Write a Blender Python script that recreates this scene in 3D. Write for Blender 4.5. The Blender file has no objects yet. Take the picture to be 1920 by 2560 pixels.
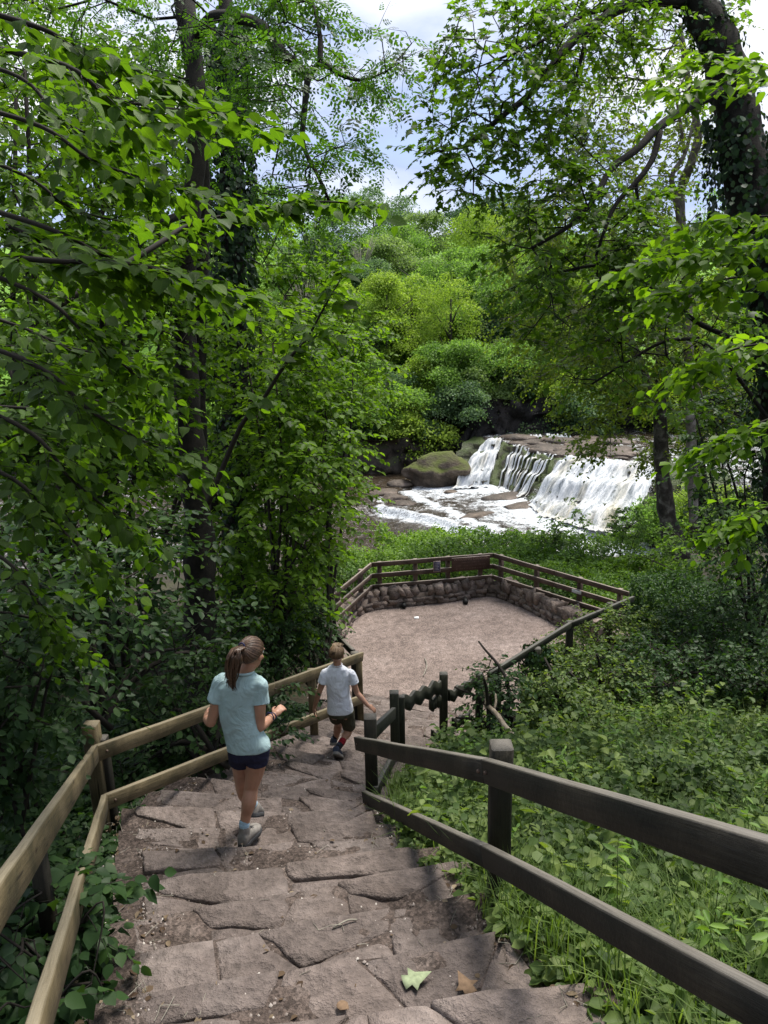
import bpy, bmesh, math, random
import numpy as np
from mathutils import Vector, Matrix
from math import sin, cos, pi, radians, atan2, sqrt
rnd = random.Random(11)
NR = np.random.RandomState(5)
SC = bpy.context.scene
COL = SC.collection

# ------------------------------------------------------------------ camera
CAMZ = 10.0
FPX = 1923.0
PITCH, ROLL = radians(15.0), radians(1.2)
cam_d = bpy.data.cameras.new('camera')
cam_d.sensor_fit = 'VERTICAL'; cam_d.sensor_height = 36.0
cam_d.lens = FPX / 2560.0 * 36.0
cam_d.clip_start = 0.05; cam_d.clip_end = 3000
cam = bpy.data.objects.new('camera', cam_d); COL.objects.link(cam)
R_CAM = Matrix.Rotation(radians(90) - PITCH, 4, 'X') @ Matrix.Rotation(-ROLL, 4, 'Z')
cam.matrix_world = Matrix.Translation((0, 0, CAMZ)) @ R_CAM
SC.camera = cam
R3 = R_CAM.to_3x3()

# ------------------------------------------------------------------ world and light
SUN_EL, SUN_AZ = radians(64), radians(35)      # azimuth measured from +Y (ahead) towards +X
w = bpy.data.worlds.new('World'); SC.world = w; w.use_nodes = True
nt = w.node_tree; nt.nodes.clear()
def N(nt, t, **kw):
    n = nt.nodes.new(t)
    for k, v in kw.items(): setattr(n, k, v)
    return n
sky = N(nt, 'ShaderNodeTexSky', sky_type='NISHITA', sun_disc=False)
sky.sun_elevation = SUN_EL; sky.sun_rotation = SUN_AZ
tc = N(nt, 'ShaderNodeTexCoord'); mp = N(nt, 'ShaderNodeMapping'); mp.inputs['Scale'].default_value = (1.0, 1.0, 2.4)
mp.inputs['Location'].default_value = (0.35, 0.0, 0.1)
no = N(nt, 'ShaderNodeTexNoise'); no.inputs['Scale'].default_value = 2.6; no.inputs['Detail'].default_value = 7; no.inputs['Roughness'].default_value = .52
rp = N(nt, 'ShaderNodeValToRGB'); rp.color_ramp.elements[0].position = .27; rp.color_ramp.elements[1].position = .45
bgs = N(nt, 'ShaderNodeBackground'); bgs.inputs['Strength'].default_value = .08
bgc = N(nt, 'ShaderNodeBackground'); bgc.inputs['Strength'].default_value = 1.0
rc = N(nt, 'ShaderNodeValToRGB'); rc.color_ramp.elements[0].position = .44; rc.color_ramp.elements[1].position = .62
rc.color_ramp.elements[0].color = (.27, .33, .50, 1); rc.color_ramp.elements[1].color = (.60, .61, .63, 1)
mx = N(nt, 'ShaderNodeMixShader'); ow = N(nt, 'ShaderNodeOutputWorld')
L = nt.links.new
L(tc.outputs['Generated'], mp.inputs[0]); L(mp.outputs[0], no.inputs['Vector']); L(no.outputs['Fac'], rp.inputs[0])
L(sky.outputs[0], bgs.inputs[0]); L(no.outputs['Fac'], rc.inputs[0]); L(rc.outputs[0], bgc.inputs[0])
L(rp.outputs[0], mx.inputs[0]); L(bgs.outputs[0], mx.inputs[1]); L(bgc.outputs[0], mx.inputs[2]); L(mx.outputs[0], ow.inputs[0])
sd = bpy.data.lights.new('sun', 'SUN'); sd.energy = 3.3; sd.angle = radians(22); sd.color = (1, .95, .86)
so = bpy.data.objects.new('sun', sd); COL.objects.link(so)
sdir = Vector((sin(SUN_AZ) * cos(SUN_EL), cos(SUN_AZ) * cos(SUN_EL), sin(SUN_EL)))
so.rotation_euler = sdir.to_track_quat('Z', 'Y').to_euler()
so.location = (0, 0, 60)
SC.view_settings.view_transform = 'Standard'; SC.view_settings.look = 'None'
SC.view_settings.gamma = 1; SC.view_settings.exposure = 1.1
SC.render.engine = 'CYCLES'
SC.cycles.max_bounces = 6; SC.cycles.diffuse_bounces = 3; SC.cycles.glossy_bounces = 2
SC.cycles.transmission_bounces = 4; SC.cycles.transparent_max_bounces = 6
SC.cycles.use_denoising = True
SC.cycles.caustics_reflective = False; SC.cycles.caustics_refractive = False

# ------------------------------------------------------------------ layout helpers (world metres)
CAMP = Vector((0, 0, CAMZ))
def ray(px, py):
    return R3 @ Vector(((px - 960) / FPX, -(py - 1280) / FPX, -1.0))
def W(px, py, D): return CAMP + ray(px, py) * D
def WY(px, py, y):
    r = ray(px, py); return CAMP + r * (y / r.y)
def PZ(px, py, z):
    r = ray(px, py); return CAMP + r * ((z - CAMZ) / r.z)
V = Vector

# path edges: left point and right point of the step lines, going down
PT = np.array([(-.70, .8, .95, 1.0), (-.85, 1.6, .85, 1.85), (-.98, 2.15, .66, 2.38), (-1.09, 2.56, .45, 2.87), (-1.30, 3.27, .27, 3.61), (-1.58, 4.07, .05, 4.18),
               (-1.86, 4.96, -.08, 4.86), (-1.75, 5.95, -.05, 5.60), (-1.42, 7.14, .12, 6.50), (-1.12, 8.45, .75, 7.80), (-.75, 10.1, 1.6, 9.2),
               (-.5, 11.5, 2.6, 10.4)], float)
PM = (PT[:, 1] + PT[:, 3]) / 2                     # mean y of each line
PC = (PT[:, 0] + PT[:, 2]) / 2
PHW = (PT[:, 2] - PT[:, 0]) / 2
PTI = (PT[:, 1] - PT[:, 3]) / (PT[:, 2] - PT[:, 0])
DROP0, SLOPE = 1.6, .42
ZPLAT = CAMZ - 6.3; ZLOW = CAMZ - 9.6; ZUP = CAMZ - 7.7
Y_PLAT = (6.3 - DROP0) / SLOPE

def hash3(ix, iy, iz):
    h = (ix.astype(np.int64) * 374761393 + iy.astype(np.int64) * 668265263 + iz.astype(np.int64) * 2147483647) & 0xffffffff
    h = ((h ^ (h >> 13)) * 1274126177) & 0xffffffff
    return ((h ^ (h >> 16)) & 0xffff) / 65535.0
def vnoise(x, y, z=0.0):
    x, y, z = np.broadcast_arrays(np.asarray(x, float), np.asarray(y, float), np.asarray(z, float))
    ix, iy, iz = np.floor(x), np.floor(y), np.floor(z)
    fx, fy, fz = x - ix, y - iy, z - iz
    fx = fx * fx * (3 - 2 * fx); fy = fy * fy * (3 - 2 * fy); fz = fz * fz * (3 - 2 * fz)
    r = 0
    for dx in (0, 1):
        for dy in (0, 1):
            for dz in (0, 1):
                wgt = (fx if dx else 1 - fx) * (fy if dy else 1 - fy) * (fz if dz else 1 - fz)
                r = r + wgt * hash3(ix + dx, iy + dy, iz + dz)
    return r * 2 - 1
def fbm(x, y, z=0.0, o=4):
    s, a = 0, 1.0
    x, y, z = np.asarray(x, float), np.asarray(y, float), np.asarray(z, float)
    for i in range(o):
        s = s + a * vnoise(x * 2**i + 17.3 * i, y * 2**i + 5.1 * i, z * 2**i); a *= .5
    return s

def path_u(x, y):
    xc = np.interp(y, PM, PC); ti = np.interp(y, PM, PTI)
    return y + np.clip(ti * (x - xc), -1.6, 1.6)
def path_dist(x, y):                                   # >0 outside the path
    xc = np.interp(y, PM, PC); hw = np.interp(y, PM, PHW)
    return np.abs(x - xc) - hw
FARY = np.array([0, 11.2, 16.5, 19, 23, 27, 29, 46, 47, 49, 60, 75, 90, 120, 160, 400])
FARZ = np.array([8.4, 3.7, 3.55, 2.4, 2.1, .9, -.4, -.4, 1.8, 3.6, 5.6, 9.5, 13.2, 18.0, 22.0, 30.0])
def smooth(e0, e1, x):
    t = np.clip((x - e0) / (e1 - e0), 0, 1); return t * t * (3 - 2 * t)
def T(x, y):
    x = np.asarray(x, float); y = np.asarray(y, float)
    base = np.interp(y, FARY, FARZ)
    u = path_u(x, y)
    st = CAMZ - (DROP0 + SLOPE * u)
    st = np.where(y < 12.5, np.maximum(st, ZPLAT), st)
    pd = path_dist(x, y)
    near = smooth(13.0, 11.0, y)
    side = CAMZ - (DROP0 + SLOPE * y) - .10
    side = np.maximum(side, ZPLAT - .25 - .05 * np.maximum(0, y - 11))
    side = side - .16 * np.maximum(0, -x - 3.0) + .03 * np.maximum(0, x - 2)
    z = np.where(y < 12.5, side, base)
    inner = np.minimum(st, 99) - .09
    k = smooth(.55, .05, pd) * near
    z = z * (1 - k) + inner * k
    z = np.where((y > 10.8) & (y < 16.5) , z * (1 - near) * 1.0 + z * near, z)
    # platform basin
    pl = smooth(-1.6, -1.2, x) * smooth(5.6, 5.0, x - .0) * smooth(9.6, 10.4, y) * smooth(17.2, 16.4, y)
    z = z * (1 - pl) + np.minimum(z, ZPLAT - .05) * pl
    # far side: gentle lumps, river valley curves
    lump = fbm(x * .06, y * .06) * 1.4 * smooth(50, 70, y)
    z = z + lump + fbm(x * .9, y * .9, 3.0) * .05
    # left: the slope falls to the river
    lf = smooth(-4.5, -14, x) * smooth(2, 8, y) * smooth(46, 40, y)
    z = z * (1 - lf) + np.minimum(z, -.2) * lf
    rr = smooth(13.0, 18.0, x) * smooth(22, 26, y) * smooth(47, 46, y)
    z = z * (1 - rr) + 1.9 * rr
    return z
def Tz(x, y): return float(T(x, y))
def GP(px, py, extra=0.0):
    r = ray(px, py); d = .5
    while d < 200:
        p = CAMP + r * d
        if p.z <= Tz(p.x, p.y) + extra: return p
        d += .04 + d * .004
    return CAMP + r * d

# ------------------------------------------------------------------ object helpers
def tag(o, label=None, cat=None, group=None, kind=None):
    if label: o['label'] = label
    if cat: o['category'] = cat
    if group: o['group'] = group
    if kind: o['kind'] = kind
    return o
def empty(name, loc=(0, 0, 0), label=None, cat=None, group=None, kind=None, parent=None):
    o = bpy.data.objects.new(name, None); o.location = loc; COL.objects.link(o)
    o.empty_display_size = .1
    if parent: o.parent = parent
    return tag(o, label, cat, group, kind)
def link(name, me, mat=None, parent=None):
    o = bpy.data.objects.new(name, me); COL.objects.link(o)
    if mat is not None and len(me.materials) == 0: me.materials.append(mat)
    if parent is not None:
        o.parent = parent
        o.matrix_parent_inverse = Matrix.Translation(-Vector(parent.location))   # vertices are in world metres
    return o
def mesh_np(name, v, loops, lt, mat=None, parent=None, attr=None, smooth_=False, obj=True, attr2=None):
    """v (N,3), loops flat vertex indices, lt loop totals"""
    me = bpy.data.meshes.new(name)
    v = np.asarray(v, np.float32); loops = np.asarray(loops, np.int32); lt = np.asarray(lt, np.int32)
    me.vertices.add(len(v)); me.vertices.foreach_set('co', v.ravel())
    me.loops.add(len(loops)); me.loops.foreach_set('vertex_index', loops)
    me.polygons.add(len(lt))
    ls = np.concatenate([[0], np.cumsum(lt)[:-1]]).astype(np.int32)
    me.polygons.foreach_set('loop_start', ls); me.polygons.foreach_set('loop_total', lt)
    if smooth_: me.polygons.foreach_set('use_smooth', np.ones(len(lt), bool))
    me.update(calc_edges=True)
    for nm, a in (('tint', attr), ('foam', attr2)):
        if a is not None:
            at = me.attributes.new(nm, 'FLOAT', 'POINT'); at.data.foreach_set('value', np.asarray(a, np.float32))
    if not obj:
        if mat: me.materials.append(mat)
        return me
    return link(name, me, mat, parent)

class MB:
    """collects pieces (world metres) into one mesh"""
    def __init__(s): s.v = []; s.f = []; s.t = []; s.g = {}
    def add(s, vs, fs, tint=0.5):
        b = len(s.v); s.v += [tuple(p) for p in vs]; s.f += [tuple(i + b for i in f) for f in fs]; s.t += [tint] * len(vs)
    def board(s, a, b, w_, h, up=(0, 0, 1), taper=1.0, cap=0.0, off=0.0):
        """bar from a to b, h along up, w_ sideways; cap>0: pyramid end at b; small chamfer"""
        a, b, up = V(a), V(b), V(up)
        d = (b - a); L_ = d.length
        if L_ < 1e-6: return
        d = d / L_; side = d.cross(up).normalized(); u2 = side.cross(d).normalized()
        c = min(w_, h) * .10
        prof = [(-w_/2 + c, -h/2), (w_/2 - c, -h/2), (w_/2, -h/2 + c), (w_/2, h/2 - c), (w_/2 - c, h/2), (-w_/2 + c, h/2), (-w_/2, h/2 - c), (-w_/2, -h/2 + c)]
        n = max(2, int(L_ / .35) + 1); vs = []; fs = []; go, gq = rnd.uniform(0, 50), rnd.uniform(0, 50); gb = len(s.v)
        per_ = [0]
        for i in range(7): per_.append(per_[-1] + math.hypot(prof[i+1][0] - prof[i][0], prof[i+1][1] - prof[i][1]))
        for i in range(n):
            t = i / (n - 1); k = 1 + (taper - 1) * t
            j1, j2 = (rnd.uniform(-.0025, .0025), rnd.uniform(-.003, .003)) if 0 < i < n - 1 else (0, 0)
            for x, y in prof:
                s.g[gb + len(vs)] = (go + L_ * t, gq + per_[len(vs) % 8]); vs.append(a + d * (L_ * t) + side * (x * k + j1) + u2 * (y * k + j2))
        for i in range(n - 1):
            for j in range(8):
                fs.append((i*8 + j, i*8 + (j+1) % 8, (i+1)*8 + (j+1) % 8, (i+1)*8 + j))
        fs.append(tuple(range(7, -1, -1)))
        e = (n - 1) * 8
        if cap:
            vs.append(b + d * cap)
            for j in range(8): fs.append((e + j, e + (j+1) % 8, n * 8))
        else: fs.append(tuple(e + j for j in range(8)))
        s.add(vs, fs)
    def tube(s, pts, rad, k=8, closed=True):
        vs, fs = tube_geo(pts, rad, k); s.add(vs, fs)
    def blob(s, c, r, seed=0, sub=2, amp=.2, flat=1.0, rot=None):
        bm = bmesh.new(); bmesh.ops.create_icosphere(bm, subdivisions=sub, radius=1)
        vs = [v.co.copy() for v in bm.verts]; fs = [tuple(v.index for v in f.verts) for f in bm.faces]; bm.free()
        a = np.array(vs); n = fbm(a[:, 0]*1.4 + seed*3.7, a[:, 1]*1.4 - seed, a[:, 2]*1.4 + seed*1.3, 3)
        out = []
        for p, q in zip(vs, n):
            p = p * (1 + amp * float(q))
            p = V((p.x * r[0], p.y * r[1], p.z * r[2]))
            if rot: p = rot @ p
            out.append(V(c) + p)
        s.add(out, fs)
    def build(s, name, mat, parent=None, smooth_=False, tint=False):
        lo = [i for f in s.f for i in f]; lt = [len(f) for f in s.f]
        o = mesh_np(name, s.v, lo, lt, mat, parent, s.t if tint else None, smooth_)
        if s.g:
            for k_, nm in ((0, 'grain_along'), (1, 'grain_across')):
                at = o.data.attributes.new(nm, 'FLOAT', 'POINT'); at.data.foreach_set('value', np.array([s.g.get(i, (0, 0))[k_] for i in range(len(s.v))], np.float32))
        return o

def tube_geo(pts, rad, k=8, wob=0.0):
    pts = [V(p) for p in pts]; n = len(pts); vs = []; fs = []
    ref = V((.31, .2, .93))
    prev = None
    for i, p in enumerate(pts):
        d = (pts[min(i+1, n-1)] - pts[max(i-1, 0)]).normalized()
        if prev is None:
            s_ = d.cross(ref if abs(d.dot(ref)) < .9 else V((1, 0, 0))).normalized()
        else: s_ = (prev - d * prev.dot(d)).normalized()
        prev = s_; u = d.cross(s_)
        r = rad[i] if hasattr(rad, '__len__') else rad
        for j in range(k):
            a = 2 * pi * j / k; rr = r * (1 + wob * sin(j * 2.3 + i * .9) * .6 + wob * sin(j * 5.1 + i * 1.7) * .5)
            vs.append(p + s_ * cos(a) * rr + u * sin(a) * rr)
    for i in range(n - 1):
        for j in range(k): fs.append((i*k + j, i*k + (j+1) % k, (i+1)*k + (j+1) % k, (i+1)*k + j))
    fs.append(tuple(range(k - 1, -1, -1))); fs.append(tuple((n-1)*k + j for j in range(k)))
    return vs, fs

def catmull(pts, per=6):
    pts = [V(p) for p in pts]
    if len(pts) < 3: return [pts[0].lerp(pts[-1], i / per) for i in range(per + 1)]
    P = [pts[0] * 2 - pts[1]] + pts + [pts[-1] * 2 - pts[-2]]; out = []
    for i in range(1, len(P) - 2):
        p0, p1, p2, p3 = P[i-1:i+3]
        for k in range(per):
            t = k / per
            out.append(.5 * ((2*p1) + (p2 - p0)*t + (2*p0 - 5*p1 + 4*p2 - p3)*t*t + (3*p1 - p0 - 3*p2 + p3)*t**3))
    out.append(pts[-1]); return out

# ------------------------------------------------------------------ materials
def mat_new(name):
    m = bpy.data.materials.new(name); m.use_nodes = True; nt = m.node_tree; nt.nodes.clear()
    return m, nt, N(nt, 'ShaderNodeOutputMaterial'), nt.links.new
def ramp(nt, src, stops):
    r = N(nt, 'ShaderNodeValToRGB'); e = r.color_ramp.elements
    while len(e) < len(stops): e.new(.5)
    for el, (p, c) in zip(e, stops): el.position = p; el.color = (*c, 1) if len(c) == 3 else c
    nt.links.new(src, r.inputs[0]); return r.outputs[0]
def mul(nt, a, b, t='MULTIPLY', f=1.0):
    m = N(nt, 'ShaderNodeMix', data_type='RGBA', blend_type=t); m.inputs[0].default_value = f
    for s, i in ((a, 6), (b, 7)):
        if hasattr(s, 'links'): nt.links.new(s, m.inputs[i])
        else: m.inputs[i].default_value = (*s, 1)
    return m.outputs[2]
def noise(nt, vec, scale, detail=4, rough=.55, dist=0.0):
    n = N(nt, 'ShaderNodeTexNoise'); n.inputs['Scale'].default_value = scale; n.inputs['Detail'].default_value = detail
    n.inputs['Roughness'].default_value = rough; n.inputs['Distortion'].default_value = dist
    if vec is not None: nt.links.new(vec, n.inputs['Vector'])
    return n.outputs['Fac']
def coords(nt, scale=(1, 1, 1), kind='Object', rot=(0, 0, 0)):
    t = N(nt, 'ShaderNodeTexCoord'); m = N(nt, 'ShaderNodeMapping'); m.inputs['Scale'].default_value = scale
    m.inputs['Rotation'].default_value = rot
    nt.links.new(t.outputs[kind], m.inputs[0]); return m.outputs[0]
def pbr(nt, out, col, rough=.8, bump=None, bstr=.4, bdist=.01, spec=.3, metal=0):
    b = N(nt, 'ShaderNodeBsdfPrincipled'); l = nt.links.new
    if hasattr(col, 'links'): l(col, b.inputs['Base Color'])
    else: b.inputs['Base Color'].default_value = (*col, 1)
    if hasattr(rough, 'links'): l(rough, b.inputs['Roughness'])
    else: b.inputs['Roughness'].default_value = rough
    b.inputs['Specular IOR Level'].default_value = spec; b.inputs['Metallic'].default_value = metal
    if bump is not None:
        bp = N(nt, 'ShaderNodeBump'); bp.inputs['Strength'].default_value = bstr; bp.inputs['Distance'].default_value = bdist
        l(bump, bp.inputs['Height']); l(bp.outputs[0], b.inputs['Normal'])
    if out is not None: l(b.outputs[0], out.inputs[0])
    return b
def rocky(name, c1, c2, c3, s=3.0, rough=.85, bstr=.6, bdist=.03, speck=0.0, moss=None, vary=0):
    m, nt, out, l = mat_new(name); c = coords(nt)
    n1 = noise(nt, c, s, 6, .6, .3); n2 = noise(nt, c, s * 9, 5, .65); 
    col = ramp(nt, n1, [(.3, c1), (.52, c2), (.72, c3)])
    col = mul(nt, col, ramp(nt, n2, [(.3, (.55, .55, .55)), (.65, (1.15, 1.15, 1.15))]), f=.9)
    if speck:
        v = N(nt, 'ShaderNodeTexVoronoi'); v.inputs['Scale'].default_value = speck; l(c, v.inputs['Vector'])
        sp = ramp(nt, v.outputs['Color'], [(.2, (.5, .48, .46)), (.8, (1.5, 1.45, 1.42))]); col = mul(nt, col, sp, f=.8)
    if moss is not None:
        g = N(nt, 'ShaderNodeNewGeometry'); sx = N(nt, 'ShaderNodeSeparateXYZ'); l(g.outputs['Normal'], sx.inputs[0])
        mm = N(nt, 'ShaderNodeMath', operation='MULTIPLY'); l(sx.outputs[2], mm.inputs[0]); l(n1, mm.inputs[1])
        k = ramp(nt, mm.outputs[0], [(.22, (0, 0, 0)), (.42, (1, 1, 1))])
        mi = N(nt, 'ShaderNodeMix', data_type='RGBA'); l(k, mi.inputs[0]); l(col, mi.inputs[6]); mi.inputs[7].default_value = (*moss, 1); col = mi.outputs[2]
    if vary:
        oi = N(nt, 'ShaderNodeObjectInfo'); col = mul(nt, col, ramp(nt, oi.outputs['Random'], [(.0, (1 - vary, 1 - vary, 1 - vary)), (.5, (1, 1, 1)), (1.0, (1 + vary, 1 + vary * .9, 1 + vary * .75))]))
    ad = N(nt, 'ShaderNodeMath', operation='ADD'); l(n1, ad.inputs[0]); l(n2, ad.inputs[1])
    pbr(nt, out, col, rough, ad.outputs[0], bstr, bdist); return m
def woody(name, c1, c2, c3, top=None, rough=.75, sc=1.0, bstr=.5, grain=False):
    """grain runs in streaks; green-black weathering patches; a worn paler colour on faces that look up"""
    m, nt, out, l = mat_new(name); c = coords(nt)
    n1 = noise(nt, c, 3.0 * sc, 4, .6, .4)
    cs = coords(nt, (5, 5, 30))
    if grain:          # the grain runs along each board
        g1 = N(nt, 'ShaderNodeAttribute', attribute_name='grain_along'); g2 = N(nt, 'ShaderNodeAttribute', attribute_name='grain_across')
        cx = N(nt, 'ShaderNodeCombineXYZ'); l(g1.outputs['Fac'], cx.inputs[0]); l(g2.outputs['Fac'], cx.inputs[1])
        mg = N(nt, 'ShaderNodeMapping'); mg.inputs['Scale'].default_value = (1.6, 42, 1); l(cx.outputs[0], mg.inputs[0]); cs = mg.outputs[0]
        mk = N(nt, 'ShaderNodeMapping'); mk.inputs['Scale'].default_value = (3.2, 9, 1); l(cx.outputs[0], mk.inputs[0])
        vk = N(nt, 'ShaderNodeTexVoronoi'); vk.inputs['Scale'].default_value = 1.0; l(mk.outputs[0], vk.inputs['Vector'])
        knot = ramp(nt, vk.outputs['Distance'], [(.05, (.35, .3, .25)), (.14, (1, 1, 1))])
        msx = N(nt, 'ShaderNodeMapping'); msx.inputs['Scale'].default_value = (1.1, 14, 1); l(cx.outputs[0], msx.inputs[0])
        split = ramp(nt, noise(nt, msx.outputs[0], 3.0, 3, .5), [(.30, (.25, .25, .25)), (.36, (1, 1, 1))])
    n2 = noise(nt, cs, 2.2 * sc, 5, .7, .6)
    n3 = noise(nt, c, 45 * sc, 3, .6)
    col = ramp(nt, n1, [(.3, c1), (.5, c2), (.72, c3)])
    col = mul(nt, col, ramp(nt, n2, [(.3, (.45, .45, .45)), (.6, (1.1, 1.1, 1.1))]), f=.85)
    if grain: col = mul(nt, mul(nt, col, knot), split)
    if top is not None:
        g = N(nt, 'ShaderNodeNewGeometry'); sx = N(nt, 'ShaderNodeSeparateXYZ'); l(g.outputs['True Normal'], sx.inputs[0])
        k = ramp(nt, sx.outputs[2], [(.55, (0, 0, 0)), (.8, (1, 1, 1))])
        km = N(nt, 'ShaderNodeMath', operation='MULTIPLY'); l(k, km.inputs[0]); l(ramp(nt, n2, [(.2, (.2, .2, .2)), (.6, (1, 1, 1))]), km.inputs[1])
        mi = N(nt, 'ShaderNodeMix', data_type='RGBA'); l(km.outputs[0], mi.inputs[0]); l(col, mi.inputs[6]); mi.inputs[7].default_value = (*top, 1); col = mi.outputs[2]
    ad = N(nt, 'ShaderNodeMath', operation='ADD'); l(n2, ad.inputs[0]); l(n3, ad.inputs[1])
    pbr(nt, out, col, rough, ad.outputs[0], bstr, .006, .35); return m
def leafy(name, dark, mid, light, trans=.35, rough=.5, spec=.18, tcol=None, veins=False):
    m, nt, out, l = mat_new(name)
    at = N(nt, 'ShaderNodeAttribute', attribute_name='tint')
    col = ramp(nt, at.outputs['Fac'], [(.05, dark), (.5, mid), (.95, light)]); hgt = None
    if veins:          # midrib and side veins, laid out in the leaf's own coordinates
        a1 = N(nt, 'ShaderNodeAttribute', attribute_name='leaf_x'); a2 = N(nt, 'ShaderNodeAttribute', attribute_name='leaf_y')
        def mt(op, x, y):
            q = N(nt, 'ShaderNodeMath', operation=op)
            for i, z in enumerate((x, y)):
                if z is None: continue
                if hasattr(z, 'links'): l(z, q.inputs[i])
                else: q.inputs[i].default_value = z
            return q.outputs[0]
        ab = mt('ABSOLUTE', a2.outputs['Fac'], None); ph = mt('MULTIPLY', mt('SUBTRACT', a1.outputs['Fac'], mt('MULTIPLY', ab, .8)), 44.0)
        v1 = mt('POWER', mt('ABSOLUTE', mt('SINE', ph, None), None), 6.0); v2 = mt('GREATER_THAN', .016, ab); hgt = mt('MAXIMUM', v1, v2)
        col = mul(nt, col, ramp(nt, hgt, [(.2, (.92, .92, .92)), (.9, (1.45, 1.35, 1.2))]))
    b = pbr(nt, None, col, rough, hgt, .5, .002, spec=spec)
    tr = N(nt, 'ShaderNodeBsdfTranslucent')
    tcl = mul(nt, col, tcol or (2.0, 2.1, .6)); l(tcl, tr.inputs[0])
    mi = N(nt, 'ShaderNodeMixShader'); mi.inputs[0].default_value = trans
    l(b.outputs[0], mi.inputs[1]); l(tr.outputs[0], mi.inputs[2]); l(mi.outputs[0], out.inputs[0]); return m
def plain(name, col, rough=.6, nz=0.0, ns=20, bstr=0.0, spec=.3, metal=0):
    m, nt, out, l = mat_new(name)
    if nz:
        n = noise(nt, coords(nt), ns, 4, .6)
        c = mul(nt, col, ramp(nt, n, [(.3, (1 - nz,) * 3), (.7, (1 + nz,) * 3)]))
        pbr(nt, out, c, rough, n, bstr, .004, spec, metal)
    else: pbr(nt, out, col, rough, spec=spec, metal=metal)
    return m

M = {}
M['step'] = rocky('step_stone', (.105, .082, .072), (.17, .136, .122), (.245, .203, .185), 1.9, .85, 1.0, .05, vary=.14)
M['dirt'] = rocky('dirt', (.060, .045, .038), (.115, .089, .077), (.175, .142, .126), 5, .95, 1.0, .03, speck=70)
M['gravel'] = rocky('gravel', (.15, .118, .105), (.20, .16, .144), (.25, .205, .188), 1.0, .95, .8, .012, speck=80)
M['wallstone'] = rocky('wall_stone', (.10, .078, .066), (.19, .15, .13), (.30, .25, .215), 3.4, .85, .8, .03, vary=.3)
M['mortar'] = rocky('mortar', (.08, .06, .05), (.13, .10, .085), (.17, .14, .12), 8, .95, .6, .01)
M['rock'] = rocky('river_rock', (.035, .028, .022), (.10, .075, .055), (.24, .19, .155), 1.1, .6, .8, .08, vary=.3)
M['ledge'] = rocky('ledge_rock', (.018, .015, .012), (.05, .040, .028), (.12, .10, .065), 1.6, .5, .9, .10, moss=(.05, .075, .015))
M['boulder'] = rocky('boulder_rock', (.05, .04, .03), (.12, .09, .065), (.24, .19, .14), 1.3, .8, 1.0, .12, moss=(.09, .11, .02))
M['cliff'] = rocky('cliff_rock', (.006, .006, .006), (.02, .018, .016), (.07, .06, .055), .8, .7, 1.0, .15)
M['soil'] = rocky('woodland_soil', (.018, .016, .010), (.035, .032, .018), (.05, .06, .02), 1.3, 1, .6, .04)
M['grass'] = rocky('hill_grass', (.09, .19, .02), (.14, .28, .03), (.19, .36, .05), .35, 1, .5, .05)
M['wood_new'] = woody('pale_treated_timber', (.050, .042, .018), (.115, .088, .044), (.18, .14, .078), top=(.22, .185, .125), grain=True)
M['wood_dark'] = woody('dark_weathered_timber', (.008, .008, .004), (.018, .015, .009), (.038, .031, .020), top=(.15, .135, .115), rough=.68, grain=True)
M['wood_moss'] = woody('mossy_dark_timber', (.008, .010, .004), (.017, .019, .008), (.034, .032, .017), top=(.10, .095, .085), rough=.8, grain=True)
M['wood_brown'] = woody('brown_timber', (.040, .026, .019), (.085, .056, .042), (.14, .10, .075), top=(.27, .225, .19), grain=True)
M['bark'] = woody('dark_bark', (.005, .0045, .0035), (.012, .010, .0075), (.026, .022, .016), rough=.97, sc=1.6, bstr=1)
M['bark_pale'] = woody('pale_bark', (.05, .042, .032), (.14, .12, .10), (.34, .31, .28), rough=.9, sc=1.4, bstr=1)
M['bark_mid'] = woody('patchy_bark', (.012, .010, .008), (.045, .038, .030), (.20, .185, .16), rough=.95, sc=1.2, bstr=1)
M['bark_far'] = plain('far_bark', (.05, .042, .035), .9, .4, 6)
M['twig'] = plain('twig_bark', (.022, .018, .014), .9)
M['deadwood'] = plain('dead_wood', (.24, .22, .18), .9, .3, 15)
M['branchwood'] = woody('pale_branch_wood', (.12, .09, .06), (.27, .22, .16), (.42, .36, .28), rough=.8, sc=2)
M['leaf_hazel'] = leafy('hazel_leaf', (.028, .058, .008), (.055, .115, .011), (.095, .175, .014), .48, veins=True)
M['leaf_mid'] = leafy('understorey_leaf', (.030, .065, .010), (.062, .125, .014), (.12, .21, .018), .46)
M['leaf_ash'] = leafy('ash_leaf', (.022, .058, .013), (.045, .105, .018), (.085, .18, .025), .42)
M['leaf_syc'] = leafy('sycamore_leaf', (.030, .060, .010), (.058, .115, .014), (.10, .185, .02), .52)
M['leaf_birch'] = leafy('birch_leaf', (.06, .09, .015), (.105, .155, .022), (.18, .235, .035), .48)
M['leaf_ivy'] = leafy('ivy_leaf', (.010, .025, .012), (.020, .048, .020), (.05, .095, .035), .15, .5, .22)
M['leaf_cover'] = leafy('ground_cover_leaf', (.038, .068, .020), (.080, .128, .036), (.17, .225, .065), .36, .5, .18)
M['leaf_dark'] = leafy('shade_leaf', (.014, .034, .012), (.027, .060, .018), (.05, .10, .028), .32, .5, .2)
M['leaf_hedge'] = leafy('hedge_leaf', (.040, .080, .018), (.085, .16, .03), (.16, .26, .05), .32)
M['blade'] = leafy('grass_blade', (.045, .08, .020), (.09, .145, .036), (.18, .24, .08), .35)
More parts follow.
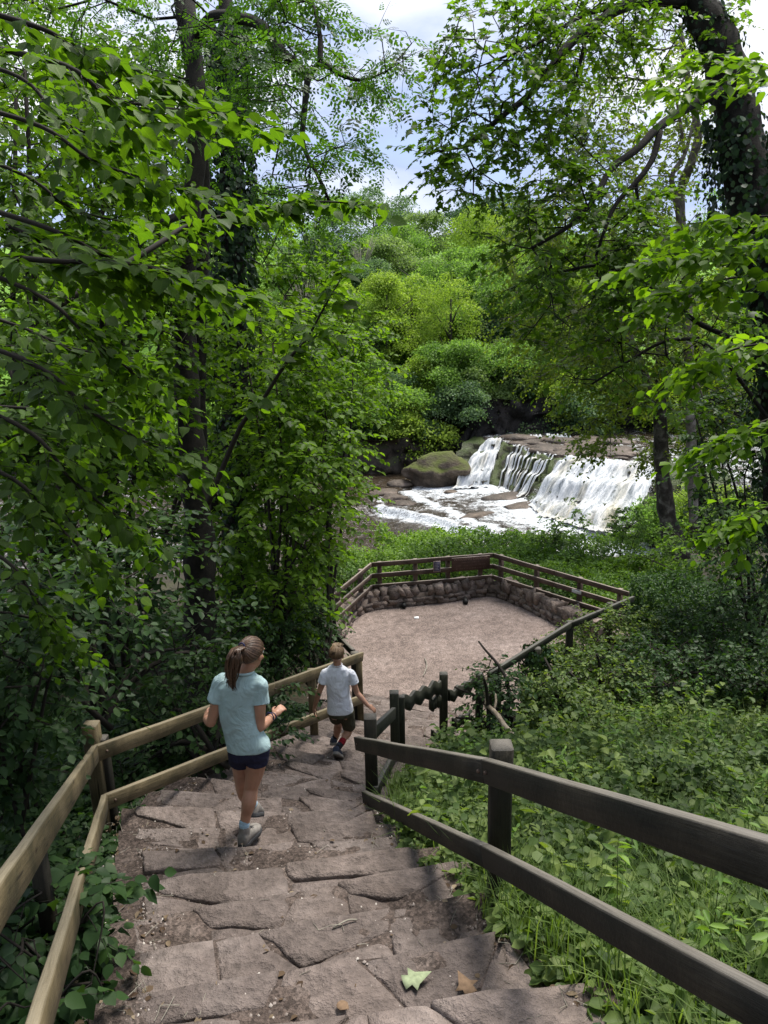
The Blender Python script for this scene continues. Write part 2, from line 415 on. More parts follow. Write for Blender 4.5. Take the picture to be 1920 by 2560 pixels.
FARM = {'dark': leafy('far_dark_leaf', (.025, .06, .022), (.045, .10, .035), (.075, .15, .05), .3, .6, .2, (1.35, 1.5, .75)),
        'blue': leafy('far_bluegreen_leaf', (.065, .12, .055), (.11, .18, .085), (.17, .25, .12), .42, .6, .2, (1.35, 1.5, .75)),
        'mid': leafy('far_green_leaf', (.085, .165, .032), (.155, .265, .052), (.23, .36, .08), .45, .6, .2, (1.35, 1.5, .75)),
        'lime': leafy('far_lime_leaf', (.13, .20, .025), (.23, .33, .042), (.33, .43, .075), .45, .6, .2, (1.35, 1.5, .75)),
        'pale': leafy('far_pale_leaf', (.11, .17, .06), (.18, .25, .09), (.27, .36, .13), .45, .6, .2, (1.35, 1.5, .75))}
M['dryleaf'] = plain('dry_leaf', (.20, .13, .08), .9, .4, 30)
M['greenleaf'] = plain('fallen_pale_green_leaf', (.23, .27, .16), .8, .35, 30)
# ------------------------------------------------------------------ leaves
def tpl_hi():
    xs = [0, .12, .34, .62, .86, 1.06]; ws = [.0, .24, .40, .38, .20, 0]
    v = []; f = []
    for x, w_ in zip(xs, ws):
        dz = -.22 * x * x
        v.append((x, 0, dz - .02)); 
    for sgn in (1, -1):
        b = len(v)
        for i in range(1, 5): v.append((xs[i] - .03, sgn * ws[i], -.22 * xs[i]**2 + .12 * ws[i] - (.03 if i % 2 else 0)))
        if sgn > 0:
            f += [(0, 1, b), (1, 2, b + 1, b), (2, 3, b + 2, b + 1), (3, 4, b + 3, b + 2), (4, 5, b + 3)]
        else:
            f += [(0, b, 1), (1, b, b + 1, 2), (2, b + 1, b + 2, 3), (3, b + 2, b + 3, 4), (4, b + 3, 5)]
    return np.array(v, float), f
def tpl_mid(wd=.36):
    v = [(0, 0, 0), (.26, wd * .85, .06), (.66, wd, .02), (1.05, 0, -.20), (.66, -wd, .02), (.26, -wd * .85, .06)]
    return np.array(v, float), [(0, 3, 2, 1), (0, 5, 4, 3)]
def tpl_lo(wd=.38):
    return np.array([(0, 0, 0), (.45, wd, .05), (1, 0, -.1), (.45, -wd, .05)], float), [(0, 3, 2, 1)]
def tpl_star():
    o = [(0, 0), (.02, .28), (.26, .22), (.34, .52), (.52, .26), (1.05, 0), (.52, -.26), (.34, -.52), (.26, -.22), (.02, -.28)]
    v = [(.30, 0, .0)] + [(x, y, -.10 * abs(y) - .12 * x * x) for x, y in o]
    return np.array(v, float), [(0, 1 + (i + 1) % 10, 1 + i) for i in range(10)]
def tpl_ash():
    v = []; f = []
    for k in range(4):
        x0 = .15 + .24 * k
        for s_ in ((1, -1) if k < 3 else (0,)):
            b = len(v); d = np.array((.55, s_ * .85)) if s_ else np.array((1., 0)); d = d / np.linalg.norm(d); n = np.array((-d[1], d[0]))
            L_ = .34 - .03 * k; c = np.array((x0, 0.))
            for p in (c, c + d * L_ * .5 + n * L_ * .27, c + d * L_, c + d * L_ * .5 - n * L_ * .27):
                v.append((p[0], p[1], -.12 * p[0]**2 - .05 * abs(p[1])))
            f.append((b, b + 3, b + 2, b + 1))
    b = len(v); v += [(0, .008, 0), (.9, .004, -.1), (.9, -.004, -.1), (0, -.008, 0)]; f.append((b, b+1, b+2, b+3))
    return np.array(v, float), f
TP = {'hi': tpl_hi(), 'mid': tpl_mid(), 'narrow': tpl_mid(.22), 'lo': tpl_lo(), 'lon': tpl_lo(.25), 'star': tpl_star(), 'ash': tpl_ash(), 'round': tpl_mid(.46)}
def nrm(a): return a / (np.linalg.norm(a, axis=-1, keepdims=True) + 1e-9)
def rv(n, s=1.0): return NR.normal(0, s, (n, 3))
class LB:
    """leaf buffer: position, direction, normal, size, tint per leaf"""
    def __init__(s): s.p, s.d, s.n, s.s, s.t = [], [], [], [], []
    def add(s, p, d, n, size, tint):
        k = len(p); s.p.append(p); s.d.append(d); s.n.append(n); s.s.append(np.broadcast_to(size, k)); s.t.append(np.broadcast_to(tint, k))
    def arr(s): return [np.concatenate(a) for a in (s.p, s.d, s.n, s.s, s.t)]
    def build(s, name, tpl, mat, parent=None, kind='stuff', mask=None):
        p, d, n, sz, t = s.arr()
        if mask is not None: p, d, n, sz, t = p[mask], d[mask], n[mask], sz[mask], t[mask]
        tv, tf = TP[tpl]
        d = nrm(d); side = nrm(np.cross(n, d)); u = np.cross(d, side); k, nv = len(p), len(tv)
        side = side * np.random.RandomState(k).uniform(.72, 1.18, (k, 1)); u = u * np.random.RandomState(k + 1).uniform(.2, 2.1, (k, 1))
        v = p[:, None, :] + (tv[None, :, 0, None] * d[:, None, :] + tv[None, :, 1, None] * side[:, None, :] + tv[None, :, 2, None] * u[:, None, :]) * sz[:, None, None]
        fl = np.array([i for f in tf for i in f]); lt = np.array([len(f) for f in tf])
        loops = (fl[None, :] + (np.arange(k) * nv)[:, None]).ravel(); lts = np.tile(lt, k)
        o = mesh_np(name, v.reshape(-1, 3), loops, lts, mat, parent, np.repeat(np.clip(t, 0, 1), nv))
        if tpl == 'hi': leaf_uv(o.data, tv, k)
        if kind: o['kind'] = kind
        STAT[name] = STAT.get(name, 0) + int((lt - 2).sum()) * k
        return o
STAT = {}
def leaf_uv(me, tv, k):
    for nm, c in (('leaf_x', 0), ('leaf_y', 1)):
        at = me.attributes.new(nm, 'FLOAT', 'POINT'); at.data.foreach_set('value', np.tile(tv[:, c], k).astype(np.float32))
def tubes_vec(P, Rr, k=3):
    """P (N,K,3), Rr (N,K) -> vertices, loops, totals"""
    n, K, _ = P.shape
    d = np.gradient(P, axis=1); d = nrm(d); ref = np.array([.3, .25, .92])
    s_ = nrm(np.cross(d, ref)); u = np.cross(d, s_)
    a = np.arange(k) * 2 * pi / k
    v = P[:, :, None, :] + (s_[:, :, None, :] * np.cos(a)[None, None, :, None] + u[:, :, None, :] * np.sin(a)[None, None, :, None]) * Rr[:, :, None, None]
    v = v.reshape(-1, 3)
    q = []
    for i in range(K - 1):
        for j in range(k): q.append((i*k + j, i*k + (j+1) % k, (i+1)*k + (j+1) % k, (i+1)*k + j))
    q = np.array(q).ravel(); loops = (q[None, :] + (np.arange(n) * K * k)[:, None]).ravel()
    return v, loops, np.full(n * (K - 1) * k, 4)
class TB:
    """accumulates tubes (branches) into one mesh"""
    def __init__(s): s.v = []; s.l = []; s.t = []; s.n = 0
    def addv(s, v, l, t): s.v.append(np.asarray(v, float)); s.l.append(np.asarray(l) + s.n); s.t.append(t); s.n += len(v)
    def vec(s, P, Rr, k=3):
        if len(P): s.addv(*tubes_vec(P, Rr, k))
    def tube(s, pts, rad, k=7, wob=0.0):
        vs, fs = tube_geo(pts, rad, k, wob)
        s.addv(np.array([tuple(p) for p in vs]), [i for f in fs for i in f], [len(f) for f in fs])
    def build(s, name, mat, parent=None, kind=None):
        o = mesh_np(name, np.concatenate(s.v), np.concatenate(s.l), np.concatenate(s.t), mat, parent, smooth_=True)
        if kind: o['kind'] = kind
        STAT[name] = STAT.get(name, 0) + int(2 * len(np.concatenate(s.t)))
        return o

def sprays(lb, tb, org, dirs, length=.6, nl=12, leaf=.07, droop=.35, tint=None, flat=.45, twig=.003, tvar=.22, ang=.8, normal=None):
    """leafy twigs: alternate leaves in a nearly level plane along each twig"""
    n = len(org)
    if n == 0: return
    org = np.asarray(org, float); dirs = nrm(np.asarray(dirs, float))
    Ls = length * NR.uniform(.6, 1.25, n)
    up = np.array([0, 0, 1.0])
    side = nrm(np.cross(dirs, up) + rv(n, .12))
    tt = np.linspace(0, 1, 4)
    bend = NR.normal(0, .12, (n, 1, 1)) * side[:, None, :] * (tt**2)[None, :, None]
    P = org[:, None, :] + Ls[:, None, None] * (dirs[:, None, :] * tt[None, :, None] + bend - up * (droop * tt**2)[None, :, None] * NR.uniform(.4, 1.4, (n, 1, 1)))
    if tb is not None: tb.vec(P, np.tile(np.array([1, .8, .55, .25]) * twig, (n, 1)))
    base_t = (np.full(n, .5) if tint is None else np.broadcast_to(tint, n)) + NR.normal(0, tvar * .5, n)
    for i in range(nl):
        t = (i + .7) / nl * 1.02
        f = min(t, .999) * 3; k = int(f); fr = f - k
        p = P[:, k] * (1 - fr) + P[:, k + 1] * fr
        d = nrm(P[:, k + 1] - P[:, k])
        sgn = 1 if i % 2 else -1
        if i == nl - 1: ld = d + rv(n, .15)
        else: ld = d * (1 - ang * .55) + side * sgn * ang + rv(n, .22)
        ld[:, 2] -= .12
        nn = (up if normal is None else normal) + rv(n, flat)
        sz = leaf * NR.uniform(.6, 1.2, n) * (.75 + .5 * sin(pi * min(1, t * .8 + .1)))
        lb.add(p + rv(n, leaf * .12), ld, nn, sz, base_t + NR.normal(0, tvar, n))

def mst_tree(seeds, att, r_tip=.006, expo=.42, bias=.25, sag=.05):
    """connect attractors to the nearest already grown node; returns polylines with radii and the end directions"""
    seeds = np.asarray(seeds, float); att = np.asarray(att, float)
    dmin = np.array([np.min(np.linalg.norm(seeds - a, axis=1)) for a in att])
    order = np.argsort(dmin); pts = list(seeds); par = [-1] * len(seeds); arr = np.zeros((len(seeds) + 4 * len(att), 3)); arr[:len(seeds)] = seeds; n = len(seeds)
    dist_root = np.zeros(len(arr)); parent = np.full(len(arr), -1); ends = []
    dirs_n = np.zeros((len(arr), 3))
    for ai in order:
        a = att[ai]
        dd = np.linalg.norm(arr[:n] - a, axis=1) + bias * dist_root[:n]
        j = int(np.argmin(dd)); b = arr[j]; seg = a - b; L_ = np.linalg.norm(seg)
        m = max(1, min(3, int(L_ / .35)))
        prevd = dirs_n[j]
        last = j
        for k in range(1, m + 1):
            t = k / m
            q = b + seg * t + prevd * L_ * .22 * sin(pi * t) * (1 - t) + np.array([0, 0, sag * L_ * sin(pi * t)])
            if k < m: q = q + NR.normal(0, .05 * L_, 3)
            arr[n] = q; parent[n] = last; dist_root[n] = dist_root[last] + L_ / m
            dv = q - arr[last]; dirs_n[n] = dv / (np.linalg.norm(dv) + 1e-9)
            last = n; n += 1
        ends.append((last, ai))
    cnt = np.zeros(n)
    for e, _ in ends:
        k = e
        while k >= 0: cnt[k] += 1; k = parent[k]
    rad = r_tip * np.maximum(cnt, 1) ** expo
    # tubes: one per edge pair
    idx = np.arange(n)[parent[:n] >= 0]
    P = np.stack([arr[parent[idx]], (arr[parent[idx]] * .5 + arr[idx] * .5), arr[idx]], 1)
    pr = np.minimum(rad[parent[idx]], rad[idx] * 1.5); pr = np.where(parent[idx] < len(seeds), rad[idx] * 1.15, pr)
    Rr = np.stack([pr, (pr + rad[idx]) / 2, rad[idx]], 1)
    eo = np.array([arr[e] for e, _ in ends]); ed = np.array([dirs_n[e] for e, _ in ends])
    return P, Rr, eo, ed

def ell_points(n, c, r, shell=.55, rng=NR):
    d = nrm(rng.normal(0, 1, (n, 3))); k = rng.uniform(shell**3, 1, n) ** (1 / 3)
    return np.asarray(c, float) + d * k[:, None] * np.asarray(r, float)

def tree(name, label, cat, group, trunk, rads, crown, ntw, leafkind='mid', leafmat='leaf_mid', leaf=.07, nl=12, slen=.6,
         barkmat='bark', extra_limbs=(), tint=None, wob=.12, seed_from=.35, droop=.35, flat=.45, ground=None, r_tip=.006, ring=10, trunkname='trunk', shell=.5, twigmat=None, out_bias=.5, expo=.42):
    """trunk: list of world points; crown: list of (centre, radii, weight)"""
    base = trunk[0]
    root = empty(name, base, label, cat, group)
    tp = catmull(trunk, 7); rr = np.interp(np.linspace(0, 1, len(tp)), np.linspace(0, 1, len(rads)), rads)
    t = TB(); t.tube(tp, list(rr), ring, wob)
    t.build(trunkname, M[barkmat], root)
    seeds = [tuple(p) for p in tp[int(len(tp) * seed_from):]]
    br = TB()
    for pts, r0, r1 in extra_limbs:
        lp = catmull(pts, 5); br.tube(lp, list(np.linspace(r0, r1, len(lp))), 7, .1)
        seeds += [tuple(p) for p in lp[3:]]
    wt = np.array([c[2] for c in crown], float); wt /= wt.sum()
    att = np.concatenate([ell_points(max(1, int(ntw * k)), c[0], c[1], shell) for c, k in zip(crown, wt)])
    P, Rr, eo, ed = mst_tree(seeds, att, r_tip=r_tip, expo=expo)
    br.vec(P, Rr, 4)
    lb = LB()
    cc = np.mean([np.array(c[0]) for c in crown], axis=0)
    out = nrm(eo - cc) * np.array([1, 1, .3])
    dirs = nrm(ed * .6 + out * out_bias + rv(len(eo), .35)); dirs[:, 2] *= .45
    tb = TB()
    tn = None if tint is None else tint
    sprays(lb, tb, eo, dirs, slen, nl, leaf, droop, tn, flat)
    # a second twig part way back
    sprays(lb, tb, eo - ed * slen * .35, nrm(dirs + rv(len(eo), .7)), slen * .8, nl, leaf, droop, tn, flat)
    br.v += tb.v; br.l += [l + br.n for l in tb.l]; br.t += tb.t; br.n += tb.n
    br.build('branches', M[twigmat or barkmat], root, 'stuff')
    lb.build('crown', leafkind, M[leafmat], root)
    return root

def clump_crown(centre_list, n_clump, per, leaf, clump_r, mat, root, kind='lo', tvar=.2, flat=.7, name='crown'):
    """far crowns: flattened clumps of small leaf faces with gaps between"""
    lb = LB()
    wt = np.array([c[2] for c in centre_list], float); wt /= wt.sum()
    for (c, r, _), k in zip(centre_list, wt):
        m = max(3, int(n_clump * k))
        cc = ell_points(m, c, r, .55)
        cr = clump_r * NR.uniform(.6, 1.35, m)
        q = rv(m * per) * np.array([.62, .62, .20]); rho = np.hypot(q[:, 0], q[:, 1]); q[:, 2] += .26 * (.5 - rho**2)
        ctr = np.repeat(cc, per, 0); lean_ = nrm(ctr - np.array(c)) * np.array([1, 1, 0]); q[:, 2] -= .35 * (q * lean_).sum(1)
        pts = ctr + q * np.repeat(cr, per)[:, None]
        od = nrm(q * np.array([1, 1, .6]) + lean_ * .4)
        ct = np.repeat(NR.normal(.5, tvar, m), per)
        up = np.array([0, 0, 1.0])
        d = nrm(rv(m * per) + od * .6 - up * .2)
        n_ = up * 1.0 + od * .5 + rv(m * per, flat)
        lb.add(pts, d, n_, leaf * NR.uniform(.6, 1.3, m * per), ct + NR.normal(0, .12, m * per))
    return lb.build(name, kind, mat, root)
# ------------------------------------------------------------------ ground
def axis(a, b, lo, hi, n_in, n_out):
    """finer between a and b"""
    return np.concatenate([np.linspace(lo, a, n_out, endpoint=False), np.linspace(a, b, n_in, endpoint=False), np.linspace(b, hi, n_out)])
xs = np.concatenate([np.linspace(-260, -20, 30, endpoint=False), np.linspace(-20, -4, 40, endpoint=False), np.linspace(-4, 6, 110, endpoint=False), np.linspace(6, 30, 60, endpoint=False), np.linspace(30, 260, 30)])
ys = np.concatenate([np.linspace(-60, -4, 14, endpoint=False), np.linspace(-4, 18, 190, endpoint=False), np.linspace(18, 60, 110, endpoint=False), np.linspace(60, 400, 60)])
X, Y = np.meshgrid(xs, ys); Z = T(X, Y)
nx, ny = len(xs), len(ys)
I = np.arange(nx * ny).reshape(ny, nx)
q = np.stack([I[:-1, :-1], I[:-1, 1:], I[1:, 1:], I[1:, :-1]], -1).reshape(-1, 4)
m, ntm, out, l = mat_new('ground')
c = coords(ntm); n1 = noise(ntm, c, 1.3, 6, .6); n2 = noise(ntm, c, 14, 5, .65)
soil = ramp(ntm, n1, [(.3, (.020, .017, .011)), (.55, (.042, .036, .022)), (.75, (.06, .06, .026))])
soil = mul(ntm, soil, ramp(ntm, n2, [(.3, (.5, .5, .5)), (.7, (1.25, 1.25, 1.25))]))
n3 = noise(ntm, c, .22, 5, .6); gr = ramp(ntm, n3, [(.3, (.09, .20, .02)), (.7, (.20, .36, .04))])
gr = mul(ntm, gr, ramp(ntm, n1, [(.3, (.7, .7, .7)), (.7, (1.15, 1.15, 1.15))]))
geo = N(ntm, 'ShaderNodeNewGeometry'); sx = N(ntm, 'ShaderNodeSeparateXYZ'); l(geo.outputs['Position'], sx.inputs[0])
mr = N(ntm, 'ShaderNodeMapRange'); mr.inputs['From Min'].default_value = 49; mr.inputs['From Max'].default_value = 54; l(sx.outputs[1], mr.inputs[0])
mi = N(ntm, 'ShaderNodeMix', data_type='RGBA'); l(mr.outputs[0], mi.inputs[0]); l(soil, mi.inputs[6]); l(gr, mi.inputs[7])
pbr(ntm, out, mi.outputs[2], .95, n2, .7, .03)
ground = mesh_np('ground', np.stack([X, Y, Z], -1).reshape(-1, 3), q.ravel(), np.full(len(q), 4), m, smooth_=True)
tag(ground, kind='structure')

# ------------------------------------------------------------------ stone steps
def line_at(t):
    k = min(int(t), len(PT) - 2); f = t - k; r = PT[k] * (1 - f) + PT[k + 1] * f
    return r
ts = np.linspace(0, len(PT) - 1.001, 900)
zs = np.array([CAMZ - (DROP0 + SLOPE * (line_at(t)[1] + line_at(t)[3]) / 2) for t in ts])
RISE = .165
rows = []
z = CAMZ - 2.02
while z > ZPLAT + .06:
    rows.append((float(np.interp(-z, -zs, ts)), z)); z -= RISE
rows.append((len(PT) - 1.001, ZPLAT + .01))
steps = empty('stone_steps', (0, 4, CAMZ - 3.3), kind='structure')
def pathpt(t, v, z):
    r = line_at(min(max(t, 0), len(PT) - 1.001)); return V((r[0] + (r[2] - r[0]) * v, r[1] + (r[3] - r[1]) * v, z))
bed = MB()
ROWZ = []
def stone(name, cell, z, th, parent, mat, seed=0):
    """a worn flag: cell = polygon in (t, v); edges get small breaks, top edge worn, top uneven"""
    m_ = len(cell); cs = []
    for i in range(m_):
        a, b_ = cell[i], cell[(i + 1) % m_]
        n = 3 if abs(a[0] - b_[0]) * 6 + abs(a[1] - b_[1]) > .1 else 2
        for k_ in range(n):
            f = (k_ + (.0 if k_ else .08)) / n; cs.append((a[0] + (b_[0] - a[0]) * f + rnd.uniform(-.010, .010), a[1] + (b_[1] - a[1]) * f + rnd.uniform(-.008, .008)))
    n = len(cs); mt, mv = sum(c[0] for c in cs) / n, sum(c[1] for c in cs) / n
    tiltx, tilty = rnd.uniform(-.02, .02), rnd.uniform(-.025, .015)
    vs, fs = [], []
    c0 = pathpt(mt, mv, z)
    for ring, (sc, dz) in enumerate([(.99, -th), (.99, -.020), (.975, -.007), (.94, -.001), (.65, .002), (.35, .002)]):
        for t, v in cs:
            p = pathpt(mt + (t - mt) * sc, mv + (v - mv) * sc, 0)
            h = float(vnoise(p.x * 8 + seed, p.y * 8, 0)) * .012 + float(vnoise(p.x * 2.6 + seed, p.y * 2.6, 4)) * .020
            vs.append(V((p.x, p.y, z + dz + (h if ring > 0 else 0) + (p.x - c0.x) * tiltx + (p.y - c0.y) * tilty)))
    for r_ in range(5):
        for i in range(n): fs.append((r_*n + i, r_*n + (i+1) % n, (r_+1)*n + (i+1) % n, (r_+1)*n + i))
    vs.append(V((c0.x, c0.y, z + rnd.uniform(-.006, .010)))); cidx = len(vs) - 1
    for i in range(n): fs.append((5*n + i, 5*n + (i+1) % n, cidx))
    b = MB(); b.add(vs, fs); return b.build(name, mat, parent, False)
def clip(poly, px_, py_, nx_, ny_):
    """keep the part of the polygon where (p - (px,py)).n <= 0"""
    out = []
    for i in range(len(poly)):
        a, b_ = poly[i], poly[(i + 1) % len(poly)]
        da = (a[0] - px_) * nx_ + (a[1] - py_) * ny_; db = (b_[0] - px_) * nx_ + (b_[1] - py_) * ny_
        if da <= 0: out.append(a)
        if (da < 0) != (db < 0) and abs(da - db) > 1e-9:
            f = da / (da - db); out.append((a[0] + (b_[0] - a[0]) * f, a[1] + (b_[1] - a[1]) * f))
    return out
sidx = 0
for k in range(len(rows) - 1):
    t0, _ = rows[k]; t1, zz = rows[k + 1]
    # tread between line t0 (uphill) and t1 (nose): the tread's level is that of its own row
    zt = rows[k][1] - RISE * .5
    ROWZ.append((t0, t1, zt))
    far = k > 17
    # bed slab
    n = 40; nr_ = 8; tv = []; fs = []
    for j in range(nr_ + 1):
        for i in range(n + 1):
            p_ = pathpt(t0 + (t1 - .004 - t0) * j / nr_, -.08 + 1.16 * i / n, 0)
            p_.z = zt + .000 + .012 * float(fbm(p_.x * 5, p_.y * 5, 2.0, 3)) - (.010 if j == nr_ else 0); tv.append(p_)
    for j in range(nr_):
        for i in range(n): fs.append((j*(n+1) + i, j*(n+1) + i + 1, (j+1)*(n+1) + i + 1, (j+1)*(n+1) + i))
    bb = len(tv) - (n + 1); o_b = bb; bb = len(tv)
    for i in range(n + 1): tv.append(pathpt(t1 - .004, -.08 + 1.16 * i / n, zt - .35))
    fs += [(o_b + i, o_b + i + 1, bb + i + 1, bb + i) for i in range(n)]
    bed.add(tv, [tuple(reversed(f)) for f in fs])
    # voronoi split of the tread: seeds spread in metres, cells cut by the bisectors
    ra, rb = line_at(t0), line_at(t1); wid = math.hypot(ra[2] - ra[0], ra[3] - ra[1]); dep = max(.2, math.hypot((rb[0] + rb[2] - ra[0] - ra[2]) / 2, (rb[1] + rb[3] - ra[1] - ra[3]) / 2))
    long_kerb = rnd.random() < .6; sds = []
    nk = rnd.choice([1, 2]) if long_kerb else rnd.choice([2, 3, 3])
    for i in range(nk): sds.append(((i + .5 + rnd.uniform(-.25, .25)) / nk * wid, dep * rnd.uniform(.76, .84)))
    nb = rnd.choice([2, 3, 3, 4, 5])
    for i in range(nb): sds.append(((i + .5 + rnd.uniform(-.3, .3)) / nb * wid, dep * rnd.uniform(.16, .36)))
    for i, (sx_, sy_) in enumerate(sds):
        e0, e1 = rnd.uniform(-.05, .03) * wid, wid * (1 - rnd.uniform(-.05, .03))
        cell = [(e0, .01), (e1, .01), (e1, dep), (e0, dep)]
        for j, (ox, oy) in enumerate(sds):
            if j != i and cell: cell = clip(cell, (sx_ + ox) / 2, (sy_ + oy) / 2, ox - sx_, oy - sy_)
        if len(cell) < 3: continue
        if i >= nk and rnd.random() < .05: continue
        cc = [(t0 + (t1 - t0) * c_[1] / dep, c_[0] / wid) for c_ in cell]
        stone('kerb_stone' if i < nk else 'paving_stone', cc, zt + (rnd.uniform(.008, .014) if i < nk else rnd.uniform(.0, .009)), .16, steps, M['step'], seed=sidx); sidx += 1
bed.build('dirt_bed', M['dirt'], steps)
def path_z(x, y):
    """level of the tread at x, y"""
    best = None
    for t0, t1, zt in ROWZ:
        tm = (t0 + t1) / 2; r = line_at(tm); v = (x - r[0]) / (r[2] - r[0]); yy = r[1] + (r[3] - r[1]) * v
        d = abs(yy - y)
        if best is None or d < best[0]: best = (d, zt)
    return best[1]

# ------------------------------------------------------------------ viewing platform
WALLPX = [(848, 1640), (872, 1572), (915, 1533), (985, 1520), (1110, 1508), (1215, 1492), (1262, 1502), (1330, 1532), (1400, 1568), (1470, 1602), (1530, 1640)]
WALL = [PZ(x, y, ZPLAT) for x, y in WALLPX]
wc = catmull(WALL, 5)
pf = [V((p.x, p.y, ZPLAT + .004)) for p in wc] + [V((3.6, 10.5, ZPLAT + .004)), V((2.5, 9.9, ZPLAT + .004)), V((1.2, 10.2, ZPLAT + .004)), V((-.3, 11.4, ZPLAT + .004)), V((-1.35, 11.6, ZPLAT + .004))]
bm = bmesh.new(); vv = [bm.verts.new(p) for p in pf]; f = bm.faces.new(vv); bmesh.ops.triangulate(bm, faces=[f])
bmesh.ops.recalc_face_normals(bm, faces=bm.faces)
me = bpy.data.meshes.new('gravel_terrace'); bm.to_mesh(me); bm.free()
if me.polygons[0].normal.z < 0: me.flip_normals()
tag(link('gravel_terrace', me, M['gravel']), kind='structure')
# loose pebbles (stuff)
pb = LB(); n = 5200
cx = NR.uniform(-1.4, 4.6, n); cy = NR.uniform(10.2, 16.3, n)
TP['peb'] = (np.array([(0.5, 0, 0), (0, .45, 0), (-.5, 0, 0), (0, -.4, 0), (0, 0, .45)], float), [(0, 1, 4), (1, 2, 4), (2, 3, 4), (3, 0, 4)])
def in_poly(px_, py_, poly):
    ins = np.zeros(len(px_), bool); j = len(poly) - 1
    for i in range(len(poly)):
        xi, yi, xj, yj = poly[i][0], poly[i][1], poly[j][0], poly[j][1]
        c_ = ((yi > py_) != (yj > py_)) & (px_ < (xj - xi) * (py_ - yi) / (yj - yi + 1e-12) + xi); ins ^= c_; j = i
    return ins
k = in_poly(cx, cy, [(p.x, p.y) for p in pf]); cx, cy = cx[k], cy[k]
P_ = np.stack([cx, cy, np.full(len(cx), ZPLAT + .005)], -1)
pb.add(P_, nrm(rv(len(cx)) * np.array([1, 1, 0])), np.tile([0, 0, 1.], (len(cx), 1)) + rv(len(cx), .1), NR.uniform(.006, .018, len(cx)), NR.uniform(0, .85, len(cx)))
m, ntm, out, l = mat_new('pebble'); at = N(ntm, 'ShaderNodeAttribute', attribute_name='tint')
pbr(ntm, out, ramp(ntm, at.outputs['Fac'], [(.1, (.10, .08, .07)), (.6, (.25, .21, .19)), (.95, (.5, .46, .42))]), .9); M['pebble'] = m
pb.build('loose_gravel', 'peb', m)
# loose grit on the steps
gb = LB(); n = 9000; tt = NR.uniform(.8, len(PT) - 1.1, n); vv_ = NR.uniform(-.12, 1.12, n)
edge = NR.uniform(0, 1, n) < .45; vv_ = np.where(edge, np.where(NR.uniform(0, 1, n) < .6, NR.normal(0, .05, n), NR.normal(1, .04, n)), vv_)
gp = []
ROWT0 = np.array([r[0] for r in ROWZ]); ROWZT = np.array([r[2] for r in ROWZ])
for t, v in zip(tt, vv_):
    p = pathpt(t, v, 0); k = max(0, np.searchsorted(ROWT0, t) - 1); gp.append((p.x, p.y, ROWZT[k] + .000 if abs(v - .5) < .5 else ROWZT[k] - .02))
gp = np.array(gp)
gb.add(gp, nrm(rv(n) * np.array([1, 1, 0])), np.tile([0, 0, 1.], (n, 1)), NR.uniform(.006, .020, n), NR.uniform(0, .9, n))
gb.build('loose_grit', 'peb', m)

# ------------------------------------------------------------------ dry stone wall round the platform
wall = empty('stone_wall', (WALL[4].x, WALL[4].y, ZPLAT), 'low curved rubble stone wall with upright coping stones around the gravel platform', 'wall')
dd = [0.0]
for i in range(1, len(wc)): dd.append(dd[-1] + (wc[i] - wc[i-1]).length)
dd = np.array(dd)
def wall_at(s_):
    x = np.interp(s_, dd, [p.x for p in wc]); y = np.interp(s_, dd, [p.y for p in wc])
    x2 = np.interp(s_ + .05, dd, [p.x for p in wc]); y2 = np.interp(s_ + .05, dd, [p.y for p in wc])
    d = V((x2 - x, y2 - y, 0))
    if d.length < 1e-4: d = V((wc[-1].x - wc[-3].x, wc[-1].y - wc[-3].y, 0))
    d.normalize(); return V((x, y, ZPLAT)), d, V((-d.y, d.x, 0))           # left of travel = outwards
core = MB()
for i in range(int(dd[-1] / .25)):
    p, d, o = wall_at(i * .25); p2, d2, o2 = wall_at((i + 1) * .25)
    a, b_, c_, e = p + o * .06, p2 + o2 * .06, p2 + o2 * .34, p + o * .34
    H = V((0, 0, .27)); dn = V((0, 0, -.3))
    vs = [a + dn, b_ + dn, c_ + dn, e + dn, a + H, b_ + H, c_ + H, e + H]
    core.add(vs, [(0, 1, 5, 4), (2, 3, 7, 6), (4, 5, 6, 7), (1, 2, 6, 5), (3, 0, 4, 7)])
core.build('mortar_core', M['mortar'], wall)
def wstone(name, s_, w_, h, dep, zc, outw, seed, lean=0):
    p, d, o = wall_at(s_)
    b = MB(); rot = Matrix((d, o, V((0, 0, 1)))).transposed()
    r2 = rot @ Matrix.Rotation(lean, 3, 'Y') @ Matrix.Rotation(rnd.uniform(-.15, .15), 3, 'Z')
    bmm = bmesh.new(); bmesh.ops.create_cube(bmm, size=2); bmesh.ops.subdivide_edges(bmm, edges=bmm.edges, cuts=1, use_grid_fill=True)
    vs = []
    for v in bmm.verts:
        q_ = v.co.copy(); ln = q_.length; q_ = q_ * (.80 + .20 * (1 / max(ln, 1e-3)) * 1.15)
        nn = float(vnoise(q_.x * 1.3 + seed * 3.1, q_.y * 1.3 + seed, q_.z * 1.3 - seed)) * .36
        q_ = q_ * (1 + nn); vs.append(p + o * outw + V((0, 0, zc)) + r2 @ V((q_.x * w_ / 2, q_.y * dep / 2, q_.z * h / 2)))
    fs = [tuple(v.index for v in f_.verts) for f_ in bmm.faces]; bmm.free(); b.add(vs, fs)
    return b.build(name, M['wallstone'], wall, True)
s_ = .1; i = 0
while s_ < dd[-1] - .05:
    w_ = rnd.uniform(.13, .24); wstone('coping_stone', s_ + w_/2, w_ * .96, rnd.uniform(.20, .29), rnd.uniform(.24, .34), .275 + rnd.uniform(-.02, .035), .19, i, rnd.uniform(-.55, .2)); s_ += w_ * .94; i += 1
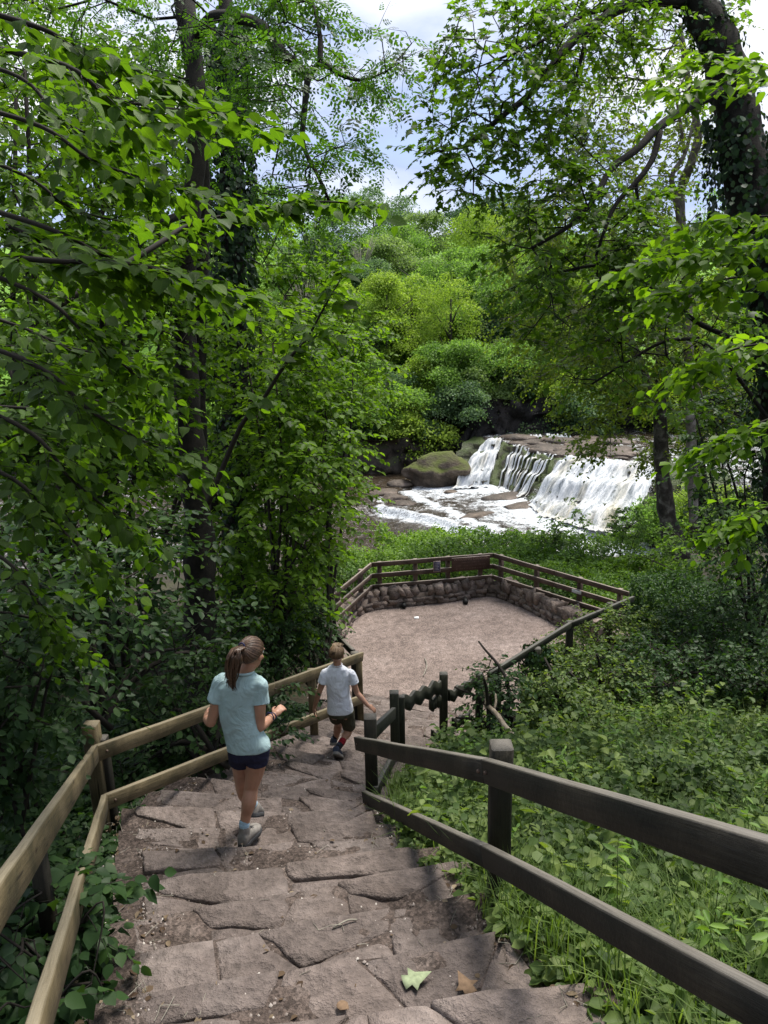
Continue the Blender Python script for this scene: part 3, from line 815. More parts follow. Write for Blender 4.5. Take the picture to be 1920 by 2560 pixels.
for zc, h in ((.035, .12), (.13, .10)):
    s_ = .05 + zc
    while s_ < dd[-1] - .05:
        w_ = rnd.uniform(.16, .38); hh = h * rnd.uniform(.8, 1.15)
        wstone('course_stone', s_ + w_/2, w_ * .97, hh, .16, zc + rnd.uniform(-.015, .015), .075 + rnd.uniform(-.02, .015), i + 50); s_ += w_ * .97; i += 1
for px in ((1012, 1512), (1166, 1502)):
    p = PZ(px[0], px[1], ZPLAT + .06); b = MB(); b.tube([p + V((-.02, -.10, 0)), p + V((-.02, .12, 0))], [.05, .05], 10)
    b.build('drain_pipe', plain('pipe_dark', (.01, .01, .01), .6), wall)

# ------------------------------------------------------------------ timber fences
def bolts(root, pts, mat):
    for p, d in pts:
        b = MB(); b.tube([p, p + d * .012], [.011, .008], 8); b.build('bolt', mat, root)
M['bolt'] = plain('rusty_bolt', (.09, .06, .045), .6, .3, 60)
def post(root, top, zb, w_, mat, cap=.03, yaw=0.0, name='post'):
    b = MB(); a = V((top.x, top.y, zb)); up = V((sin(yaw), cos(yaw), 0))
    b.board(a, V((top.x, top.y, top.z - cap)), w_, w_, up=up, cap=cap); return b.build(name, mat, root)
def rail(root, a, b_, h, w_, mat, name='rail'):
    b = MB(); b.board(a, b_, w_, h); return b.build(name, mat, root)
def drop(p, d): return V((p.x, p.y, p.z - d))

# right near fence
rf = empty('timber_fence', W(1255, 1900, 3.4), 'dark weathered two-rail timber fence running up the right foreground', 'fence')
cornR = W(921, 1860, 6.40)
C0 = W(893, 1858, 6.22); C1 = W(1218, 1927, 3.38); C2 = W(1985, 2176, 1.60)
Bm0 = W(912, 1992, 6.2); Bm1 = W(1216, 2140, 3.38); Bm2 = W(1985, 2566, 1.60)
for a, b_ in ((C0, C1), (C1, C2)): rail(rf, a + (b_ - a).normalized() * .004, b_ - (b_ - a).normalized() * .002, .105, .045, M['wood_dark'])
for a, b_ in ((Bm0, Bm1), (Bm1, Bm2)): rail(rf, a + (b_ - a).normalized() * .004, b_, .095, .045, M['wood_dark'])
post(rf, W(925, 1783, 6.38), Tz(-.2, 5.7) - .5, .105, M['wood_dark'])
post(rf, W(1254, 1850, 3.50), 7.0, .10, M['wood_dark'], .025)
pz_ = W(2080, 2020, 1.75); post(rf, pz_, pz_.z - 1.6, .10, M['wood_dark'])
n_ = (C1 - C0).cross(V((0, 0, 1))).normalized()
if n_.y > 0: n_ = -n_
bolts(rf, [(C1 + n_ * .022 + (C0 - C1).normalized() * .04, n_), (C1 + n_ * .022 - (C0 - C1).normalized() * .05, n_), (C0 + n_ * .022 + (C1 - C0).normalized() * .12, n_)], M['bolt'])

# broken fence down the right side of the steps
bf = empty('broken_fence', W(1000, 1900, 8.2), 'mossy dark fence with wavy broken boards beside the lower steps', 'fence')
ry0 = W(935, 1830, 6.45); ry1 = W(984, 1783, 7.75)
rail(bf, ry0, ry1, .115, .045, M['wood_moss'])
rail(bf, W(938, 1985, 6.45), W(984, 1892, 7.8), .11, .045, M['wood_moss'])
DP = W(985, 1727, 7.85); post(bf, DP, DP.z - 1.35, .095, M['wood_moss'], .012)
DP2 = W(1003, 1738, 8.0); post(bf, DP2, DP2.z - 1.3, .07, M['wood_moss'], .012)
PP = [(1109, 1681, 9.0, 1.15, .095), (1199, 1682, 9.6, .95, .09), (1232, 1672, 10.1, .9, .09), (1246, 1668, 10.3, .9, .085)]
for x, y, D, h, w_ in PP:
    p = W(x, y, D); post(bf, p, p.z - h, w_, M['wood_moss'], .012)
def wavy(root, a, b_, h, amp, n=10, ph=0):
    b = MB(); a, b_ = V(a), V(b_); d = (b_ - a); side = d.cross(V((0, 0, 1))).normalized() * .018; vs = []; fs = []; m_ = n * 8
    for i in range(m_ + 1):
        t = i / m_; c_ = a + d * t; wv = amp * (sin(2 * pi * n * t / 2 + ph)) + .008 * sin(17 * t + ph)
        wv2 = amp * sin(2 * pi * n * t / 2 + ph + .5) + .01 * sin(23 * t)
        for s__ in (1, -1):
            vs.append(c_ + V((0, 0, h / 2 + wv)) + side * s__); vs.append(c_ + V((0, 0, -h / 2 + wv2)) + side * s__)
    for i in range(m_):
        k = i * 4
        fs += [(k, k+4, k+5, k+1), (k+2, k+3, k+7, k+6), (k, k+2, k+6, k+4), (k+1, k+5, k+7, k+3)]
    fs += [(0, 1, 3, 2), (m_*4, m_*4+2, m_*4+3, m_*4+1)]
    b.add(vs, fs); b.build('wavy_board', M['wood_moss'], root)
wavy(bf, W(1004, 1762, 8.05), W(1100, 1715, 8.9), .16, .022, 8)
wavy(bf, W(1121, 1743, 9.1), W(1190, 1704, 9.6), .14, .02, 7, 1)
wavy(bf, W(1075, 1762, 8.8), W(1101, 1750, 8.95), .15, .016, 3, 2)
wavy(bf, W(1080, 1842, 8.8), W(1104, 1838, 8.95), .12, .022, 3, 1)
wavy(bf, W(1132, 1812, 9.2), W(1172, 1792, 9.6), .12, .022, 4, 1)

# long handrail beside the platform
hr = empty('handrail_fence', W(1430, 1600, 11.5), 'long mossy single handrail on low posts along the platform edge', 'fence')
HA = W(1222, 1690, 9.9); HB = W(1425, 1563, 11.9); HC = W(1583, 1497, 14.0)
rail(hr, HA, HB, .10, .05, M['wood_moss']); rail(hr, HB + (HC - HB).normalized() * .003, HC, .10, .05, M['wood_moss'])
for x, y, D, h in ((1337, 1618, 11.0, 1.2), (1428, 1556, 12.0, 1.3), (1529, 1510, 13.3, 1.5)):
    p = W(x, y, D) + V((0, .07, 0)); post(hr, p, p.z - h, .10, M['wood_moss'], .012)

# left fence
lf_ = empty('timber_fence', W(250, 2000, 5.5), 'pale greenish two-rail timber fence along the left of the steps, bent at a tall post', 'fence')
A0 = W(-70, 2360, 1.85); A1 = W(238, 1884, 5.35); A2 = W(905, 1641, 9.9)
B0 = W(60, 2700, 1.9); B1 = W(262, 2006, 5.35); B2 = W(905, 1747, 9.9)
Am = A1.lerp(A2, .52)
Bmm = B1.lerp(B2, .50)
for a, b_ in ((A0, A1), (A1, Am), (Am, A2)): rail(lf_, a, b_ - (b_ - a).normalized() * .003, .115, .042, M['wood_new'])
for a, b_ in ((B0, B1), (B1, Bmm), (Bmm, B2)): rail(lf_, a, b_ - (b_ - a).normalized() * .003, .11, .042, M['wood_new'])
pt_ = W(226, 1806, 5.47); post(lf_, pt_, pt_.z - 1.4, .105, M['wood_new'], .012)
pt_ = W(252, 1840, 5.55); post(lf_, pt_, pt_.z - 1.3, .085, M['wood_dark'], .012)
pt_ = W(778, 1672, 8.65); post(lf_, pt_, pt_.z - 1.2, .09, M['wood_new'], .012)
pt_ = W(86, 2085, 3.2); post(lf_, pt_, pt_.z - 1.3, .06, M['wood_dark'], .012)
pt_ = W(886, 1628, 10.0); post(lf_, pt_, pt_.z - 1.3, .10, M['wood_dark'], .02)
pt_ = W(897, 1640, 9.95); post(lf_, pt_, pt_.z - 1.2, .08, M['wood_new'], .0)
pt_ = W(600, 1730, 7.4); post(lf_, pt_, pt_.z - 1.2, .09, M['wood_new'], .012)
n_ = (A2 - A1).cross(V((0, 0, 1))).normalized()
if n_.x < 0: n_ = -n_
bolts(lf_, [(A1 + (A2 - A1).normalized() * .09 + n_ * .02, n_), (B1 + (B2 - B1).normalized() * .08 + n_ * .02, n_), (Am + n_ * .02, n_), (A2 - (A2 - A1).normalized() * .1 + n_ * .02, n_)], M['bolt'])
# steep dark rail going up behind the end post
sr = empty('handrail_fence', W(860, 1600, 10.6), 'dark sloping handrail ending at the post behind the boy', 'fence')
rail(sr, W(846, 1594, 11.1), W(884, 1632, 10.05), .09, .05, M['wood_dark'])
rail(sr, W(846, 1655, 11.1), W(884, 1692, 10.05), .09, .05, M['wood_dark'])

# far fence round the platform: three rails
ff = empty('timber_fence', PZ(1100, 1460, ZPLAT), 'brown three-rail timber fence around the outer edge of the viewing platform', 'fence')
ZT = ZPLAT + .93
F0 = PZ(822, 1500, ZT); F1 = PZ(928, 1412, ZT); F2 = PZ(1233, 1388, ZT); F3 = PZ(1573, 1486, ZT)
for dz in (0, -.255, -.51):
    for a, b_ in ((F0, F1), (F1, F2), (F2, F3)):
        d = (b_ - a).normalized()
        A_, B_ = a + V((0, 0, dz)) + d * .012, b_ + V((0, 0, dz)) - d * .012
        if (b_ - a).length > 3:
            mid = A_.lerp(B_, .5 + .03 * dz); rail(ff, A_, mid - d * .002, .10, .04, M['wood_brown']); rail(ff, mid + d * .002, B_, .10, .04, M['wood_brown'])
        else: rail(ff, A_, B_, .10, .04, M['wood_brown'])
def fpost(a, b_, t):
    d = (b_ - a).normalized(); o = V((-d.y, d.x, 0))
    if o.y < 0: o = -o
    p = a.lerp(b_, t) + o * .075; post(ff, p + V((0, 0, .03)), ZPLAT - .5, .09, M['wood_brown'], .0, atan2(o.x, o.y))
for t in (.25, .8): fpost(F0, F1, t)
for t in (.07, .36, .63, .90): fpost(F1, F2, t)
for t in (.05, .34, .66, .93): fpost(F2, F3, t)

# signs
def txt(s_, size, loc, mat, parent, right, up_, align='CENTER'):
    cu_ = bpy.data.curves.new('lettering', 'FONT'); cu_.body = s_; cu_.size = size; cu_.extrude = .0015; cu_.align_x = align; cu_.align_y = 'CENTER'
    cu_.resolution_u = 2
    o0 = bpy.data.objects.new('lettering', cu_); COL.objects.link(o0); me_ = bpy.data.meshes.new_from_object(o0.evaluated_get(bpy.context.evaluated_depsgraph_get())); bpy.data.objects.remove(o0); me_.materials.clear(); me_.materials.append(mat)
    o = bpy.data.objects.new('lettering', me_); COL.objects.link(o); o['kind'] = 'stuff'
    nrm_ = right.cross(up_)
    o.parent = parent; o.matrix_parent_inverse = Matrix.Translation(-Vector(parent.location))
    o.matrix_basis = Matrix.Translation(loc) @ Matrix((right, up_, nrm_)).transposed().to_4x4()
    return o
rt = (F2 - F1).normalized(); frontn = V((rt.y, -rt.x, 0)).normalized()
if frontn.y > 0: frontn = -frontn
rt_h = V((rt.x, rt.y, 0)).normalized(); UPV = V((0, 0, 1))
def onfence(px, py, dz, off=.045):
    p = PZ(px, py, ZT + dz); t = (p - F1).dot(rt) / 1.0; b_ = F1 + rt * t; return V((b_.x, b_.y, p.z)) + frontn * off
sg = empty('warning_sign', onfence(1174, 1405, -.13), 'brown timber sign board reading WARNING DANGER on the far fence', 'sign')
cpt = V(sg.location); SW, SH = .87, .30
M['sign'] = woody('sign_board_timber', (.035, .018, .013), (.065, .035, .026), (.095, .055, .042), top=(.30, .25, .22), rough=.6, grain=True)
M['signtxt'] = plain('carved_lettering', (.22, .15, .12), .8)
b = MB(); b.board(cpt - rt_h * SW / 2, cpt + rt_h * SW / 2, .03, SH); b.build('board', M['sign'], sg)
fp = cpt + frontn * .0165
txt('WARNING DANGER', .085, fp + V((0, 0, .108)), M['signtxt'], sg, rt_h, UPV)
for zc, hw_, n_w in ((.035, .24, 24), (-.035, .34, 34), (-.105, .33, 33)):      # worn carved lines, too weathered to read
    b = MB()
    for i_ in range(n_w):
        if rnd.random() < .25: continue
        x_ = -hw_ + 2 * hw_ * i_ / (n_w - 1); hh = rnd.uniform(.010, .026)
        q_ = fp + rt_h * x_ + UPV * zc; b.board(q_ - UPV * hh / 2, q_ + UPV * hh / 2, rnd.uniform(.003, .008), .002, up=frontn)
    tag(b.build('worn_lettering', M['signtxt'], sg), kind='stuff')
ns = empty('notice', onfence(1089, 1412, -.14, .05), 'small framed dark notice fixed to the far fence left of the warning sign', 'sign')
cpt = V(ns.location)
b = MB(); b.board(cpt - rt_h * .08, cpt + rt_h * .08, .012, .25); b.build('frame', plain('frame_pale_wood', (.28, .22, .20), .5), ns)
b = MB(); b.board(cpt - rt_h * .066 + frontn * .008, cpt + rt_h * .066 + frontn * .008, .006, .215); b.build('sheet', plain('notice_print', (.075, .07, .11), .35, .25, 60), ns)
for i_ in range(5):
    b = MB(); zc = .07 - i_ * .035; b.board(cpt - rt_h * .05 + frontn * .0125 + UPV * zc, cpt + rt_h * (.045 - .02 * (i_ % 2)) + frontn * .0125 + UPV * zc, .001, .010); b.build('printed_line', plain('notice_line', (.30, .28, .30), .5), ns)
rt2 = (F3 - F2).normalized(); fn2 = V((rt2.y, -rt2.x, 0)).normalized()
t2 = (PZ(1452, 1475, ZT - .255) - F2).dot(rt2); c2 = F2 + rt2 * t2 + V((0, 0, -.255)) - V((-rt2.y, rt2.x, 0)).normalized() * .024
pl_ = MB(); pl_.board(c2 - rt2 * .11, c2 + rt2 * .11, .006, .07)
tag(pl_.build('plaque', plain('plaque_pale', (.55, .57, .58), .35)), 'small pale plaque on the middle rail of the far right fence', 'plaque')
pp = PZ(1041, 1545, ZPLAT + .01); pm = MB()
pm.add([pp + V((-.045, -.03, 0)), pp + V((.05, -.035, .004)), pp + V((.045, .035, .02)), pp + V((-.05, .03, .012)), pp + V((-.045, -.03, .003)), pp + V((.05, -.035, .007)), pp + V((.045, .035, .023)), pp + V((-.05, .03, .015))],
       [(3, 2, 1, 0), (4, 5, 6, 7), (0, 1, 5, 4), (1, 2, 6, 5), (2, 3, 7, 6), (3, 0, 4, 7)])
tag(pm.build('paper_scrap', plain('white_paper', (.8, .8, .8), .7)), 'white scrap of paper lying on the gravel platform', 'litter')
# ------------------------------------------------------------------ river
LT = np.array([(0, 6.0, 43.9, 3.7, 40.2), (.15, 7.0, 43.5, 5.9, 40.5), (.2, 7.3, 42.2, 6.2, 40.3), (.35, 8.1, 40.2, 6.8, 38.9), (.45, 8.9, 38.6, 7.1, 37.2), (.6, 10.2, 37.3, 7.5, 34.4),
               (.8, 12.3, 35.8, 9.2, 31.9), (1.0, 13.9, 34.0, 12.2, 30.6), (1.1, 15.5, 33.5, 14.6, 30.4)], float)
def ledge_pt(s, k):
    tx, ty, bx, by = [np.interp(s, LT[:, 0], LT[:, i]) for i in range(1, 5)]
    return tx + (bx - tx) * k, ty + (by - ty) * k
def water_mat(name, deep, bub=9.0):
    m, nt, out, l = mat_new(name); c = coords(nt)
    at = N(nt, 'ShaderNodeAttribute', attribute_name='foam')
    n1 = noise(nt, coords(nt, (1.0, 2.2, 1)), bub, 5, .7, .6); n2 = noise(nt, c, bub * .22, 4, .6)
    fo = N(nt, 'ShaderNodeMath', operation='ADD'); l(at.outputs['Fac'], fo.inputs[0]); l(n1, fo.inputs[1])
    f2 = N(nt, 'ShaderNodeMath', operation='ADD'); l(fo.outputs[0], f2.inputs[0]); l(n2, f2.inputs[1])
    k = ramp(nt, f2.outputs[0], [(.62, (0, 0, 0)), (.74, (1, 1, 1))])
    f2m = N(nt, 'ShaderNodeMath', operation='MULTIPLY'); f2m.inputs[1].default_value = .5; l(f2.outputs[0], f2m.inputs[0])
    k = ramp(nt, f2m.outputs[0], [(.60, (0, 0, 0)), (.72, (1, 1, 1))])
    b1 = N(nt, 'ShaderNodeBsdfPrincipled'); b1.inputs['Roughness'].default_value = .12; b1.inputs['IOR'].default_value = 1.33
    l(ramp(nt, n2, [(.35, deep), (.7, tuple(x * 2.2 for x in deep))]), b1.inputs['Base Color'])
    bp = N(nt, 'ShaderNodeBump'); bp.inputs['Strength'].default_value = .8; bp.inputs['Distance'].default_value = .06
    l(noise(nt, coords(nt, (1, 1.8, 1)), 5, 4, .6), bp.inputs['Height']); l(bp.outputs[0], b1.inputs['Normal'])
    b2 = N(nt, 'ShaderNodeBsdfPrincipled'); b2.inputs['Roughness'].default_value = .6; l(bp.outputs[0], b2.inputs['Normal'])
    l(ramp(nt, n1, [(.36, (.16, .18, .19)), (.5, (.42, .45, .47)), (.64, (.70, .72, .73))]), b2.inputs['Base Color'])
    mi = N(nt, 'ShaderNodeMixShader'); l(k, mi.inputs[0]); l(b1.outputs[0], mi.inputs[1]); l(b2.outputs[0], mi.inputs[2]); l(mi.outputs[0], out.inputs[0])
    return m
# lower pool
def grid_mesh(name, x0, x1, y0, y1, nx, ny, zf, ff, mat, **kw):
    X, Y = np.meshgrid(np.linspace(x0, x1, nx), np.linspace(y0, y1, ny)); Z = zf(X, Y)
    I = np.arange(nx * ny).reshape(ny, nx)
    q = np.stack([I[:-1, :-1], I[:-1, 1:], I[1:, 1:], I[1:, :-1]], -1).reshape(-1, 4)
    return mesh_np(name, np.stack([X, Y, Z], -1).reshape(-1, 3), q.ravel(), np.full(len(q), 4), mat, smooth_=True, attr2=ff(X, Y).ravel())
BASEL = np.array([ledge_pt(s, 1.0) for s in np.linspace(0, 1.1, 80)]); SB = np.linspace(0, 1.1, 80)
def white_s(s):          # how much water comes over at s
    s = np.asarray(s); a = smooth(.15, .125, s) * smooth(-.01, .01, s)
    b = smooth(.44, .50, s) * smooth(.93, .86, s)
    return np.maximum(a, b)
# small weir lines across the pool
WEIR = [[PZ(x, y, ZLOW - .1) for x, y in p] for p in ([(1020, 1235), (1062, 1262), (1125, 1285), (1180, 1312), (1250, 1332)], [(950, 1272), (1020, 1290), (1100, 1302), (1140, 1325), (1235, 1345)])]
def seg_dist(X, Y, poly):
    d = np.full(X.shape, 1e9); 
    for a, b in zip(poly[:-1], poly[1:]):
        ax, ay, bx, by = a[0], a[1], b[0], b[1]; t = np.clip(((X - ax) * (bx - ax) + (Y - ay) * (by - ay)) / ((bx - ax)**2 + (by - ay)**2), 0, 1)
        d = np.minimum(d, np.hypot(X - ax - t * (bx - ax), Y - ay - t * (by - ay)))
    return d
def pool_foam(X, Y):
    f = np.zeros(X.shape); best = np.full(X.shape, 1e9)
    for (bx, by), s in zip(BASEL, SB):
        d = np.hypot(X - bx, (Y - by) * .9); best = np.where(d < best, d, best)
        R_ = 3.0 if s < .2 else 3.7
        f = np.maximum(f, float(white_s(s)) * np.clip(1.15 - d / R_, 0, 1))
    f = f * .56
    for wl in WEIR: f = np.maximum(f, .50 * np.clip(1.2 - seg_dist(X, Y, wl) / .55, 0, 1))
    f = np.maximum(f, .22 * np.clip(1 - seg_dist(X, Y, [(0, 37), (6, 35.5), (9, 32)]) / 3.0, 0, 1))
    f = np.maximum(f, .12 * smooth(-2, -6, X))
    return f + .06 * vnoise(X * .5, Y * .7)
def pool_z(X, Y):
    st = smooth(-.25, .25, Y - np.interp(X, [p.x for p in WEIR[1]], [p.y for p in WEIR[1]]))
    return ZLOW - .30 + .30 * st + fbm(X * .9, Y * 1.5, 2.0, 3) * .05 + fbm(X * 3, Y * 4, 0, 2) * .02 + pool_foam(X, Y) * .12
M['pool'] = water_mat('river_water', (.022, .016, .010))
tag(grid_mesh('river_lower', -34, 16, 25, 50, 420, 260, pool_z, pool_foam, M['pool']), kind='structure')
# upper river
UPF = lambda X, Y: .16 + .10 * vnoise(X * .3, Y * .8) + .10 * smooth(38.5, 35, Y) + 0 * X
tag(grid_mesh('river_upper', 5.2, 40, 32.6, 47.5, 260, 160, lambda X, Y: np.where(in_poly(X.ravel(), Y.ravel(), [(LT[i, 1] - .05, LT[i, 2] + .25) for i in range(len(LT))] + [(60, 33), (60, 60), (5.6, 60)]).reshape(X.shape), ZUP + .03 + fbm(X * 1.2, Y * 2.2, 0, 3) * .035, ZLOW - 1.5), UPF, M['pool']), kind='structure')
# rock ledge, layered
n_s, prof = 170, [(-.35, .10), (.0, .0), (.10, -.06), (.14, -.32), (.30, -.36), (.33, -.70), (.47, -.76), (.50, -1.08), (.66, -1.16), (.70, -1.5), (.88, -1.6), (.95, -1.9), (1.1, -2.3)]
vs = []; S = np.linspace(-.035, 1.1, n_s)
for i, s in enumerate(S):
    for j, (k, dz) in enumerate(prof):
        kk = k + (float(fbm(s * 22, j * .9, 1.0)) * .085 if 0 < j else 0)
        x, y = ledge_pt(max(s, 0), kk)
        if s < 0: x += s * 28; y += s * -6 + .4
        if j == 0: x, y = x + 2.0, y + 6.5
        vs.append((x, y, ZUP + dz + float(fbm(s * 30, j * 2.0)) * .07 - (.12 if j == 0 else 0)))
m_ = len(prof); I = np.arange(n_s * m_).reshape(n_s, m_)
q = np.stack([I[:-1, :-1], I[:-1, 1:], I[1:, 1:], I[1:, :-1]], -1).reshape(-1, 4)
tag(mesh_np('rock_ledge', vs, q.ravel(), np.full(len(q), 4), M['ledge'], smooth_=False), kind='structure')
# falling water: sheets and strands
def fall_mat():
    m, nt, out, l = mat_new('falling_water'); uv = N(nt, 'ShaderNodeUVMap')
    at = N(nt, 'ShaderNodeAttribute', attribute_name='foam')
    mp = N(nt, 'ShaderNodeMapping'); mp.inputs['Scale'].default_value = (1, .26, 1); l(uv.outputs[0], mp.inputs[0])
    a = noise(nt, mp.outputs[0], 4.2, 7, .72, 1.3); mp2 = N(nt, 'ShaderNodeMapping'); mp2.inputs['Scale'].default_value = (1, .5, 1); l(uv.outputs[0], mp2.inputs[0])
    b = noise(nt, mp2.outputs[0], 14, 4, .7, 1.0)
    sm = N(nt, 'ShaderNodeMath', operation='ADD'); l(a, sm.inputs[0]); l(b, sm.inputs[1])
    s2 = N(nt, 'ShaderNodeMath', operation='ADD'); l(sm.outputs[0], s2.inputs[0]); l(at.outputs['Fac'], s2.inputs[1])
    hf = N(nt, 'ShaderNodeMath', operation='MULTIPLY'); l(s2.outputs[0], hf.inputs[0]); hf.inputs[1].default_value = .4
    al = ramp(nt, hf.outputs[0], [(.43, (0, 0, 0)), (.52, (1, 1, 1))])
    c = noise(nt, mp.outputs[0], 1.1, 3, .5)
    col = ramp(nt, a, [(.33, (.14, .155, .155)), (.44, (.36, .39, .41)), (.60, (.66, .67, .68))])
    col = mul(nt, col, ramp(nt, c, [(.5, (1, 1, 1)), (.72, (.93, .83, .62))]))
    p = pbr(nt, None, col, .45, sm.outputs[0], .7, .06)
    tr = N(nt, 'ShaderNodeBsdfTransparent'); mi = N(nt, 'ShaderNodeMixShader'); l(al, mi.inputs[0]); l(tr.outputs[0], mi.inputs[1]); l(p.outputs[0], mi.inputs[2]); l(mi.outputs[0], out.inputs[0]); return m
M['fall'] = fall_mat()
def fall(name, s0, s1, ns, nt_, den, lift=.10, label=None):
    vs = []; foam = []; uvs = []
    P3 = np.array([p[0] for p in prof[1:-1]]); PZ3 = np.array([p[1] for p in prof[1:-1]])
    for i in range(ns):
        s = s0 + (s1 - s0) * i / (ns - 1); w_ = float(white_s(s)) if den is None else den
        a_, b_ = ledge_pt(s, 0), ledge_pt(s, 1); run = math.hypot(a_[0] - b_[0], a_[1] - b_[1])
        for j in range(nt_):
            t = j / (nt_ - 1); k = -.12 + 1.22 * t
            zz = ZUP + (0.03 if k < 0 else -1.93 * (k ** 1.12) + .10 * sin(k * 16 + s * 9)) if k < 1 else ZLOW + .03 - .3 * (k - 1)
            st = float(fbm(s * 60 + 1.5 * float(vnoise(s * 12, k * 1.7)), k * 2.2, 3, 3))
            kk = k + .045 * st; s_w = s + .012 * float(vnoise(s * 16, k * 3.0, 5.0)) * k
            x, y = ledge_pt(s_w, kk)
            zz = zz + lift + .085 * st + .05 * float(vnoise(s * 160, k * 9)) + (.16 * sin(pi * min(1, max(0, k))) if w_ > .8 else 0)
            vs.append((x, y, zz)); uvs.append((s * 14, t * run * 1.3))
            e = min(1, min(i, ns - 1 - i) / 4)
            foam.append(((.42 if w_ > .8 else .0) + .55 * (w_ - .6)) * e - .55 * (1 - e) + (.12 if t > .75 else 0) - (.20 if t < .08 else 0))
    I = np.arange(ns * nt_).reshape(ns, nt_)
    q = np.stack([I[:-1, :-1], I[:-1, 1:], I[1:, 1:], I[1:, :-1]], -1).reshape(-1, 4)
    o = mesh_np(name, vs, q.ravel(), np.full(len(q), 4), M['fall'], smooth_=True, attr2=foam)
    uvl = o.data.uv_layers.new(name='UVMap'); u = np.array(uvs)[q.ravel()]; uvl.data.foreach_set('uv', u.astype(np.float32).ravel())
    return tag(o, kind='structure')
fall('waterfall', -.01, .165, 60, 60, None, .12)
fall('waterfall', .44, .92, 170, 90, None, .14)
# thin trickles over the mossy wall between the two falls
for s in (.20, .218, .236, .258, .282, .300, .322, .342, .362, .380, .398, .414, .430):
    s += rnd.uniform(-.008, .008); fall('trickle', s - .006, s + .006 + rnd.uniform(0, .016), 12, 34, rnd.uniform(.84, .97), .06)
# spray droplets at the foot of the right fall
lb = LB(); n = 2600; s = NR.uniform(.48, .88, n); kk = NR.uniform(.5, 1.15, n); x, y = ledge_pt(s, kk)
z = ZLOW + (1 - kk) * 1.6 + np.abs(NR.normal(0, .22, n)) + .2
lb.add(np.stack([x, y, z], -1), rv(n), rv(n), NR.uniform(.015, .05, n), NR.uniform(.5, 1, n))
lb.build('spray_droplets', 'peb', plain('water_droplet', (.6, .62, .64), .3))
# rocks
def rock(name, c, r, seed, mat, label, group, cat='rock', sub=3, amp=.22, rotz=0.0, cut=None, bed=.55):
    o = empty.__call__ if False else None
    b = MB(); b.blob((0, 0, 0), r, seed, sub, amp, rot=Matrix.Rotation(rotz, 3, 'Z'))
    vs = []
    for p in b.v:
        st = round(p[2] / (r[2] * .38)) * r[2] * .38; z_ = p[2] * (1 - bed) + st * bed          # bedding planes
        if cut is not None: z_ = min(z_, cut)
        vs.append((p[0], p[1], z_))
    b.v = vs; ob = b.build(name, mat, None, False); ob.location = c
    return tag(ob, label, cat, group)
# big mossy boulder by the left fall
BC = PZ(1085, 1222, ZLOW); BC = V((BC.x + .1, BC.y + 1.2, ZLOW + .55))
rock('boulder', BC, (1.75, 1.35, 1.0), 4, M['boulder'], 'large rounded moss topped boulder at the pool edge left of the left waterfall', None, 'boulder', 4, .30, -.25, bed=.0)
for i, (x, y, r, zz) in enumerate([(1165, 1218, .55, ZLOW), (1128, 1232, .4, ZLOW), (985, 1248, .7, ZLOW), (1015, 1262, .55, ZLOW), (960, 1235, .8, ZLOW), (1000, 1212, .7, ZLOW)]):
    p = PZ(x, y, zz); rock('rock', (p.x, p.y, zz + .02), (r, r * .7, r * .32), i + 10, M['rock'], 'low wet brown rock at the left edge of the pool', 'wet rocks beside the lower pool')
for i, (x, y, rx, ry) in enumerate([(1262, 1243, 1.2, .7), (1310, 1266, 1.2, .6), (1200, 1290, 1.1, .4)]):
    p = PZ(x, y, ZLOW); rock('rock', (p.x, p.y, ZLOW - .02), (rx, ry, .20), i + 30, M['rock'], 'flat brown slab awash in the pool between the two falls', 'flat slabs in the lower pool', rotz=.5)
for i in range(64):
    x = rnd.uniform(1275, 1560); y = rnd.uniform(1094, 1150) + (x - 1275) * .03
    p = PZ(x, y, ZUP); r = rnd.uniform(.25, .75)
    if p.y > 46.3 or p.y < np.interp(p.x, LT[1:, 1], LT[1:, 2]) + .9 + r * .5: continue
    rock('rock', (p.x, p.y, ZUP + .05), (r * 1.5, r * .8, r * .34), i + 60, M['rock'], 'flat reddish rock lying in the shallow river above the falls', 'flat rocks in the upper river', sub=2, rotz=rnd.uniform(-.4, .4))
p = PZ(1600, 1290, ZLOW); rock('boulder', (p.x + .3, p.y + .6, ZLOW + .7), (1.2, 1.0, .9), 91, M['boulder'], 'mossy dark boulder at the right end of the right waterfall', None, 'boulder')
# dark cliff behind the upper river and left of the falls
def cliff(name, pts, h, seed, mat):
    vs = []; n_l = 9; cp = catmull([V(p) for p in pts], 14)
    for i, p in enumerate(cp):
        for j in range(n_l):
            t = j / (n_l - 1); dx = float(fbm(i * .33, j * 1.7, seed)) * .55; o_ = (.9 * t if j % 2 else .45 * t)
            vs.append((p.x + dx * .3, p.y + dx + o_, p.z + h * t + float(fbm(i * .21, j, seed + 3)) * .12))
    I = np.arange(len(cp) * n_l).reshape(len(cp), n_l)
    q = np.stack([I[:-1, :-1], I[1:, :-1], I[1:, 1:], I[:-1, 1:]], -1).reshape(-1, 4)
    return tag(mesh_np(name, vs, q.ravel(), np.full(len(q), 4), mat, smooth_=False), kind='structure')
cliff('river_cliff', [(2.6, 45.6, ZLOW - .4), (4.6, 45.2, ZLOW - .4), (6.2, 45.8, ZUP - .3), (9, 46.6, ZUP - .3), (14, 46.8, ZUP - .3), (22, 46.2, ZUP - .3), (34, 45.5, ZUP - .3), (50, 46, ZUP - .3)], 2.3, 1.0, M['cliff'])
cliff('river_cliff', [(-34, 47, ZLOW - .4), (-12, 46.4, ZLOW - .4), (-4, 45.2, ZLOW - .4), (0, 44.3, ZLOW - .4), (2.8, 44.8, ZLOW - .4)], 2.4, 2.0, M['ledge'])
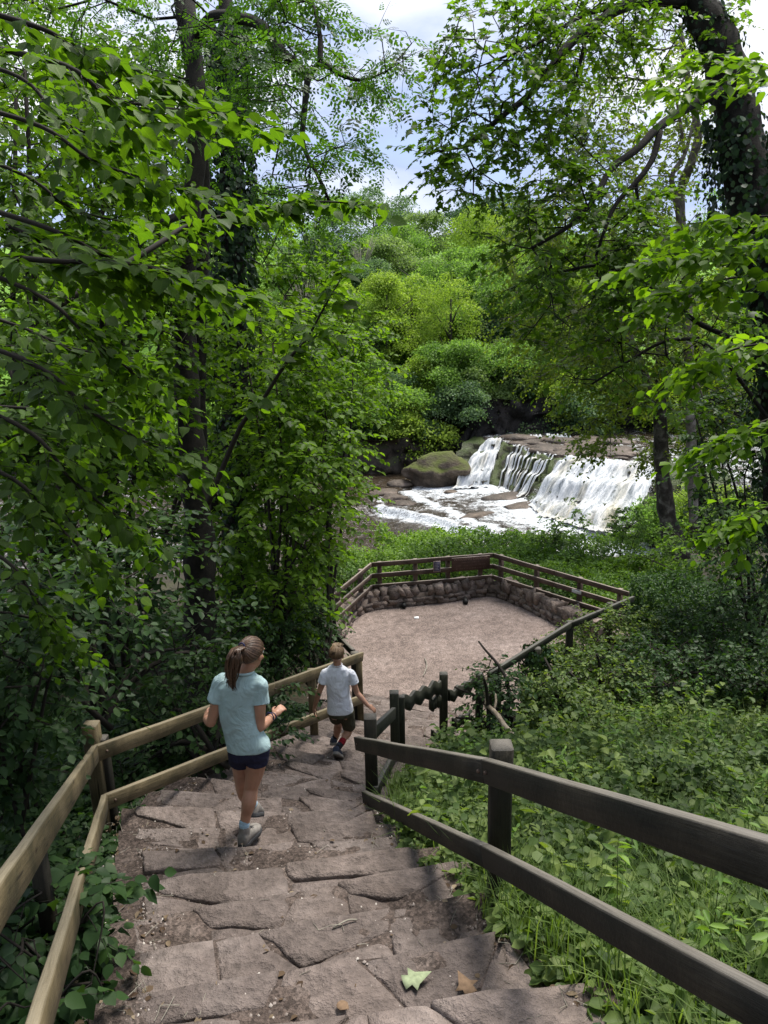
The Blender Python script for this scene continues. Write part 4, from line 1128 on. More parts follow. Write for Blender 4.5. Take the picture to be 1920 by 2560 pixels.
for i, x in enumerate((1352, 1398, 1452)):
    p = PZ(x, 1100, ZUP); b = MB()
    for k_ in range(12):
        xx = p.x + rnd.gauss(0, .35); hh = rnd.uniform(.12, .34); yy = min(p.y, 45.6)
        b.tube([V((xx, yy + .25, ZUP + hh)), V((xx, yy + .12, ZUP + hh * .5)), V((xx + .04, yy, ZUP + .02))], [.05, .10, .15], 5)
    tag(b.build('trickle', M['foam_s'] if 'foam_s' in M else M.setdefault('foam_s', plain('white_water', (.35, .37, .38), .5, .2, 10)), None, True), kind='structure')
# old stone wall on the hillside
hw = empty('hillside_wall', WY(1000, 722, 76), 'old stone wall with rusty coping on the far grassy hillside', 'wall')
hp = V(hw.location); hp.z = Tz(hp.x, hp.y); b = MB(); b.board(hp + V((-1.3, 0, .4)), hp + V((1.3, .3, .4)), .7, 1.5); b.build('masonry', rocky('old_masonry', (.12, .11, .10), (.25, .24, .22), (.42, .40, .37), 1.5, .9, 1, .1), hw)
b = MB(); b.board(hp + V((-1.4, -.05, 1.2)), hp + V((1.4, .25, 1.2)), .9, .16); b.build('coping', plain('rusty_coping', (.40, .24, .10), .9, .3, 2), hw)
# ------------------------------------------------------------------ far hillside trees
def far_tree(name, label, px, top, base_y, y, mat, wpx, kind='round', n=150, per=70, leaf=.20, group='trees on the far bank', bark='bark_far', lean=0):
    """px: picture column of the crown centre, top: picture row of the crown top, y: distance ahead, wpx: crown width"""
    pt_ = WY(px, top, y); zb = Tz(pt_.x, y); H = max(3.0, pt_.z - zb); k = y / FPX; rw = wpx * k / 2
    root = empty(name, (pt_.x, y, zb), label, 'tree', group)
    b = TB(); tp = [V((pt_.x - lean, y, zb - .3)), V((pt_.x - lean * .5 + rnd.uniform(-.2, .2), y, zb + H * .35)), V((pt_.x + rnd.uniform(-.2, .2), y, zb + H * .85))]
    tc_ = catmull(tp, 4); r0 = .035 * H ** .9; b.tube(tc_, list(np.linspace(r0, r0 * .25, len(tc_))), 6, .1); b.build('trunk', M[bark], root)
    b = TB(); cr = []
    cz = zb + H * .60; rz = H * .42
    if kind == 'cone': cr = [((pt_.x, y, zb + H * .35), (rw, rw, H * .25), 3), ((pt_.x, y, zb + H * .62), (rw * .7, rw * .7, H * .22), 2), ((pt_.x, y, zb + H * .86), (rw * .38, rw * .38, H * .15), 1)]
    elif kind == 'shrub': cr = [((pt_.x, y, zb + H * .45), (rw, rw * .8, H * .52), 1)]
    elif kind == 'column': cr = [((pt_.x, y, zb + H * .55), (rw, rw, H * .46), 1)]
    else:
        cr = [((pt_.x, y, cz), (rw * .42, rw * .42, rz * .95), 2.0)]
        for i in range(14):
            a = rnd.uniform(0, 2 * pi); hh_ = rnd.uniform(-.9, 1.12); q_ = sqrt(max(.1, 1 - hh_ * hh_ * .8)) * rnd.uniform(.45, .85)
            cr.append(((pt_.x + cos(a) * rw * q_, y + sin(a) * rw * q_, cz + hh_ * rz * .85), (rw * rnd.uniform(.14, .36), rw * rnd.uniform(.14, .36), rz * rnd.uniform(.08, .22)), rnd.uniform(.25, .7)))
    for i in range(9):
        a = rnd.uniform(0, 2 * pi); z0 = zb + H * rnd.uniform(.25, .7); e = V((pt_.x + cos(a) * rw * .7, y + sin(a) * rw * .7, z0 + H * rnd.uniform(.08, .25)))
        s_ = tc_[min(len(tc_) - 1, int(len(tc_) * (z0 - zb) / H))]; b.tube([s_, s_.lerp(e, .5) + V((0, 0, .1)), e], [r0 * .35, r0 * .22, r0 * .08], 4)
    b.build('branches', M[bark], root, 'stuff')
    cr = [(c_, (r_[0] * 1.15, r_[1] * 1.15, r_[2] * 1.1), w_) for c_, r_, w_ in cr]
    clump_crown(cr, int(n * 2.3), int(per * .66), leaf * .86, .42 + .010 * (y - 46), FARM[mat], root, 'lo', .28)
    return root
FT = [  # name, label, px, top, y, mat, width, kind, n
 ('broadleaf_tree', 'dark bluish-green round tree on the skyline just right of the hanging ash twigs', 930, 480, 105, 'blue', 230, 'round', 150),
 ('broadleaf_tree', 'pale feathery tree on the skyline in the gap of sky', 1065, 545, 100, 'pale', 210, 'round', 150),
 ('conifer_tree', 'very dark dense tree on the skyline right of the sky gap', 1180, 490, 104, 'dark', 190, 'round', 170),
 ('poplar_tree', 'light yellow-green upright tree in front of the dark skyline tree', 1200, 520, 92, 'lime', 130, 'column', 110),
 ('broadleaf_tree', 'dull green tree on the skyline beside the weeping tree', 1280, 490, 108, 'blue', 180, 'round', 140),
 ('weeping_tree', 'pale drooping willow-like tree on the skyline at the right', 1330, 525, 90, 'pale', 150, 'column', 120),
 ('broadleaf_tree', 'grey-green bushy tree above the old hillside wall', 985, 600, 82, 'pale', 240, 'round', 160),
 ('broadleaf_tree', 'soft olive tree halfway up the far hillside', 1130, 640, 80, 'pale', 250, 'round', 170),
 ('broadleaf_tree', 'mid green spreading tree on the upper hillside left of the old wall', 790, 590, 84, 'blue', 260, 'round', 180),
 ('broadleaf_tree', 'rounded yellow-green tree below the upper trees at the left', 800, 700, 66, 'lime', 250, 'round', 190),
 ('broadleaf_tree', 'tall mid green tree on the hillside skyline behind the ivy clad trunk', 660, 470, 92, 'mid', 260, 'round', 190),
 ('broadleaf_tree', 'lime green layered tree in the middle of the far bank', 1160, 665, 62, 'mid', 260, 'round', 210),
 ('maple_tree', 'fresh green tree with stacked flat layers at the centre of the far bank', 1260, 690, 58, 'mid', 260, 'round', 210),
 ('broadleaf_tree', 'pale green slender tree with bare twigs on the far bank', 1090, 800, 60, 'pale', 190, 'round', 150),
 ('broadleaf_tree', 'bright green bush covered slope tree at the left of the far bank', 950, 790, 56, 'mid', 230, 'round', 190),
 ('broadleaf_tree', 'lime tinted tree above the white water at the right', 1420, 760, 56, 'lime', 300, 'round', 210),
 ('broadleaf_tree', 'green tree overhanging the dark cliff behind the upper river', 1330, 900, 52, 'mid', 260, 'round', 220),
 ('maple_tree', 'green layered tree directly above the left waterfall', 1200, 880, 51, 'mid', 240, 'round', 220),
 ('hawthorn_tree', 'bluish-green low tree leaning over the mossy boulder', 1165, 1000, 47.5, 'blue', 210, 'round', 190),
 ('broadleaf_tree', 'bright lime bush between the boulder and the left foliage', 1000, 1000, 46.8, 'lime', 150, 'round', 130),
 ('broadleaf_tree', 'dark green tree at the left end of the river cliff', 905, 930, 49, 'mid', 230, 'round', 190),
 ('hawthorn_tree', 'low lime green bush hanging over the cliff above the upper river', 1440, 985, 48, 'lime', 220, 'round', 170),
 ('broadleaf_tree', 'mid green bush over the upper river at the far right', 1600, 960, 48.5, 'mid', 260, 'round', 190),
 ('broadleaf_tree', 'tall green tree seen through the leaves at the left, far across the river', 430, 560, 70, 'mid', 380, 'round', 220),
 ('broadleaf_tree', 'lime green tree far across the river at the left edge', 150, 620, 66, 'lime', 360, 'round', 210),
 ('broadleaf_tree', 'bushy green tree across the river below the lime tree at left', 250, 850, 54, 'mid', 380, 'round', 220),
 ('broadleaf_tree', 'bushy lime tree across the river behind the two trunks', 600, 830, 54, 'lime', 330, 'round', 220),
 ('broadleaf_tree', 'tall olive tree far behind the birch at the right', 1560, 520, 80, 'pale', 330, 'round', 200),
 ('broadleaf_tree', 'tall green tree far behind the great ivy trunk', 1820, 480, 76, 'mid', 360, 'round', 200),
 ('broadleaf_tree', 'green tree across the river at the far right edge', 1830, 850, 55, 'mid', 380, 'round', 220),
]
FT += [('broadleaf_tree', 'mid green tree just below the old hillside wall', 1040, 790, 68, 'mid', 200, 'round', 150),
 ('broadleaf_tree', 'pale green tree right of the old hillside wall', 1110, 720, 72, 'pale', 180, 'round', 150),
 ('broadleaf_tree', 'lime green tree at the upper centre right of the far bank', 1310, 640, 74, 'lime', 240, 'round', 170),
 ('broadleaf_tree', 'dark green tree with a visible trunk in the middle of the far bank', 1135, 760, 57, 'mid', 170, 'round', 150),
 ('broadleaf_tree', 'yellowish tree low on the far bank left of the waterfall', 1070, 900, 50, 'lime', 200, 'round', 160),
 ('broadleaf_tree', 'fine leaved pale tree beside the layered maple on the far bank', 1370, 800, 60, 'pale', 200, 'round', 150),
 ('broadleaf_tree', 'bluish tree behind the yellow-green tree at the left of the far bank', 880, 650, 74, 'blue', 210, 'round', 160),
 ('broadleaf_tree', 'mid green tree on the skyline left of the blue-green skyline tree', 830, 500, 100, 'mid', 200, 'round', 150)]
FT += [('birch_tree', 'slim pale trunked tree left of the centre of the far bank', 1030, 700, 58, 'lime', 130, 'column', 90),
 ('birch_tree', 'slim light green tree standing above the left waterfall', 1120, 700, 53, 'lime', 140, 'column', 100),
 ('broadleaf_tree', 'tall airy tree right of the layered maple on the far bank', 1330, 640, 55, 'mid', 170, 'round', 150),
 ('broadleaf_tree', 'tall yellow-green tree behind the upper river', 1400, 680, 52, 'lime', 180, 'round', 150),
 ('broadleaf_tree', 'airy tree with a thin dark trunk at the left of the far bank', 970, 690, 55, 'lime', 170, 'round', 140),
 ('broadleaf_tree', 'narrow blue-green tree between the lime trees of the far bank', 1215, 770, 56, 'blue', 120, 'column', 90)]
FT += [('broadleaf_tree', 'dense tree filling the gap right of the old hillside wall', 1080, 650, 66, 'mid', 230, 'round', 170),
 ('broadleaf_tree', 'green tree on the upper bank left of the skyline conifer', 1010, 560, 94, 'mid', 220, 'round', 160),
 ('broadleaf_tree', 'fresh green tree low on the bank above the left waterfall', 1130, 860, 49.5, 'mid', 230, 'round', 180),
 ('broadleaf_tree', 'fresh green tree above the flat rocks of the upper river', 1290, 860, 50, 'mid', 240, 'round', 180),
 ('broadleaf_tree', 'broad green tree at the upper right of the far bank', 1420, 600, 66, 'mid', 300, 'round', 190),
 ('broadleaf_tree', 'broad green tree high on the far bank behind the two left trunks', 720, 640, 66, 'mid', 300, 'round', 190),
 ('broadleaf_tree', 'green crown in the thicket between the skyline and the lime trees', 1220, 610, 78, 'mid', 240, 'round', 170)]
for nm, lab, px, top, y, mt_, wd, kd, n in FT:
    far_tree(nm, lab, px, top, None, y, mt_, wd, kd, int(n * 1.0), 62 if y > 75 else 84, .26 if y > 75 else (.21 if y > 55 else .16))
# bushes filling the bank (each its own thing)
bush_protos = []
def far_bush(px, py, y, mt_, wd, hgt):
    p = WY(px, py, y); zb = Tz(p.x, y)
    root = empty('bush', (p.x, y, zb), 'low rounded bush in the thicket on the far bank', 'bush', 'bushes of the far bank thicket')
    b = TB()
    for i in range(5):
        a = rnd.uniform(0, 6.28); b.tube([V((p.x, y, zb - .2)), V((p.x + cos(a) * wd * .3, y + sin(a) * wd * .3, zb + hgt * .5)), V((p.x + cos(a) * wd * .6, y + sin(a) * wd * .5, zb + hgt * .9))], [.06, .04, .015], 4)
    b.build('stems', M['bark_far'], root, 'stuff')
    clump_crown([((p.x + rnd.uniform(-.6, .6) * wd, y + rnd.uniform(-.5, .5) * wd, zb + hgt * rnd.uniform(.3, .95)), (wd * rnd.uniform(.3, .6), wd * .5, hgt * rnd.uniform(.15, .3)), 1) for _ in range(7)], 120, 38, .15, .42, FARM[mt_], root, 'lo', .28)
    root['label'] = {'mid': 'leafy mid green bush in the thicket on the far bank', 'blue': 'dull bluish-green bush in the thicket on the far bank', 'pale': 'pale grey-green bush in the thicket on the far bank', 'dark': 'very dark green bush in the thicket on the far bank', 'lime': 'bright yellow-green bush in the thicket on the far bank'}[mt_]
    return root
def copy_thing(root, loc, rz, sc, label=None):
    r = root.copy(); COL.objects.link(r); r.location = loc; r.rotation_euler = (0, 0, rz); r.scale = (sc, sc, sc)
    if label: r['label'] = label
    for ch in root.children:
        c = ch.copy(); COL.objects.link(c); c.parent = r; c.matrix_parent_inverse = ch.matrix_parent_inverse.copy()
    return r
for m__ in ('mid', 'blue', 'pale', 'mid', 'dark', 'lime'): bush_protos.append(far_bush(700 + 260 * len(bush_protos), 1000, 48.6, m__, 1.9, 2.6))
for i in range(100):
    x = rnd.uniform(-34, 40); y = rnd.choice([rnd.uniform(46.3, 47.6), rnd.uniform(48, 58), rnd.uniform(55, 75)])
    pr = rnd.choice(bush_protos); pw = 960 + x / y * FPX
    if 940 < pw < 1420 and y > 48 and rnd.random() < .85: continue
    copy_thing(pr, (x, y, Tz(x, y) - .1), rnd.uniform(0, 6.28), rnd.uniform(.7, 1.3) * (1 + (y - 47) * .012))
for (px, py, D, w_, h_, mt_, lab) in ((1640, 1300, 31.5, 1.5, 1.6, 'mid', 'green bush on the bank just right of the falls'), (1760, 1270, 32, 2.0, 2.4, 'lime', 'sunlit lime bush on the bank behind the rough barked tree'), (1900, 1250, 32, 2.2, 2.6, 'mid', 'bush on the river bank at the right edge')):
    p = W(px, py, D); root = empty('bush', (p.x, p.y, Tz(p.x, p.y)), lab, 'bush')
    clump_crown([((p.x + rnd.uniform(-.6, .6) * w_, p.y + rnd.uniform(-.5, .5), p.z + h_ * rnd.uniform(-.45, .5)), (w_ * .45, w_ * .4, h_ * .25), 1) for _ in range(8)], 130, 40, .11, .36, FARM[mt_], root, 'lo', .25)
    b = TB()
    for k_ in range(6): b.tube([V((p.x, p.y, Tz(p.x, p.y) - .3)), V((p.x + rnd.uniform(-.4, .4) * w_, p.y, p.z)), V((p.x + rnd.uniform(-.8, .8) * w_, p.y, p.z + h_ * .4))], [.05, .03, .01], 4)
    b.build('stems', M['bark_far'], root, 'stuff')
# bare dead shrubs on the hillside
for (px, py, y, lab) in ((905, 640, 74, 'bare pale dead shrub on the upper hillside left of the old wall'), (760, 760, 60, 'bare whitish twiggy shrub below the blue-green tree')):
    p = WY(px, py, y); zb = p.z - 2.0; root = empty('dead_shrub', (p.x, y, zb), lab, 'shrub'); b = TB()
    for i in range(26):
        a = rnd.uniform(0, 6.28); h = rnd.uniform(2, 4.2); e = V((p.x + cos(a) * h * .4, y + sin(a) * .8, zb + h)); mdl = V((p.x + cos(a) * h * .15, y, zb + h * .5))
        b.tube([V((p.x, y, zb)), mdl, e], [.03, .02, .008], 4)
        for k_ in range(3):
            s_ = mdl.lerp(e, rnd.random()); b.tube([s_, s_ + V((rnd.uniform(-.5, .5), rnd.uniform(-.3, .3), rnd.uniform(.3, .9)))], [.010, .005], 3)
    b.build('branches', M['deadwood'], root)

# ------------------------------------------------------------------ left side trees
def pxs(lst): return [W(*a) for a in lst]
# main trunk with the long upper limb
trunk = [GP(500, 1790) * 0 + W(505, 1790, 9.1), W(500, 1600, 9.2), W(500, 1420, 9.2), W(492, 1240, 9.3), W(470, 1000, 9.5), W(462, 760, 9.7), W(474, 560, 9.8), W(494, 350, 10), W(486, 150, 10.3), W(462, -60, 10.8), W(440, -400, 11.5)]
limb = [W(492, 90, 10.3), W(530, 45, 10.1), W(590, 45, 9.8), W(650, 62, 9.5), W(700, 125, 9.1), W(742, 165, 8.9), W(770, 196, 8.8)]
limb_b = [W(770, 196, 8.8), W(762, 260, 8.6), W(758, 360, 8.5), W(790, 430, 8.4), W(822, 500, 8.3)]
limb_c = [W(770, 196, 8.8), W(800, 160, 8.6), W(860, 190, 8.4), W(905, 200, 8.3), W(965, 180, 8.2)]
limb_d = [W(800, 160, 8.6), W(800, 90, 8.7), W(780, 0, 8.9)]
limb_e = [W(470, 530, 9.8), W(420, 550, 9.2), W(380, 575, 8.8), W(330, 640, 8.2)]
tree('ash_tree', 'tall dark ash at the left with a crooked limb reaching into the sky gap', 'tree', 'trees left of the steps',
     trunk, [.21, .19, .185, .17, .15, .13, .125, .125, .12, .10, .07],
     [(W(745, 330, 8.8), (.72, 1.1, 1.1), 3), (W(640, 180, 9.5), (1.4, 1.5, .9), 4), (W(700, 60, 9.2), (.75, 1.1, .6), 2.2), (W(960, 160, 8.2), (.38, .6, .4), 1.0), (W(250, 180, 11), (2.0, 1.5, 1.2), 3.5), (W(120, 120, 12), (2.0, 1.5, 1.6), 3.5), (W(830, 480, 8.4), (.30, .5, .45), .5), (W(440, -120, 10), (2.1, 2.2, 1.0), 3)],
     270, 'ash', 'leaf_ash', .19, 6, .55, extra_limbs=[(limb, .085, .055), (limb_b, .04, .015), (limb_c, .035, .012), (limb_d, .035, .02), (limb_e, .06, .02)], seed_from=.72, r_tip=.0045, shell=.2, flat=.6, out_bias=.25)
trunk2 = [W(540, 1290, 9.9), W(505, 1150, 9.9), W(498, 950, 10), W(500, 760, 10.1), W(506, 560, 10.2), W(500, 340, 10.3), W(446, -20, 10.6), (W(420, -260, 10.9))]
tree('ash_tree', 'slimmer dark stem standing directly behind the tall ash trunk', 'tree', 'trees left of the steps', trunk2, [.08, .085, .09, .095, .10, .09, .08, .05],
     [(W(560, 250, 10.8), (1.2, 1.2, .9), 1), (W(330, 300, 11), (1.4, 1.2, 1.2), 1)], 70, 'ash', 'leaf_ash', .18, 6, .55, seed_from=.6, r_tip=.0045, shell=.2, flat=.6)
# ivy clad trunk
itr = [W(600, 1760, 12.6), W(592, 1400, 12.6), W(590, 1100, 12.6), W(582, 800, 12.7), W(578, 500, 12.9), W(570, 250, 13.2), W(565, 50, 13.4), W(560, -200, 13.8)]
ivt = tree('ivy_clad_tree', 'tree at the left whose whole trunk is wrapped in dark ivy', 'tree', None, itr, [.26, .24, .22, .2, .18, .15, .12, .08],
     [(W(640, 60, 13.4), (1.8, 1.6, 1.2), 1), (W(500, 420, 13), (1.1, 1.2, 1.3), .5), (W(700, 560, 13), (1.1, 1, 1.0), .5)], 110, 'mid', 'leaf_mid', .08, 10, .55, seed_from=.5)
def ivy_on(root, path, r, n, leaf=.06, name='ivy', k0=0, k1=1, mat='leaf_ivy', jit=.25):
    tp = catmull(path, 10); lb = LB(); t = NR.uniform(k0, k1, n) * (len(tp) - 1.01); i = t.astype(int); f = (t - i)[:, None]
    A = np.array([tuple(p) for p in tp]); p = A[i] * (1 - f) + A[i + 1] * f
    a = NR.uniform(0, 2 * pi, n); rr = r * (1 + jit * np.abs(NR.normal(0, 1, n)) + .35 * vnoise(p[:, 2] * 2.2, a * 1.2, 3.3)); o = np.stack([np.cos(a), np.sin(a), np.zeros(n)], -1)
    d = np.stack([-np.sin(a) * .3, np.cos(a) * .3, -np.ones(n)], -1) + rv(n, .35) + o * .35
    lb.add(p + o * rr[:, None], d, o + rv(n, .35) + np.array([0, 0, .35]), leaf * NR.uniform(.6, 1.25, n), NR.uniform(.1, .9, n) ** 1.3)
    return lb.build(name, 'round', M[mat], root)
ivy_on(ivt, itr[3:7], .30, 5200, .085); ivy_on(ivt, itr[:4], .26, 2600, .08)
bg = empty('woodland_tree', W(120, 1700, 19), 'full crowned tree behind the limes at the upper left', 'tree', None); bgt = TB(); bgt.tube([W(120, 1700, 19), W(150, 900, 19), W(200, 300, 19)], [.3, .22, .1], 7, .1); bgt.build('trunk', M['bark'], bg)
clump_crown([(W(120, 420, 19), (2.6, 1.5, 2.4), 3), (W(330, 300, 19), (1.9, 1.5, 2.0), 2), (W(60, 120, 19), (2.0, 1.5, 1.6), 1.2), (W(360, 620, 19), (1.6, 1.5, 1.6), 1.3)], 330, 46, .12, .42, M['leaf_mid'], bg, 'mid')
# understorey hazels and limes that fill the left half
def shrub(name, label, base, crown, n, leaf, mat='leaf_mid', cat='shrub', group=None, stems=5, nl=12, slen=.55, kind='mid', shell=.45, flat=.30, rs=.03, droop=.25, tint=None, r_tip=.004):
    root = empty(name, base, label, cat, group)
    br = TB(); seeds = []
    cs = [np.array(c[0]) for c in crown]
    for i in range(stems):
        c = cs[i % len(cs)]; tgt = V(c) + V((rnd.uniform(-.5, .5), rnd.uniform(-.5, .5), rnd.uniform(-.3, .3))); b0 = V(base) + V((rnd.uniform(-.15, .15), rnd.uniform(-.15, .15), 0))
        md = b0.lerp(tgt, .5) + V((rnd.uniform(-.2, .2), rnd.uniform(-.2, .2), .25)); pth = catmull([b0, md, tgt], 5)
        br.tube(pth, list(np.linspace(rs, rs * .4, len(pth))), 6, .1); seeds += [tuple(p) for p in pth[3:]]
    wt = np.array([c[2] for c in crown], float); wt /= wt.sum()
    att = np.concatenate([ell_points(max(1, int(n * k)), c[0], c[1], shell) for c, k in zip(crown, wt)])
    P, Rr, eo, ed = mst_tree(seeds, att, r_tip=r_tip, expo=.36); br.vec(P, Rr, 4)
    lb = LB(); cc = np.mean(cs, axis=0); out = nrm(eo - cc) * np.array([1, 1, .3]); dirs = nrm(ed * .5 + out * .5 + rv(len(eo), .4)); dirs[:, 2] *= .4
    sprays(lb, br, eo, dirs, slen, nl, leaf, droop, tint, flat)
    sprays(lb, br, eo - ed * slen * .4, nrm(dirs + rv(len(eo), .8)), slen * .85, nl, leaf, droop, tint, flat)
    br.build('stems', M['twig'], root, 'stuff'); lb.build('foliage', kind, M[mat], root)
    return root
G_L = 'understorey trees left of the steps'
shrub('hazel_tree', 'leafy hazel filling the space right of the ash trunk above the fence', W(680, 1700, 10.2), [(W(680, 1340, 10.2), (.85, 1.0, 1.5), 3), (W(740, 1130, 10.4), (.85, 1.0, 1.0), 2), (W(640, 900, 11), (1.3, 1.1, 1.1), 3)], 330, .085, 'leaf_mid', 'tree', G_L, 8, tint=.68)
shrub('hazel_tree', 'bright young lime tree arching towards the platform corner', W(830, 1640, 11.5), [(W(790, 1160, 12), (.80, 1.0, 1.3), 3), (W(830, 900, 12.5), (.9, 1.1, 1.1), 3), (W(710, 1400, 11.8), (.65, .9, 1.0), 2)], 300, .085, 'leaf_mid', 'tree', G_L, 7, tint=.8)
shrub('hazel_tree', 'dense hazel behind the fence left of the ash trunk', W(280, 1750, 7.8), [(W(230, 1180, 7.8), (.9, .9, 1.3), 3), (W(80, 1000, 7.2), (1.0, 1.0, 1.2), 3), (W(300, 850, 8.2), (.85, .9, 1.0), 2)], 330, .08, 'leaf_mid', 'tree', G_L, 8)
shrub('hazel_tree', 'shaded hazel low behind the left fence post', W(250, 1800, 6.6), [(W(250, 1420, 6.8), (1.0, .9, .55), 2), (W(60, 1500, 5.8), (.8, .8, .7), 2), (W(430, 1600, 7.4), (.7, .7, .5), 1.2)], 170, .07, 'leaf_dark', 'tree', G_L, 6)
shrub('lime_tree', 'lime foliage high on the left in front of the sky', W(150, 1700, 8.5), [(W(150, 560, 8.5), (1.2, 1.2, 1.4), 3), (W(300, 640, 9), (.9, 1.0, .9), 1.6), (W(90, 230, 9), (1.3, 1.2, 1.0), 1.3)], 280, .085, 'leaf_mid', 'tree', G_L, 6, rs=.05)
shrub('lime_tree', 'green tree standing farther back between the two left trunks', W(700, 1650, 15), [(W(680, 700, 15), (1.7, 1.5, 1.6), 3), (W(620, 1000, 14.5), (1.6, 1.5, 1.8), 2), (W(760, 980, 15.5), (1.3, 1.5, 1.6), 2)], 300, .105, 'leaf_mid', 'tree', G_L, 6, rs=.07, tint=.6)
shrub('lime_tree', 'green tree farther back behind the left hazels', W(300, 1700, 16), [(W(280, 800, 16), (2.6, 1.5, 2.2), 3), (W(60, 900, 15), (2.0, 1.5, 2.4), 2), (W(430, 1200, 15), (1.7, 1.2, 1.6), 1.4)], 340, .11, 'leaf_mid', 'tree', G_L, 7, rs=.08, tint=.6)
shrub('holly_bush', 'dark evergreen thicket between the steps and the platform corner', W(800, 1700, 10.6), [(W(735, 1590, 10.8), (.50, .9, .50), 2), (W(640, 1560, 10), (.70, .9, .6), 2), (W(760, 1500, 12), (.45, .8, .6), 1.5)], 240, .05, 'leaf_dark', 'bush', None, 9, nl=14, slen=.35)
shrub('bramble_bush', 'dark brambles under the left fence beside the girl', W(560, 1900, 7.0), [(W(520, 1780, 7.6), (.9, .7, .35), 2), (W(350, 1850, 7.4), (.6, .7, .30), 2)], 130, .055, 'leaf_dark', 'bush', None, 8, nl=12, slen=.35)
shrub('elder_bush', 'large dark leaved bush at the lower left outside the fence', W(30, 2050, 4.6), [(W(0, 1740, 4.8), (.5, .6, .65), 3), (W(-80, 1600, 4.4), (.6, .6, .9), 2), (W(60, 1640, 6.8), (.4, .5, .45), 1.3)], 190, .058, 'leaf_dark', 'bush', None, 7, rs=.014, nl=12, slen=.4)
shrub('hazel_bush', 'leafy bush growing through the lower left fence rails', W(80, 2480, 3.0), [(W(90, 2330, 3.2), (.20, .3, .16), 2), (W(60, 2540, 2.9), (.22, .3, .2), 1)], 46, .065, 'leaf_dark', 'bush', None, 6, rs=.006, nl=9, slen=.3, kind='hi')
# near hazel boughs: big leaves close to the camera
near = empty('hazel_tree', W(-420, 1500, 2.6), 'nearby hazel whose big backlit leaves hang in from the left edge', 'tree', None)
nb_ = TB(); nl_ = LB(); st_ = catmull([W(-480, 2600, 2.9), W(-430, 1700, 2.9), W(-400, 700, 3.2), W(-380, -300, 3.6)], 6)
nb_.tube(st_, list(np.linspace(.07, .03, len(st_))), 8, .1)
BR = [((-380, 60), (120, 150), (300, 250), (600, 290), 2.6), ((-380, 200), (60, 300), (250, 410), (500, 480), 3.2), ((-380, -60), (40, 50), (180, 110), (330, 190), 2.9), ((-380, 420), (90, 560), (260, 640), (400, 700), 2.9),
      ((-380, 560), (60, 720), (220, 840), (390, 980), 3.3), ((-380, 600), (100, 650), (330, 660), (560, 720), 2.7), ((-380, 760), (60, 900), (230, 1030), (390, 1120), 3.0), ((-380, 900), (40, 1060), (180, 1200), (330, 1320), 3.4),
      ((-380, 300), (20, 420), (180, 520), (330, 560), 3.9), ((-380, 700), (0, 800), (180, 870), (360, 900), 4.2), ((-380, 1050), (0, 1180), (130, 1300), (250, 1420), 3.6), ((-380, 1250), (-20, 1380), (90, 1500), (180, 1600), 4.0), ((-380, 1000), (60, 1020), (220, 1040), (380, 1060), 4.6),
      ((-380, 100), (20, 180), (150, 300), (290, 360), 3.6), ((-380, 800), (20, 880), (160, 980), (300, 1010), 3.8), ((-380, 500), (0, 560), (140, 640), (280, 740), 3.5)]
for p0, p1, p2, p3, D in BR:
    pts = catmull([W(p0[0], p0[1], D + .35), W(p1[0], p1[1], D), W(p2[0], p2[1], D), W(p3[0], p3[1], D + .25)], 7)
    nb_.tube(pts, list(np.linspace(.014, .003, len(pts))), 6)
    A = np.array([tuple(p) for p in pts]); n = 30; t = NR.uniform(.2, 1, n) * (len(A) - 1.01); i = t.astype(int); f = (t - i)[:, None]; o_ = A[i] * (1 - f) + A[i + 1] * f
    d_ = nrm(A[i + 1] - A[i]); sg_ = np.where(NR.uniform(0, 1, n) < .5, 1, -1)[:, None]; sd_ = nrm(np.cross(d_, [0, 0, 1])) * sg_
    sprays(nl_, nb_, o_, nrm(d_ * .9 + sd_ * .7 + rv(n, .12) - np.array([0, 0, .06])), .32, 8, .058, .18, .42, .24, .002, .22)
# the slender stem with sparse leaves that crosses the middle
sl = catmull([W(520, 1260, 5.6), W(600, 1070, 5.4), W(650, 1010, 5.3), W(720, 900, 5.2), W(765, 850, 5.2), W(815, 760, 5.1), W(850, 700, 5.1)], 5)
nb_.tube(sl, list(np.linspace(.022, .004, len(sl))), 6)
sl2 = catmull([W(150, 760, 4.2), W(380, 620, 4.7), W(480, 560, 5.0), W(620, 530, 5.1), W(760, 505, 5.1), W(940, 510, 5.1)], 6)
nb_.tube(sl2, list(np.linspace(.020, .004, len(sl2))), 6)
for pth, k in ((sl, 26), (sl2, 40)):
    A = np.array([tuple(p) for p in pth]); t = NR.uniform(.25, 1, k) * (len(A) - 1.01); i = t.astype(int); f = (t - i)[:, None]; o_ = A[i] * (1 - f) + A[i + 1] * f
    d_ = nrm(A[i + 1] - A[i]); sd_ = nrm(np.cross(d_, [0, 0, 1])) * np.where(NR.uniform(0, 1, k) < .5, 1, -1)[:, None]
    sprays(nl_, nb_, o_, nrm(d_ + sd_ * .8 + rv(k, .2)), .30, 6, .085, .3, .45, .4, .002, .2)
nb_.build('stems', M['twig'], near, 'stuff')
